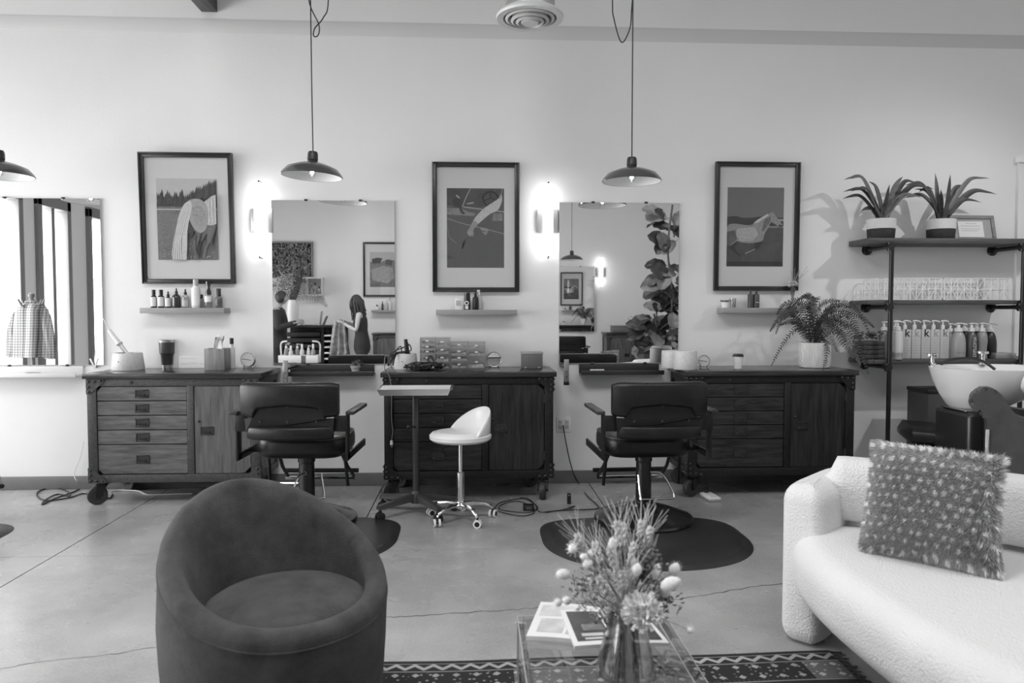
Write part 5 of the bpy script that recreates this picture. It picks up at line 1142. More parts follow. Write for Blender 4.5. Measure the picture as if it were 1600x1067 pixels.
# wash chair with curled leather headrest, in profile
x = W(1516, 640, -1.78).x; t = thing('wash_chair', 'grey leather wash chair with a rolled back beside the basin', 'chair', (x, -1.78, 0), -.5); pl = []
sec = [(.078, .02), (.075, .4), (.075, .7), (.068, .775), (.034, .785), (.008, .812), (0, .85), (.022, .906), (.066, .928), (.113, .913), (.147, .865), (.18, .806), (.22, .772), (.29, .76), (.5, .75), (.74, .73), (.8, .6), (.8, .3), (.8, .02)]
S2 = [(p.x*1.1, p.z) for p in spline([(u, 0, v) for u, v in sec], 4)]
lg = M('wash_leather', .075, .38, var=.25, scale=6, bump=.12, bs=120)
b = B().prism(S2, lambda u, v, d: (u, d, v), .0, .11); es = [e for e in b.b.edges if abs(e.verts[0].co.y-e.verts[1].co.y) < 1e-5]; bmesh.ops.bevel(b.b, geom=es, offset=.02, segments=2, affect='EDGES'); b.done('side_panel', lg, t, ang=50)
b = B().prism(S2, lambda u, v, d: (u, d, v), .5, .6); es = [e for e in b.b.edges if abs(e.verts[0].co.y-e.verts[1].co.y) < 1e-5]; bmesh.ops.bevel(b.b, geom=es, offset=.02, segments=2, affect='EDGES'); b.done('side_panel', lg, t, ang=50)
bk = [(.12, .4), (.1, .72), (.13, .82), (.2, .8), (.27, .68), (.36, .52), (.46, .46), (.86, .44), (.86, .3), (.3, .3)]
b = B().prism(bk, lambda u, v, d: (u, d, v), .11, .5); b.done('seat_and_back', leather, t, ang=50)
B().bb(.075, .093, -.008, .006, .02, .70, .003).done('trim_strip', chrome, t)
# towel
p = W(1600, 575, -1.6); t = thing('white_towel', 'white towel draped over the edge at the far right', 'towel', (p.x, -1.62, .0)); b = B(); n = 18
for (za, zb, wd, off) in ((1.27, 1.04, .06, .05), (1.045, .87, .16, .1)):
    rs = []
    for i in range(n):
        u = i/(n-1); hw = wd*math.sin(PI*(.06+.88*u))**.6; z = za+(zb-za)*u
        rs.append([(off+hw*math.cos(q)*(1+.06*math.sin(3*q+u*5)), -.03+.05*math.sin(q)*(1+.2*math.sin(4*q)), z+.03*math.cos(q)*(1 if wd > .1 else 0)) for q in [2*PI*k/20 for k in range(20)]])
    b.loft(rs)
b.done('cloth', M('towel_white', .8, .9, bump=.4, bs=200), t)
B().cyl((.12, -.03, .45), (.12, -.03, 1.3), .018, n=10).done('stand', chrome, t); B().lathe([(0, 0), (.15, 0), (.15, .02), (.03, .04), (.02, .46), (0, .46)], 24, (.12, -.03, 0)).done('stand_base', steels, t)
# leg-rest lounge with drawers behind
p = W(1392, 660, -.75); t = thing('treatment_bench', 'black padded treatment bench with drawers under the rack', 'bench', (p.x, -.85, 0), -.4); L_ = .66
b = B(); rs = []
for i in range(15):
    u = i/14; x = L_*u; zt_ = .585-.012*u; e_ = min(1, (u*8)**.5+.3) if u < .1 else 1
    rs.append([(x, .02+.24*abs(math.cos(q))**.5*(1 if math.cos(q) > 0 else -1)*e_-.1*u, zt_-.055+.06*abs(math.sin(q))**.6*(1 if math.sin(q) > 0 else -1)*e_) for q in [2*PI*k/24 for k in range(24)]])
b.loft(rs).done('cushion', leather, t)
B().bb(.09, L_, -.24, .2, .02, .46, .006).done('body', steels, t)
for z in (.18, .325): B().bb(.1, L_-.01, -.252, -.24, z, z+.125, .003).done('drawer', MATS['pedestal_black'], t)
for z in (.31, .455): B().bb(.1, L_-.01, -.256, -.24, z, z+.006, .001).done('chrome_strip', chrome, t)
B().cyl((.0, -.1, .42), (.09, -.1, .42), .022, n=14).done('foot_knob', plasb, t)
p = W(1475, 640, -.5); t = thing('storage_box', 'dark storage box standing behind the padded bench', 'box', (p.x+.02, -.35, 0)); B().bb(-.13, .13, -.13, .13, .0, .74, .006).done('body', M('dark_box', .05, .4), t); B().bb(-.135, .135, -.135, .135, .7405, .77, .004).done('lid', plasb, t)

# ================================================================ FOREGROUND: rug
def rug_mat():
    m = M('rug_weave', .05, .95, bump=.6, bs=260, var=.3, scale=40); nt = m.node_tree; N = nt.nodes; L = nt.links; bsdf = N['Principled BSDF']
    tc = N.new('ShaderNodeTexCoord'); sx = N.new('ShaderNodeSeparateXYZ'); L.new(tc.outputs['Object'], sx.inputs[0])
    def mt(op, a, c=None, d=None):
        n = N.new('ShaderNodeMath'); n.operation = op
        for i, v in enumerate((a, c, d)):
            if v is None: continue
            if isinstance(v, (int, float)): n.inputs[i].default_value = v
            else: L.new(v, n.inputs[i])
        return n.outputs[0]
    x, y = sx.outputs[0], sx.outputs[1]; v = mt('MULTIPLY', y, -1)         # v = distance from the far edge
    def band(a, c): return mt('MULTIPLY', mt('GREATER_THAN', v, a), mt('LESS_THAN', v, c))
    tri = mt('PINGPONG', x, .035); zz = mt('LESS_THAN', mt('ABSOLUTE', mt('SUBTRACT', mt('SUBTRACT', v, .035), mt('MULTIPLY', tri, .9))), .011)
    zig = mt('MULTIPLY', zz, band(.028, .075))
    def dots(per, r, v0, v1):
        fx = mt('SUBTRACT', mt('FRACT', mt('DIVIDE', x, per)), .5); fy = mt('SUBTRACT', mt('FRACT', mt('DIVIDE', v, per)), .5)
        return mt('MULTIPLY', mt('LESS_THAN', mt('ADD', mt('ABSOLUTE', fx), mt('ABSOLUTE', fy)), r), band(v0, v1))
    vo = N.new('ShaderNodeTexVoronoi'); vo.inputs['Scale'].default_value = 40; vo.inputs['Randomness'].default_value = .75; L.new(tc.outputs['Object'], vo.inputs['Vector'])
    mot = mt('MULTIPLY', mt('LESS_THAN', vo.outputs['Distance'], .24), mt('ADD', mt('MULTIPLY', band(.095, .21), 1), band(.25, 1.6)))
    lines = mt('ADD', mt('ADD', band(.082, .088), band(.222, .228)), band(.024, .028))
    s = mt('MAXIMUM', mt('MAXIMUM', zig, mt('MULTIPLY', lines, .7)), mt('MAXIMUM', mt('MULTIPLY', mot, .6), dots(.018, .28, .21, .222)))
    s = mt('MAXIMUM', s, mt('MULTIPLY', dots(.075, .2, .1, .2), .9))
    cb = N.new('ShaderNodeTexNoise'); cb.inputs['Scale'].default_value = 5; L.new(tc.outputs['Object'], cb.inputs['Vector'])
    light = mt('MULTIPLY', mt('GREATER_THAN', mt('PINGPONG', mt('ADD', x, .35), .55), .30), band(.09, .22))
    base_ = mt('ADD', .02, mt('MULTIPLY', light, .12)); val = mt('ADD', base_, mt('MULTIPLY', s, mt('ADD', .25, mt('MULTIPLY', cb.outputs[0], .3))))
    cc = N.new('ShaderNodeCombineColor'); 
    for i in range(3): L.new(val, cc.inputs[i])
    L.new(cc.outputs[0], bsdf.inputs['Base Color']); return m
rx0, rx1, ry1, ry0 = -1.0, F(1297, 1024).x, F(1000, 1027).y, -4.6
t = thing('patterned_rug', 'dark patterned woven rug with zigzag border and fringed end', 'rug', ((rx0+rx1)/2, ry1, 0)); hw = (rx1-rx0)/2
b = B(); n = 90; hy = ry1-ry0; rows = []
for j in range(24):
    v = j/23; v = v*v; row = []
    for i in range(n+1): u = -1+2*i/n; row.append(b._v((u*hw, -v*hy+(.012*math.sin(u*9)+.007*math.sin(u*23) if j == 0 else 0), .0005 if j == 0 else .009+.003*math.sin(u*8+v*5))))
    rows.append(row)
for a, c in zip(rows, rows[1:]):
    for i in range(n): b.f((a[i], a[i+1], c[i+1], c[i]))
b.done('weave', rug_mat(), t, norm=False)
b = B()
for i in range(150):
    y = -hy*i/150; l = R.uniform(.035, .06); d = R.uniform(-.02, .02); b.tube([(hw-.004, y, .008), (hw+l*.5, y+d*.5, .006), (hw+l, y+d, .003)], .0022, 4)
o = b.done('fringe', M('fringe_yarn', .1, .9), t); o['kind'] = 'stuff'

# ================================================================ grey barrel armchair
ax, ay = -.628, -3.36
velv = M('grey_velvet', .075, .9, var=.4, scale=9, bump=.5, bs=300, sheen=.12, detail=10, spec=.15)
t = thing('barrel_armchair', 'dark grey velvet barrel armchair with a round seat cushion', 'armchair', (ax, ay, 0))
n = 96; rs = []; cx_, cy_ = .04, -.03; back = math.radians(132)
prof_n = 0
cols = []
for i in range(n):
    a = 2*PI*i/n; q = (.5+.5*math.cos(a-back)); h_ = .462+.31*q**1.4; Ro = lambda z: .318+.03*math.sin(min(1, z/.5)*PI/2)-.05*max(0, z-.45)*q*2
    ri_b = .252; ca, sa = math.cos(a), math.sin(a); c = []
    for z in (.03, .1, .2, .3, .4): zz = z if z < h_-.08 else h_-.08; c.append((Ro(zz)*ca, Ro(zz)*sa, zz))
    rt = .036
    for k in range(2): zz = h_-.08+(.08-rt)*(k+1)/2; c.append((Ro(zz)*ca, Ro(zz)*sa, zz))
    R0 = Ro(h_-rt)
    for k in range(1, 8): th = PI*k/8; rr = R0-rt*(1-math.cos(th)); c.append((rr*ca, rr*sa, h_-rt+rt*math.sin(th)))
    ro2 = R0-2*rt
    for k in range(1, 8):
        u = k/7; z = (h_-rt)*(1-u)+.40*u; w_ = u**.8
        c.append(((ro2*ca)*(1-w_)+(cx_+ri_b*ca)*w_, (ro2*sa)*(1-w_)+(cy_+ri_b*sa)*w_, z))
    c.append((cx_+ri_b*.5*ca, cy_+ri_b*.5*sa, .395)); cols.append(c)
b = B(); m = len(cols[0]); vv = [[b._v(p) for p in c] for c in cols]
for i in range(n):
    a, c = vv[i], vv[(i+1) % n]
    for k in range(m-1): b.f((a[k], c[k], c[k+1], a[k+1]))
b.f([v[-1] for v in vv]); b.f([v[0] for v in vv][::-1])
b.done('shell', velv, t, ang=70)
b = B(); n = 64; rr = .246
pr = [(0, .40), (rr-.02, .40), (rr-.004, .41), (rr, .425), (rr-.006, .445), (rr-.03, .46), (rr-.08, .474), (rr-.16, .487), (0, .493)]
b.lathe(pr, n, (cx_, cy_, 0)).done('seat_cushion', velv, t, ang=70)
b = B(); P = []                                          # seam welt low on the outside of the rim
for i in range(96):
    a = 2*PI*i/96; q = (.5+.5*math.cos(a-back)); h_ = .462+.31*q**1.4; z = h_-.055; r_ = .318+.03*math.sin(min(1, z/.5)*PI/2)-.05*max(0, z-.45)*q*2; P.append((r_*math.cos(a), r_*math.sin(a), z))
b.tube(P, .0028, 5, cl=True).done('seam', velv, t)
B().lathe([(0, 0), (.29, 0), (.3, .004), (.3, .03), (0, .03)], 40).done('plinth', plasb, t)

# ================================================================ white boucle sofa
def boucle():
    m = M('white_boucle', .74, .95, sheen=.1); nt = m.node_tree; N = nt.nodes; L = nt.links; bsdf = N['Principled BSDF']
    tc = N.new('ShaderNodeTexCoord'); v = N.new('ShaderNodeTexVoronoi'); v.inputs['Scale'].default_value = 130; n = N.new('ShaderNodeTexNoise'); n.inputs['Scale'].default_value = 60; n.inputs['Detail'].default_value = 3
    L.new(tc.outputs['Object'], v.inputs['Vector']); L.new(tc.outputs['Object'], n.inputs['Vector'])
    a = N.new('ShaderNodeMath'); a.operation = 'SUBTRACT'; L.new(n.outputs['Fac'], a.inputs[0]); L.new(v.outputs['Distance'], a.inputs[1])
    bp = N.new('ShaderNodeBump'); bp.inputs['Strength'].default_value = 1; bp.inputs['Distance'].default_value = .0022; L.new(a.outputs[0], bp.inputs['Height']); L.new(bp.outputs[0], bsdf.inputs['Normal']); return m
bouc = boucle()
t = thing('curved_sofa', 'white boucle curved sofa with a floating rolled back', 'sofa', (1.9, -3.6, 0))
def closed(pts, k=6):
    P = [Vector((x, y, 0)) for x, y in pts]; n = len(P); out = []
    for i in range(n):
        a, b_, c, d = P[i-1], P[i], P[(i+1) % n], P[(i+2) % n]
        for j in range(k):
            s = j/k; q = .5*((2*b_)+(c-a)*s+(2*a-5*b_+4*c-d)*s*s+(3*b_-a-3*c+d)*s**3); out.append((q.x, q.y))
    return out
seat = closed([(1.28, -2.84), (1.22, -3.05), (1.20, -3.4), (1.25, -3.9), (1.5, -4.5), (1.95, -4.95), (2.5, -5.0), (2.75, -4.5), (2.6, -3.8), (2.25, -3.2), (1.85, -2.82), (1.5, -2.68), (1.34, -2.74)])
off = t.location
lo = lambda pts: [(x-off.x, y-off.y) for x, y in pts]
B().rprism(lo(seat), .215, .465, .10, seg=7, crown=.012).done('seat', bouc, t, ang=70)
cen = (1.95, -3.8); B().rprism(lo([(cen[0]+(x-cen[0])*.6, cen[1]+(y-cen[1])*.6) for x, y in seat]), .0, .24, .01).done('plinth', plasb, t)
def arm(cx_, cy_, L_, th, an, z1):
    d = Vector((math.cos(an), math.sin(an))); n_ = Vector((-d.y, d.x)); pl = []
    for i in range(40):
        a = 2*PI*i/40; u = abs(math.cos(a))**.42*(1 if math.cos(a) > 0 else -1)*L_/2; v = abs(math.sin(a))**.5*(1 if math.sin(a) > 0 else -1)*th/2; p = Vector((cx_, cy_))+d*u+n_*v; pl.append((p.x, p.y))
    B().rprism(lo(pl), 0, z1, .075, seg=6, crown=.004).done('arm', bouc, t, ang=70)
arm(1.485, -2.68, .52, .19, math.radians(44), .655); arm(2.5, -4.75, .5, .2, math.radians(-20), .655)
P = spline([(1.50, -2.70, 0), (1.78, -2.88, 0), (2.12, -3.2, 0), (2.42, -3.62, 0), (2.6, -4.1, 0), (2.64, -4.45, 0)], 8); rs = []
for i, p in enumerate(P):
    a, c = P[max(0, i-1)], P[min(len(P)-1, i+1)]; d = (c-a).normalized(); n_ = Vector((-d.y, d.x, 0)); u = i/(len(P)-1); e_ = min(1, (min(u, 1-u)/.035)) ; e_ = math.sqrt(max(0, 1-(1-e_)**2))
    ex = -.06*d*(1 if u < .5 else -1)*0
    s_ = .55+.45*e_
    rs.append([p-off+n_*.095*s_*abs(math.cos(q))**.65*(1 if math.cos(q) > 0 else -1)+Vector((0, 0, .61+.13*s_*abs(math.sin(q))**.65*(1 if math.sin(q) > 0 else -1))) for q in [2*PI*k/28 for k in range(28)]])
a0 = rs[0]; c0 = sum(a0, Vector())/28; d0 = (P[1]-P[0]).normalized(); rs.insert(0, [c0+(v-c0)*.6-d0*.03 for v in a0])
a0 = rs[-1]; c0 = sum(a0, Vector())/28; d0 = (P[-1]-P[-2]).normalized(); rs.append([c0+(v-c0)*.6+d0*.03 for v in a0])
B().loft(rs).done('backrest', bouc, t, ang=70)
for k in (10, 22): p = P[k]-off; B().bb(p.x-.015, p.x+.015, p.y-.015, p.y+.015, .4, .52).done('back_bracket', steels, t)
# ---- spotted fur cushion
def dotv(u, v):                                          # fawn-like pale spots
    s = 0
    for (a, c, r) in SPOTS:
        d = ((u-a)**2+((v-c)*.85)**2)**.5
        if d < r: return 1
    return 0
rr = random.Random(4); SPOTS = []
for j in range(11):
    for i in range(13): SPOTS.append((-.98+i*.163+(.08 if j % 2 else 0)+rr.uniform(-.025, .025), -.95+j*.19+rr.uniform(-.03, .03), rr.uniform(.026, .042)))
BL, BR = F(1352, 853, .49), F(1560, 893, .50); TL, TR = W(1374, 694, BL.y+.10), W(1563, 722, BR.y+.10)
nn = (BR-BL).cross(TL-BL).normalized();  nn = -nn if nn.y > 0 else nn
t = thing('fur_cushion', 'spotted fawn-patterned fur cushion on the white sofa', 'cushion', (BL+BR)/2); off2 = Vector(t.location)
def cs(u, v, side):
    p = BL.lerp(BR, (u+1)/2).lerp(TL.lerp(TR, (u+1)/2), (v+1)/2); c = (BL+BR+TL+TR)/4
    pin = 1-.045*((1-u*u)*(abs(v)**3)+(1-v*v)*abs(u)**3); p = c+(p-c)*(1.0+.03*(abs(u*v))**2)*pin
    th = .085*(max(0, 1-u**4)**.6)*(max(0, 1-v**4)**.6)
    return p+nn*side*th-off2
b = B(); col = b.b.loops.layers.float_color.new('spot') if hasattr(b.b.loops.layers, 'float_color') else None
N_ = 30; G = {}
for side in (1, -1):
    for i in range(N_+1):
        for j in range(N_+1):
            e_ = i in (0, N_) or j in (0, N_)
            if side == -1 and e_: G[side, i, j] = G[1, i, j]
            else: G[side, i, j] = b._v(cs(-1+2*i/N_, -1+2*j/N_, side))
    for i in range(N_):
        for j in range(N_): b.f((G[side, i, j], G[side, i+1, j], G[side, i+1, j+1], G[side, i, j+1]))
def furmat():
    m = M('spotted_fur', .3, .7, sheen=.2); nt = m.node_tree; at_ = nt.nodes.new('ShaderNodeAttribute'); at_.attribute_name = 'tone'; nt.links.new(at_.outputs['Color'], nt.nodes['Principled BSDF'].inputs['Base Color']); return m
b.done('cushion_body', M('fur_skin', .25, .9), t, ang=70)
rr = random.Random(9); verts = []; faces = []; tones = []; flow0 = (BL-TR).normalized()*.5+(BL-TL).normalized()*.3
def blade(u, v, side, ln):
    p = cs(u, v, side); q = cs(min(1, u+.02), v, side); r_ = cs(u, min(1, v+.02), side); tn = (q-p).cross(r_-p); n_ = tn.normalized()*(1 if tn.dot(nn*side) > 0 else -1) if tn.length > 1e-9 else nn*side
    edge = max(abs(u), abs(v)); c = Vector((BL-off2+BR-off2+TL-off2+TR-off2)/4); out = (p-c).normalized()
    d = (n_*.28+flow0*.9+out*(1.0*max(0, edge-.86)/.14)+Vector((rr.uniform(-.2, .2), rr.uniform(-.2, .2), rr.uniform(-.2, .2)))).normalized()
    s = d.cross(nn).normalized()*rr.uniform(.0009, .0016); k = len(verts); verts.extend((p-s, p+s, p+d*ln*.6+s*.6+n_*.003, p+d*ln)); faces.append((k, k+1, k+2, k+3))
    tv = .9 if dotv(u, v) else .42*rr.uniform(.6, 1.35); tones.append(tv)
for k in range(42000): blade(rr.uniform(-1, 1), rr.uniform(-1, 1), 1, rr.uniform(.012, .024))
for k in range(4500):
    s = rr.choice((-1, 1)); w_ = rr.uniform(-1, 1); e_ = rr.uniform(.97, 1)*s
    blade(*((e_, w_) if rr.random() < .5 else (w_, e_)), 1, rr.uniform(.02, .036))
for k in range(3000): blade(rr.uniform(-1, 1), rr.uniform(-1, 1), -1, rr.uniform(.012, .024))
me = bpy.data.meshes.new('fur'); me.from_pydata(verts, [], faces); ca = me.color_attributes.new('tone', 'FLOAT_COLOR', 'CORNER')
arr = []
for tv in tones: arr.extend([tv, tv, tv, 1]*4)
ca.data.foreach_set('color', arr); me.materials.append(furmat()); o = bpy.data.objects.new('fur', me); C.objects.link(o); o.parent = t; o['kind'] = 'stuff'

# ================================================================ acrylic table, magazines, vase
zt = .42; a = F(808, 962, zt); c = F(1038, 959, zt); tx0, tx1, tyb = a.x, c.x, (a.y+c.y)/2; tyf = tyb-.62
acry = clear('table_acrylic', .93, .0, film=.03)
t = thing('acrylic_table', 'clear acrylic coffee table with straight waterfall sides', 'table', ((tx0+tx1)/2, tyb, 0)); th = .02
B(t).bb(tx0, tx1, tyf, tyb, zt-th, zt, .003).done('tabletop', acry, t)
B(t).bb(tx0, tx0+th, tyf, tyb, .013, zt-th-.0005, .002).done('side_panel', acry, t); B(t).bb(tx1-th, tx1, tyf, tyb, .013, zt-th-.0005, .002).done('side_panel', acry, t)
em = M('acrylic_rim', .5, .15); b = B(t); r_ = .0016
b.tube([(tx0, tyb, zt), (tx1, tyb, zt)], r_, 5); b.tube([(tx1, tyb, zt), (tx1, tyf, zt)], r_, 5); b.tube([(tx0, tyb, zt), (tx0, tyf, zt)], r_, 5)
for x in (tx0, tx0+th, tx1): b.tube([(x, tyb, zt-.002), (x, tyb, .013)], r_*.8, 5)
b.tube([(tx1-th*1.6, tyb-.02, zt-.001), (tx1-th*1.6, tyf, zt-.001)], r_*1.4, 5)
o = b.done('polished_edges', em, t); o['kind'] = 'stuff'
def mag(pts, label, th_, art, z, cover):
    P = [F(px, py, z) for px, py in pts]; c = sum(P, Vector())/4
    t = thing('magazine', label, 'magazine', (c.x, c.y, z)); Q = [p-c for p in P]
    def q(u, v, dz=0): p = Q[0].lerp(Q[1], u).lerp(Q[3].lerp(Q[2], u), v); return Vector((p.x, p.y, dz+.004*math.sin(u*3.1)))
    b = B(); n = 12
    b.loft([[q(i/n, 0, dz) for i in range(n+1)]+[q(1-i/n, 1, dz) for i in range(n+1)] for dz in (0, th_)], cap=False)
    tp = [[b._v(q(i/n, j, th_)) for j in (0, 1)] for i in range(n+1)]; bt = [[b._v(q(i/n, j, 0)) for j in (0, 1)] for i in range(n+1)]
    for i in range(n): b.f((tp[i][0], tp[i+1][0], tp[i+1][1], tp[i][1])); b.f((bt[i][0], bt[i][1], bt[i+1][1], bt[i+1][0]))
    b.done('pages', cover, t)
    for k, (u0, u1, v0, v1, m) in enumerate(art):
        b = B(); m_ = 8; T_ = [[b._v(q(u0+(u1-u0)*i/m_, v, th_+.0006+.0002*k)) for v in (v0, v1)] for i in range(m_+1)]
        for i in range(m_): b.f((T_[i][0], T_[i+1][0], T_[i+1][1], T_[i][1]))
        b.done('picture', m, t)
    return t
pd, pm, pl_ = M('page_dark', .05, .35, var=.5, scale=18), M('page_mid', .2, .35, var=.5, scale=22), M('page_light', .6, .4, var=.25, scale=14)
mag([(845, 946), (945, 956), (930, 1010), (822, 1000)], 'white open magazine lying on the clear table at the left', .012, [(.06, .94, .1, .42, pl_), (.12, .5, .5, .88, pl_), (.55, .92, .5, .9, M('page_soft', .45, .4, var=.3, scale=20))], zt+.0006, paper)
mag([(876, 958), (1005, 962), (1046, 1010), (898, 1015)], 'magazine with dark photographs lying over the white one', .010, [(.05, .42, .06, .9, pd), (.16, .40, .45, .62, pm), (.12, .36, .70, .78, pl_), (.14, .34, .82, .87, pl_), (.44, .62, .1, .9, pm), (.66, .95, .06, .92, pd)], zt+.017, paper)
# bouquet
vx, vy = F(978, 1050, zt).x, F(978, 1050, zt).y; vz = zt+.0006
t = thing('glass_vase', 'clear flared glass vase on the acrylic table', 'vase', (vx, vy, vz))
B().lathe([(0, 0), (.074, 0), (.078, .006), (.07, .04), (.058, .09), (.046, .135), (.043, .15), (.0405, .15), (.0435, .135), (.0555, .09), (.067, .04), (.07, .012), (0, .012)], 40).done('body', clear('vase_glass', .78, .0, film=.12), t)
t = thing('dried_bouquet', 'bouquet of dried grasses and flowers standing in the glass vase', 'bouquet', (vx, vy, vz+.014))
dry, dryd, drym, cot = M('dry_straw', .62, .8, var=.25, scale=60), M('dry_dark', .12, .8, var=.4, scale=40), M('dry_mid', .36, .8, var=.35, scale=50), M('dry_pale', .85, .85, var=.1, scale=80)
def bp_(px, py, dy=0): return W(px, py, vy+dy)-t.location
r = random.Random(21)
def stem(top, m=drym, w_=.0016):
    a = Vector((r.uniform(-.03, .03), r.uniform(-.03, .03), .002)); nk = Vector((top.x*.12, top.y*.12, .135)); nk.x = max(-.032, min(.032, nk.x+r.uniform(-.015, .015)))
    B().tube(spline([a, nk, nk.lerp(top, .55)+Vector((0, 0, .01)), top], 5), w_, 5).done('stem', m, t); return (top-nk).normalized()
def wheat(px, py, ln=.055, dy=0, m=dry, awn=.06, spread=.5):
    top = bp_(px, py, dy); d = stem(top); s_ = d.orthogonal().normalized(); s2 = d.cross(s_); b = B()
    for k in range(9):
        for q in range(3):
            a = q*2.1+k*.7; o_ = (s_*math.cos(a)+s2*math.sin(a)); p = top+d*(ln*k/9)+o_*.005; b.tube([p-d*.003, p+d*.006+o_*.002, p+d*.013], .004, 5, rad=[.0015, .005, .001])
            if k % 2 == 0: b.tube([p+d*.01, p+d*(.01+awn)+o_*awn*spread], .0005, 3)
    b.done('wheat_ear', m, t, ang=60)
def bunny(px, py, dx=0, dz=1, L_=.032, w_=.013, dy=0, m=cot, st_=True, fuzz=120):
    top = bp_(px, py, dy)
    if st_: stem(top, drym, .001)
    d = Vector((dx, r.uniform(-.3, .3), dz)).normalized(); s_ = d.orthogonal().normalized(); s2 = d.cross(s_); b = B(); pr = [(.2, -1), (.75, -.7), (1, -.2), (.9, .3), (.55, .75), (.05, 1)]
    b.loft([[top+d*L_*.5*v+(s_*math.cos(2*PI*k/10)+s2*math.sin(2*PI*k/10))*w_*u for k in range(10)] for u, v in pr])
    for k in range(fuzz):
        a = r.uniform(0, 6.3); v = r.uniform(-.9, .9); rad = w_*math.sqrt(max(.05, 1-v*v)); o_ = (s_*math.cos(a)+s2*math.sin(a)); p = top+d*L_*.5*v+o_*rad*.9; e_ = p+o_*.006+d*.008; q = d.cross(o_)*.0004
        b.f((b._v(p-q), b._v(p+q), b._v(e_)))
    b.done('bunny_tail', m, t, norm=False, ang=70)
for a in ((968, 852, .06, .0), (975, 850, .05, .03), (916, 862, .05, -.03), (1010, 850, .04, .05), (960, 885, .05, -.05), (985, 880, .05, .06), (1000, 838, .035, .02), (940, 878, .05, .04), (952, 925, .06, -.06), (976, 918, .05, -.05), (965, 900, .06, .02), (988, 905, .05, .0)): wheat(a[0], a[1], a[2], a[3])
for a in ((895, 857, -.2, 1, .022, .012), (956, 855, .1, 1, .05, .012), (880, 897, -1, .1, .034, .013), (886, 938, -1, .2, .02, .011), (872, 941, -1, .1, .018, .01), (926, 905, -.15, 1, .042, .013), (1008, 905, .2, 1, .034, .012), (1025, 893, .3, 1, .04, .011), (1054, 890, .35, 1, .036, .014), (1048, 912, 1, .4, .05, .017), (950, 955, .5, .7, .034, .013), (960, 989, 1, .15, .042, .014), (978, 986, -.3, .8, .026, .011), (1078, 985, 0, 1, .012, .008), (995, 890, .3, 1, .03, .012), (918, 880, -.4, 1, .02, .013), (912, 870, .1, 1, .016, .01), (921, 866, .1, 1, .016, .01), (1040, 925, .8, .6, .03, .013)):
    bunny(a[0], a[1], a[2], a[3], a[4]*1.1, a[5]*1.05, dy=r.uniform(-.06, .06))
# starry thistle
p = bp_(897, 857, -.02); b = B()
for k in range(40):
    d = Vector((r.gauss(0, 1), r.gauss(0, 1), r.gauss(0, 1)+.4)).normalized(); b.tube([p, p+d*.022], .0009, 3)
b.done('thistle', cot, t)
# pine cone on its stem
p = bp_(1012, 880, .03); stem(p, dryd, .003); b = B(); b.ball(p, .028, .028, .042, 12, 8); o = b.done('pine_cone', dryd, t)
for k in range(90):
    v = -1+2*k/90; a = k*2.4; rad = .033*math.sqrt(max(.02, 1-v*v*.92)); q = p+Vector((rad*math.cos(a), rad*math.sin(a), v*.044)); B().ball(q, .0075, .0075, .0035, 7, 4, rot=(math.sin(a)*-.5, math.cos(a)*-.5, 0)).done('scale', M('cone_scale', .11, .7, var=.4, scale=90), o)
for s in ((1016, 850), (1022, 852), (1010, 848), (1004, 850), (1018, 846)):
    q = bp_(*s, dy=.03); B().tube([p+Vector((0, 0, .03)), q, q+Vector(((s[0]-1013)*.0012, 0, .03))], .0035, 5, rad=[.003, .005, .0006]).done('sprig', drym, t)
# pale ruffled flower head
p = bp_(1003, 955, -.07); stem(p, drym, .002); b = B()
for k in range(300):
    d = Vector((r.gauss(0, 1), r.gauss(0, 1)-.25, r.gauss(0, 1)*.75+.25)).normalized(); s_ = d.orthogonal().normalized(); a = p+d*.030; e_ = p+d*r.uniform(.038, .056); s_ = (Matrix.Rotation(r.uniform(0, 6), 3, d) @ s_)*.006; b.f((b._v(a-s_*.4), b._v(a+s_*.4), b._v(e_+s_), b._v(e_-s_)))
b.ball(p, .032, n=12, m=8); o = b.done('ruffled_flower', M('petal_pale', .8, .8, var=.2, scale=80), t, norm=False); o['kind'] = 'stuff'
# soft filler foliage
for (px, py, n_, m_, sp) in ((930, 930, 160, drym, .05), (1030, 935, 170, dryd, .045), (985, 925, 150, drym, .045), (940, 900, 90, dryd, .035), (1020, 905, 110, drym, .04), (955, 960, 90, dryd, .035), (1012, 890, 60, dryd, .03), (910, 915, 60, dryd, .03)):
    p = bp_(px, py, r.uniform(-.03, .03)); stem(p, m_, .0014); b = B()
    for k in range(n_):
        q = p+Vector((r.gauss(0, sp*.45), r.gauss(0, sp*.45), r.gauss(0, sp*.5))); d = Vector((r.uniform(-1, 1)+(px-975)*.01, r.uniform(-1, 1), r.uniform(-.2, 1.4))).normalized(); s_ = d.orthogonal().normalized()*.003; e_ = q+d*r.uniform(.01, .022); b.f((b._v(q), b._v(q.lerp(e_, .5)+s_), b._v(e_), b._v(q.lerp(e_, .5)-s_)))
    o = b.done('filler_sprays', m_, t, norm=False); o['kind'] = 'stuff'
# grass stalks standing in the vase
for k in range(26): stem(bp_(r.uniform(905, 1045), r.uniform(860, 960), r.uniform(-.06, .06)), r.choice((dry, drym, dry)), .0012)
# ================================================================ THE OTHER SIDE OF THE ROOM (seen in the mirrors)
YW = YB
def vx_(px, Y=8.28): return V(px, 440, Y).x
def vz_(py, Y=8.28): return V(740, py, Y).z
xm = vx_(928); wall_m = dict(yw=YW, face=1)
om = wall_mirror(xm-.96, xm, .95, mz1, 'frameless mirror on the opposite wall, behind the camera', G_M+' on the opposite wall', face=1, yw=YW)
om.rotation_euler = (0, 0, math.radians(2.6)); om.location.y = YW+.024
sconce(vx_(938), 2.08, 'glowing tube wall light on the opposite wall', yw=YW, s=1)
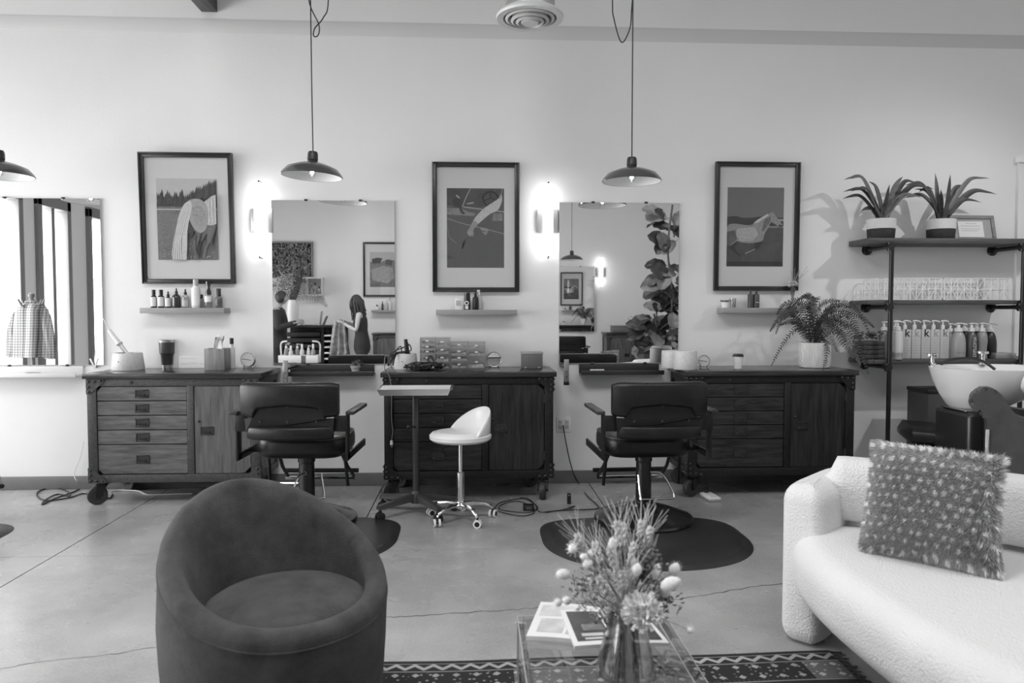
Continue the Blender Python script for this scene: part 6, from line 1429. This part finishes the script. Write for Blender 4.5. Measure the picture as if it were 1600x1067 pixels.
# framed photographs and moss panel
def art_field(p):
    p([(0, 0), (1, 0), (1, 1), (0, 1)], 190, .1); p([(0, .25), (.3, .2), (.6, .3), (1, .28), (1, 1), (0, 1)], 120, .5, 25); p([(.5, .18), (.7, .16), (.92, .2), (.9, .33), (.6, .32)], 45)
    p([(.1, .45), (.5, .4), (.95, .5), (.9, .8), (.3, .9), (.05, .75)], 160, .4, 30); p([(.1, .25), (.35, .22), (.4, .35), (.15, .4)], 70, .4)
xa = vx_(568); picture(xa+.36, (1.62+2.62)/2, .72, 1.02, art_field, 'black framed photograph of a pale animal on the opposite wall', 'framed photographs on the opposite wall', yw=YW, s=1, print_box=(.17, .83, .18, .82))
xb_ = vx_(490); t = thing('moss_panel', 'wooden framed panel of dried moss on the opposite wall', 'wall art', (xb_-.6, YW, 1.95)); w2, h2 = .6, .68
b = B()
for a in ((-w2, w2, 0, .03), (-w2, w2, h2-.03, h2), (-w2, -w2+.03, .03, h2-.03), (w2-.03, w2, .03, h2-.03)): b.bb(a[0], a[1], 0.001, .05, a[2], a[3], .002)
b.done('frame', M('frame_wood_grey', .22, .5), t); b = B(); r = random.Random(3)
for k in range(1600): b.ball((r.uniform(-w2+.04, w2-.04), r.uniform(.02, .05), r.uniform(.04, h2-.04)), r.uniform(.012, .022), n=6, m=4)
o = b.done('moss', M('moss', .2, .9, var=.9, scale=14), t); o['kind'] = 'stuff'
B().bb(-w2+.02, w2-.02, .002, .02, .02, h2-.02).done('backing', gapm, t)
# wall shelves
def pshelf(x0, x1, z, label): return single(B(O((x0+x1)/2, YW, z)).bb(x0, x1, YW+.001, YW+.15, z-.04, z, .002), 'floating_shelf', shelfm, label, 'shelf', 'short floating shelves on the opposite wall')
x0 = vx_(580, 8.15); pshelf(x0, x0+.72, 1.36, 'short floating shelf under the framed photograph on the opposite wall')
GO = 'things on the opposite wall shelf'
bottle(x0+.1, YW+.08, 1.36, .07, .1, 'small round pot on the opposite wall shelf', GO, cerw, plasb, cap_h=.3, px_is_x=True)
bottle(x0+.2, YW+.08, 1.36, .04, .16, 'slim dark bottle on the opposite wall shelf', GO, amber, plasb, px_is_x=True)
bottle(x0+.27, YW+.08, 1.36, .05, .2, 'pale tall bottle on the opposite wall shelf', GO, frost, pumpw, px_is_x=True)
bottle(x0+.34, YW+.08, 1.36, .055, .24, 'white tallest bottle on the opposite wall shelf', GO, M('bottle_white', .72, .35), silverp, px_is_x=True)
# open cube shelf with little boxes
xs_ = vx_(505, 8.15); t = thing('cube_shelf', 'white open box shelf with products on the opposite wall', 'shelf', (xs_-.28, YW, 1.62)); b = B()
for a in ((-.28, .28, 0, .03), (-.28, .28, .32, .345), (.26, .28, .03, .32), (-.01, .01, .03, .32), (-.28, -.26, .03, .32)): b.bb(a[0], a[1], .001, .2, a[2], a[3])
b.done('box', whl, t)
for k, (u, w_, h_) in enumerate(((.06, .05, .18), (.13, .05, .22), (.2, .05, .15))): bottle(xs_-.28+u, YW+.1, 1.65, w_, h_, ('left', 'middle', 'right')[k]+' bottle inside the white open box shelf', 'bottles in the box shelf', frost, plasb, px_is_x=True)
# cabinets against the opposite wall
def flip_cab(x0, x1, label, scale=1):
    c = dup(c1, (x1, YW+.53, 0), PI, label, 'drawer cabinets against the opposite wall'); c.scale = ((x1-x0)/1.26, 1, scale); return c
xc0 = vx_(942, 7.8); flip_cab(xc0, xc0+1.3, 'drawer cabinet against the opposite wall behind the big fig plant', 1.03)
xk = vx_(585, 7.8); flip_cab(xk-.1, xk+1.15, 'drawer cabinet against the opposite wall under the shelf', 1.03)
# tall open tray chest
x1_ = vx_(535, 7.6); x0_ = vx_(441, 7.6); t = thing('tray_chest', 'tall dark chest of open trays against the opposite wall, under the big vase', 'cabinet', (x0_, -7.7, 0)); w_ = x1_-x0_; H = 1.09
b = B()
for x in (0, w_*.62, w_-.05): b.bb(x, x+.05, -.04, .0, .02, H-.04)
b.bb(0, w_, -.5, -.46, .02, H-.04); b.done('frame', steels, t)
B().bb(-.02, w_-.1, -.55, .03, H-.04, H, .003).done('worktop', topw, t); B().bb(.0, w_, -.5, -.03, .02, .06).done('bottom', steels, t)
for k in range(8):
    z = .15+k*.105; B().bb(.06, w_*.6, -.45, .0 if k % 2 else .02, z, z+.075, .003).done('drawer', woodh, t)
    B().bb(w_*.67, w_-.06, -.4, -.005, z, z+.035, .003).done('tray', brush if k > 2 else steels, t)
# tall vase with big dried arrangement
vX = V(458, 500, 7.6).x; t = thing('tall_vase', 'tall white vase of palm and dried leaves on the tray chest', 'vase', (vX, -7.6, H+.001))
B().lathe([(0, 0), (.07, 0), (.085, .05), (.105, .2), (.1, .34), (.075, .44), (.08, .45), (.07, .45), (.06, .43), (0, .42)], 28).done('vase', cerw, t); B().lathe([(0, -.0005), (.13, -.0005), (.135, .015), (0, .012)], 24).done('saucer', whl, t)
r = random.Random(8)
for k in range(12):
    a = -1.35+2.7*k/11; tip = Vector((math.sin(a)*.5, r.uniform(-.15, .15), .45+math.cos(a)*.42-.1*abs(math.sin(a))))
    frond(t, [(0, 0, .42), (tip.x*.4, tip.y*.4, .42+(tip.z-.3)*.7), tip, tip+Vector((math.sin(a)*.12, 0, -.12*abs(math.sin(a))))], .11, leafd if k % 2 else leafm, n=22)
ribbon_leaf(t, [Vector((.0, 0, .44)), Vector((.06, 0, .65)), Vector((.13, 0, .9)), Vector((.17, 0, 1.02))], .07, leafd)
b = B()
for k in range(260): q = Vector((-.12+r.gauss(0, .09), r.gauss(0, .07), .78+r.gauss(0, .09))); b.ball(q, .016, .016, .01, 5, 3)
o = b.done('pale_filler', M('dried_petals', .45, .8, var=.4, scale=80), t); o['kind'] = 'stuff'
t = thing('picture_easel', 'small open card easels standing on the tray chest', 'easel', (V(503, 500, 7.5).x, -7.5, H+.001)); B().bb(-.02, -.01, -.1, .1, 0, .25, rot=(0, .15, 0)).done('board', mat_board, t); B().bb(.06, .07, -.08, .08, 0, .17, rot=(0, .4, 0)).done('board', M('easel_wood', .2, .6), t)
# round table lamp items on the chest and cabinet
x = vx_(975, 7.8); t = thing('keepsake_box', 'grey box on the opposite cabinet', 'box', (x-.04, -7.95, .949)); B().bb(-.17, .17, -.1, .1, 0, .11, .004).done('body', M('box_mid', .16, .5), t); B().bb(-.18, .18, -.11, .11, .111, .128, .003).done('lid', M('box_lid', .3, .5), t)
t = thing('wire_sculpture', 'looped wire ornament on the opposite cabinet beside the grey box', 'ornament', (vx_(988, 7.8), -7.95, .949)); B().bb(-.05, .05, -.05, .05, 0, .03, .003).done('base', plasb, t); b = B()
for k in range(4): b.tube([(.06*math.cos(q)*math.cos(k*.8), .06*math.cos(q)*math.sin(k*.8), .17+.13*math.sin(q)) for q in [2*PI*i/20 for i in range(20)]], .003, 5, cl=True)
b.done('wire', chrome, t)
for k in range(4): bottle(vx_(997, 7.8)+k*.09, -7.92, .949, .06, .2-.02*(k % 2), ('first', 'second', 'third', 'fourth')[k]+' product bottle from the wire ornament on the opposite cabinet', 'bottles on the opposite cabinet', (amber, frost, g1, amber)[k], plasb, px_is_x=True)
# pendants and chairs of the opposite row
pendant(V(893, 400, 7.7).x, -7.7, 2.27, 'dark dome pendant lamp over the opposite row of chairs')
pendant(V(893, 400, 7.7).x-2.35, -7.7, 2.27, 'dark dome pendant lamp over the opposite row, nearer the windows')
cc_ = dup(ch, (V(885, 520, 7.2).x, -7.2, 0), PI, 'black barber chair before the opposite mirror', 'black barber chairs'); cc_.location.z = .001

# ---- fiddle-leaf fig
tx, ty = 3.12, -5.75; t = thing('fiddle_leaf_fig', 'tall fiddle-leaf fig with huge leaves in a dark pot, beside the camera', 'plant', (tx, ty, 0))
B().lathe([(0, 0), (.17, 0), (.2, .3), (.21, .34), (.19, .34), (.17, .3), (0, .3)], 28).done('pot', M('pot_dark', .05, .5), t)
bark = M('fig_bark', .12, .8); r = random.Random(12)
trunks = [[(0, 0, .3), (-.05, .03, .9), (-.02, .05, 1.6), (-.08, 0, 2.3), (-.02, .02, 3.0)], [(.05, 0, .3), (.15, .05, 1.0), (.12, -.05, 1.8), (.2, .0, 2.7)], [(-.04, -.05, .3), (-.15, -.1, .8), (-.28, -.05, 1.3)]]
for q in trunks: B().tube(spline(q), .016, 8).done('trunk', bark, t)
figm = [M('fig_leaf', .07, .38, var=.3, scale=9), M('fig_leaf_light', .2, .5, var=.3, scale=9), M('fig_leaf_dark', .035, .35, var=.3, scale=9)]
def bigleaf(p, d, up, L_, mat):
    s_ = d.cross(up).normalized(); n_ = s_.cross(d).normalized(); b = B(); b.tube([p-d*.05, p], .004, 5)
    rows = []; m = 9
    for i in range(m+1):
        u = i/m; w_ = L_*.36*(math.sin(PI*u**.8)**.6*(.62+.55*u))*(1 if i not in (0, m) else .12); c = p+d*L_*u+n_*(-.22*L_*u*u); row = []
        for j in range(-3, 4): v = j/3; row.append(b._v(c+s_*w_*v+n_*(w_*.28*abs(v)+.014*math.sin(u*17+v*2)*abs(v)-(.006 if j == 0 else 0))))
        rows.append(row)
    for a, c in zip(rows, rows[1:]):
        for j in range(6): b.f((a[j], a[j+1], c[j+1], c[j]))
    mi_ = [b._v(p+d*L_*u+n_*(-.22*L_*u*u-.004)) for u in (0, .3, .6, .95)]
    return b.done('leaf', mat, t, norm=False, ang=80)
for k in range(125):
    q = trunks[r.choice((0, 0, 1, 2))]; P = spline(q); p = P[int(r.uniform(.22, 1)*(len(P)-1))]; a = r.uniform(-1.9, 1.9)+(PI if r.random() < .62 else 0)
    d = Vector((math.cos(a), .45*math.sin(a)+r.uniform(-.2, .2), r.uniform(-.75, .55))).normalized(); p = p+d*r.uniform(.04, .26); bigleaf(p, d, Vector((r.uniform(-.4, .4), 1, r.uniform(.1, .9))), r.uniform(.27, .42), r.choice(figm))
# ---- coat stand with plaid shirt (before the windows)
cx0, cy0 = V(52, 470, 2.55).x, -2.55; t = thing('coat_stand', 'turned wooden coat stand in front of the window wall', 'coat stand', (cx0, cy0, 0)); wd = M('stand_wood', .2, .5)
B().lathe([(0, 0), (.03, 0), (.03, .5), (.022, .55), (.028, .6), (.02, .7), (.018, 1.4), (.035, 1.43), (.04, 1.45), (.025, 1.47), (.018, 1.485), (.032, 1.505), (.03, 1.53), (0, 1.545)], 16).done('post', wd, t)
for k in range(4): a = k*PI/2+.4; B().tube(spline([(0, 0, .3), (.12*math.cos(a), .12*math.sin(a), .25), (.26*math.cos(a), .26*math.sin(a), .02)]), .016, 8).done('leg', wd, t); B().tube(spline([(0, 0, 1.38), (.1*math.cos(a), .1*math.sin(a), 1.4), (.15*math.cos(a), .15*math.sin(a), 1.47)]), .009, 8).done('hook', wd, t)
def plaid():
    m = M('plaid_cloth', .5, .85); nt = m.node_tree; N = nt.nodes; L = nt.links; tc = N.new('ShaderNodeTexCoord'); sx = N.new('ShaderNodeSeparateXYZ'); L.new(tc.outputs['Object'], sx.inputs[0])
    def mt(op, a, c=None):
        n = N.new('ShaderNodeMath'); n.operation = op
        for i, v in enumerate((a, c)):
            if v is None: continue
            if isinstance(v, (int, float)): n.inputs[i].default_value = v
            else: L.new(v, n.inputs[i])
        return n.outputs[0]
    s = mt('ADD', mt('ADD', mt('LESS_THAN', mt('PINGPONG', sx.outputs[2], .014), .004), mt('LESS_THAN', mt('PINGPONG', sx.outputs[0], .014), .004)), mt('LESS_THAN', mt('PINGPONG', mt('ADD', sx.outputs[0], .02), .07), .02))
    v = mt('MAXIMUM', mt('SUBTRACT', .5, mt('MULTIPLY', s, .2)), .04); cc = N.new('ShaderNodeCombineColor')
    for i in range(3): L.new(v, cc.inputs[i])
    L.new(cc.outputs[0], N['Principled BSDF'].inputs['Base Color']); return m
pl_m = plaid(); t = thing('plaid_shirt', 'grey plaid shirt hanging on the coat stand', 'shirt', (cx0, cy0, .85))
def cloth_tube(cl, rad, name, fold=5, amp=.12, sq=.7):
    rs = []
    for i, ((x, y, z), q) in enumerate(zip(cl, rad)): rs.append([(x+q*math.cos(a)*(1+amp*math.sin(fold*a+i*.3)), y+q*sq*math.sin(a)*(1+amp*math.sin(fold*a+i*.3)), z) for a in [2*PI*k/32 for k in range(32)]])
    return B().loft(rs).done(name, pl_m, t, ang=80)
cloth_tube([(0, 0, .0), (0, 0, .2), (0, 0, .38), (0, 0, .5), (0, 0, .56), (0, 0, .585)], [.22, .19, .17, .16, .12, .05], 'body', 6, .14)
cloth_tube([(.2, .02, -.02), (.185, .02, .15), (.16, .02, .3), (.12, 0, .45), (.08, 0, .54)], [.06, .065, .07, .07, .05], 'sleeve'); cloth_tube([(-.2, .02, .0), (-.19, .02, .16), (-.17, .02, .3), (-.13, 0, .45), (-.08, 0, .54)], [.06, .065, .07, .07, .05], 'sleeve')
B().tube([(.05*math.cos(a), .04*math.sin(a), .59) for a in [2*PI*k/16 for k in range(16)]], .018, 6, cl=True).done('collar', pl_m, t)

# ---- product caddy on a small cart
cxx = V(468, 560, 6.2).x; t = thing('utility_cart', 'small dark utility cart behind the camera', 'cart', (cxx, -6.25, 0)); b = B()
for x in (-.33, .33):
    for y in (-.2, .2): b.bb(x-.012, x+.012, y-.012, y+.012, .06, .52)
b.done('frame', steels, t)
for z in (.15, .5): B().bb(-.33, .33, -.2, .2, z, z+.02, .004).done('shelf', steels, t)
for x in (-.31, .31):
    for y in (-.18, .18): B().cyl((x-.012, y, .03), (x+.012, y, .03), .03, n=14).done('wheel', plasb, t)
t = thing('product_caddy', 'white open caddy with a handle holding pump bottles', 'caddy', (cxx, -6.25, .521)); b = B()
for a in ((-.31, .31, -.12, -.11), (-.31, .31, .11, .12), (-.31, -.3, -.11, .11), (.3, .31, -.11, .11)): b.bb(a[0], a[1], a[2], a[3], 0, .12, .002)
b.bb(-.3, .3, -.11, .11, 0, .008); b.done('tray', whl, t)
for s in (-1, 1): B().tube(spline([(s*.305, -.06, .11), (s*.31, -.06, .28), (s*.27, -.03, .33), (s*.2, 0, .34)]), .014, 8).done('handle', whl, t)
for k in range(6): bottle(cxx-.22+k*.088, -6.25+(.03 if k % 2 else -.03), .53, .075, .29-.03*(k % 3 == 1), ('first', 'second', 'third', 'fourth', 'fifth', 'sixth')[k]+' bottle from the left in the white caddy, seen in the mirror', 'bottles in the white caddy', (g1, frost, g1, frost, M('bottle_white', .72, .35), g1)[k], pumpw, 'pump' if k % 2 == 0 else 'cap', px_is_x=True, prof=rnd)

# ---- people
def skinned(name, V_, mat, parent, sub=2):
    """V_: list of (point, radius, index of the joint it grows from)"""
    me = bpy.data.meshes.new(name); me.from_pydata([v[0] for v in V_], [(i, v[2]) for i, v in enumerate(V_) if v[2] is not None], [])
    me.materials.append(mat); o = bpy.data.objects.new(name, me); C.objects.link(o); o.parent = parent
    md = o.modifiers.new('skin', 'SKIN'); md.use_smooth_shade = True
    sv = me.skin_vertices[0].data
    for i, v in enumerate(V_):
        r_ = v[1]; sv[i].radius = r_ if isinstance(r_, tuple) else (r_, r_); sv[i].use_root = (i == 0)
    s = o.modifiers.new('sub', 'SUBSURF'); s.levels = sub; s.render_levels = sub
    return o
def head(parent, c, look, tiltv, hair_len, name='head'):
    """c = centre of the head, look = unit facing direction"""
    f_ = Vector(look).normalized(); u_ = (Vector((0, 0, 1))-f_*f_.z).normalized(); s_ = f_.cross(u_)
    b = B(); n, m = 24, 18; rows = []
    def P(th, ph):
        x, y, z = math.sin(th)*math.cos(ph), math.sin(th)*math.sin(ph), math.cos(th)     # x forward, y side, z up
        X, Y_, Z = x*.092, y*.074, z*.112
        if z < 0: X *= 1-.12*z*z if x > 0 else 1+.35*z; Y_ *= 1+.32*z
        fr_ = max(0, x)
        X += .022*math.exp(-((z+.12)/.13)**2-(y/.14)**2)*fr_; X -= .009*(math.exp(-((z-.08)/.1)**2-((abs(y)-.36)/.16)**2))*fr_
        X += .007*math.exp(-((z+.46)/.08)**2-(y/.25)**2)*fr_+.010*math.exp(-((z+.8)/.14)**2-(y/.3)**2)*fr_+.005*math.exp(-((z-.22)/.07)**2)*fr_
        return c+f_*X+s_*Y_+u_*Z
    for i in range(1, m): rows.append([b._v(P(PI*i/m, 2*PI*k/n)) for k in range(n)])
    t0, t1 = b._v(P(0, 0)), b._v(P(PI, 0))
    for a, q in zip(rows, rows[1:]):
        for k in range(n): b.f((a[k], a[(k+1) % n], q[(k+1) % n], q[k]))
    for k in range(n): b.f((t0, rows[0][(k+1) % n], rows[0][k])); b.f((t1, rows[-1][k], rows[-1][(k+1) % n]))
    for q in (-1, 1): b.ball(c+s_*q*.073+u_*-.005-f_*.005, .012, .006, .024, 8, 6)
    o = b.done(name, skin, parent, ang=80)
    for q in (-1, 1):
        e_ = c+f_*.077+s_*q*.028+u_*.008; B().ball(e_, .011, n=10, m=6).done('eye', M('eye_white', .6, .3), o); B().ball(e_+f_*.007, .006, n=8, m=5).done('iris', plasb, o)
    b = B(); b.tube([c+f_*.088+s_*y-u_*.052+f_*(-abs(y)*.25) for y in (-.022, -.01, 0, .01, .022)], .0045, 6); b.done('lips', M('lip_tone', .25, .5), o)
    # hair: close cap, then locks
    rr = random.Random(5); b = B(); b.ball(c-f_*.012+u_*.014, .1, .086, .112, 18, 12)
    for k in range(90 if hair_len else 0):
        a = rr.uniform(.75, 2*PI-.75); st_ = c-f_*.012+(f_*math.cos(a)*.07+s_*math.sin(a)*.075)+u_*rr.uniform(.05, .1); d = (f_*math.cos(a)+s_*math.sin(a)); L_ = hair_len*rr.uniform(.7, 1.05); w_ = rr.uniform(0, 6)
        back_ = -f_*.02
        Z_ = Vector((0, 0, 1)); P_ = [st_, st_+d*.035-Z_*.06, st_+d*.05+back_*1.5-Z_*L_*.45+(s_+f_)*.016*math.sin(w_), st_+d*.045+back_*3-Z_*L_*.75+(d+f_)*.022*math.sin(w_+1), st_+d*.05+back_*3.4-Z_*L_+(s_+f_)*.03*math.sin(w_+2)]
        b.tube(spline(P_, 4), .01, 5, rad=[.008+.006*math.sin(PI*i/16) if i < 16 else .002 for i in range(17)])
    b.done('hair', hairm, parent, ang=80)
def hand(parent, w_, d, nrm, curl=.5, s=1.0):
    """w_ wrist, d direction of the palm, nrm palm normal"""
    d = Vector(d).normalized(); nrm = Vector(nrm); nrm = (nrm-d*nrm.dot(d)).normalized(); sd = d.cross(nrm); w_ = Vector(w_)
    skinned('palm', [(w_-d*.01, (.024, .018), None), (w_+d*.03, (.034, .015), 0), (w_+d*.08, (.038, .013), 1)], skin, parent)
    for k, (o_, L_) in enumerate(((-.03, .068), (-.01, .078), (.01, .073), (.029, .056))):
        a = w_+d*.085+sd*o_; b1 = a+d*L_*.45+nrm*L_*.12*curl; b2 = b1+(d*(1-curl*.6)+nrm*curl).normalized()*L_*.32; b3 = b2+(d*(1-curl)+nrm*curl*1.2).normalized()*L_*.25
        skinned('finger', [(a-d*.03, .009, None), (a, .0095, 0), (b1, .009, 1), (b2, .008, 2), (b3, .0065, 3)], skin, parent)
    a = w_+d*.03-sd*.032; skinned('thumb', [(a+sd*.012, .011, None), (a-sd*.012+d*.02, .011, 0), (a-sd*.02+d*.045+nrm*.012, .0095, 1), (a-sd*.018+d*.065+nrm*.02, .0075, 2)], skin, parent)
def person(x, y, label, top, lean=0.0, scale=.96, sleeves=False, hair=.0, look=(-1, 0, -.45), garment=clothb, armA=None, face=-1):
    t = thing('person', label, 'person', (x, y, 0)); t.scale = (scale,)*3; f_ = face
    pel, spn, chs, nek = Vector((0, 0, .92)), Vector((.0+f_*lean*.3, 0, 1.10)), Vector((f_*lean*.7, 0, 1.28)), Vector((f_*lean, 0, 1.44))
    hd = nek+Vector((f_*.055, 0, .12)); hips = [Vector((0, s*.09, .86)) for s in (-1, 1)]
    Bd = [(pel, (.11, .11), None), (spn, (.09, .09), 0), (chs, (.10, .10), 1), (nek-Vector((0, 0, .04)), .055, 2), (nek+Vector((f_*.02, 0, .04)), .05, 3)]
    ar = []
    for s in (-1, 1):
        sh = chs+Vector((0, s*.17, .07)); el, wr = armA[0 if s < 0 else 1]; el, wr = Vector(el), Vector(wr); k = len(Bd)
        Bd += [(sh, .048, 2), (sh.lerp(el, .5), .042, k), (el, .034, k+1), (el.lerp(wr, .4), .034, k+2), (wr, .023, k+3)]; ar.append((sh, el, wr))
        k = len(Bd); Bd += [(Vector((0, s*.095, .82)), .085, 0), (Vector((f_*.01, s*.1, .48)), .055, k), (Vector((0, s*.105, .3)), .052, k+1), (Vector((-f_*.02, s*.11, .09)), .035, k+2), (Vector((f_*.08, s*.115, .035)), .03, k+3), (Vector((f_*.14, s*.12, .028)), .022, k+4)]
    skinned('body', Bd, skin, t)
    head(t, hd, look, 0, hair)
    # clothes: closed cloth shells just over the body
    def shell(name, rs, m):
        return B().loft([[c+Vector((rx_*math.cos(q), ry_*math.sin(q), 0)) for q in [2*PI*k/28 for k in range(28)]] for c, rx_, ry_ in rs]).done(name, m, t, ang=80)
    L3 = lambda z: Vector((f_*lean*max(0, min(1, (z-.95)/.45)), 0, z)); k_ = 1.08 if sleeves else 1
    top_ = [(L3(z), a_*k_, c_*k_) for z, a_, c_ in ((.74, .135, .175), (.80, .14, .18), (.9, .132, .172), (1.0, .112, .145), (1.08, .105, .135), (1.18, .116, .15), (1.27, .118, .16), (1.34, .095, .14 if sleeves else .12), (1.40, .06, .08))]
    top_ = top_ if sleeves else top_[:-1]
    shell('jacket' if sleeves else 'tank_top', top_, garment)
    if sleeves:
        for s in (0, 1): sh, el, wr = ar[s]; B().tube(spline([sh, sh.lerp(el, .5), el, el.lerp(wr, .5), el.lerp(wr, .88)], 5), .055, 14, rad=[.068-.028*i/20 for i in range(21)]).done('sleeve', garment, t, ang=80)
    else:
        for s in (-1, 1): c_ = L3(1.34); B().tube(spline([c_+Vector((-.08, s*.085, -.02)), L3(1.41)+Vector((0, s*.1, -.0)), c_+Vector((.08, s*.085, -.02))], 5), .016, 8).done('strap', garment, t)
    tm = M('trouser_cloth', .03, .85); shell('trousers', [(Vector((0, 0, z)), a_, c_) for z, a_, c_ in ((.70, .12, .165), (.78, .132, .172), (.92, .125, .165), (.96, .115, .15))], tm)
    for s in (-1, 1): shell('trouser_leg', [(Vector((f_*d_, s*o_, z)), r_, r_) for z, o_, d_, r_ in ((.76, .09, 0, .09), (.6, .095, .005, .085), (.46, .1, .01, .07), (.3, .105, 0, .066), (.1, .112, -.01, .055))], tm)
    for s in (-1, 1): B().rprism([(f_*.05+.13*math.cos(q), s*.117+.045*math.sin(q)) for q in [2*PI*k/20 for k in range(20)]], 0, .075, .02).done('shoe', plasb, t)
    for s in (0, 1): sh, el, wr = ar[s]; d = (wr-el).normalized(); hand(t, wr, d, Vector((f_*.2, 0, -1)) if not sleeves else Vector((0, -1 if s else 1, -.3)), .6)
    return t, ar
pX = V(566, 500, 6.35).x
pt, ar = person(pX, -6.35, 'woman with long wavy dark hair in a black tank top, hands raised before her', None, lean=.04, scale=.955, hair=.42, look=(-1, .12, -.5),
    armA=(((-.06, -.23, 1.10), (-.28, -.11, 1.22)), ((-.06, .23, 1.08), (-.29, .12, 1.20))))
t = thing('client_cape', 'thin patterned cloth hanging from the hands of the woman with long hair', 'cloth', (pX-.40, -6.35, .62)); b = B(); rows = []
for i in range(13):
    u = i/12; z = .60*(1-u); row = []
    for k in range(21): v = -1+2*k/20; row.append(b._v((.03+v*(.09+.08*u), .04*math.sin(v*9+u*2)*(.3+u), z+.01*math.cos(v*7)-.05*abs(v)*(1-u))))
    rows.append(row)
for a, c in zip(rows, rows[1:]):
    for k in range(20): b.f((a[k], a[k+1], c[k+1], c[k]))
o = b.done('cloth', M('marbled_cloth', .28, .6, var=.6, scale=14), t, norm=False, ang=80); sm_ = o.modifiers.new('thick', 'SOLIDIFY'); sm_.thickness = .004
sX = pX-.46; t = thing('salon_stool', 'dark padded stool in front of the woman with long hair', 'stool', (sX+.16, -6.78, 0)); B().rprism([(.24*math.cos(q), .24*math.sin(q)) for q in [2*PI*k/32 for k in range(32)]], .46, .58, .04).done('cushion', leather, t); B().cyl((0, 0, .06), (0, 0, .46), .03, n=14).done('column', chrome, t); B().lathe([(0, 0), (.26, 0), (.24, .03), (.05, .06), (0, .06)], 32).done('base_disc', chrome, t)
qX = V(438, 500, 6.9).x
person(qX-.05, -6.95, 'person in a dark jacket standing partly behind the big vase', None, lean=.02, scale=1.0, sleeves=True, hair=.0, look=(1, .1, -.2), face=1, garment=M('jacket_dark', .04, .8),
    armA=(((.08, -.24, 1.1), (.3, -.15, 1.15)), ((.08, .24, 1.08), (.32, .14, 1.14))))
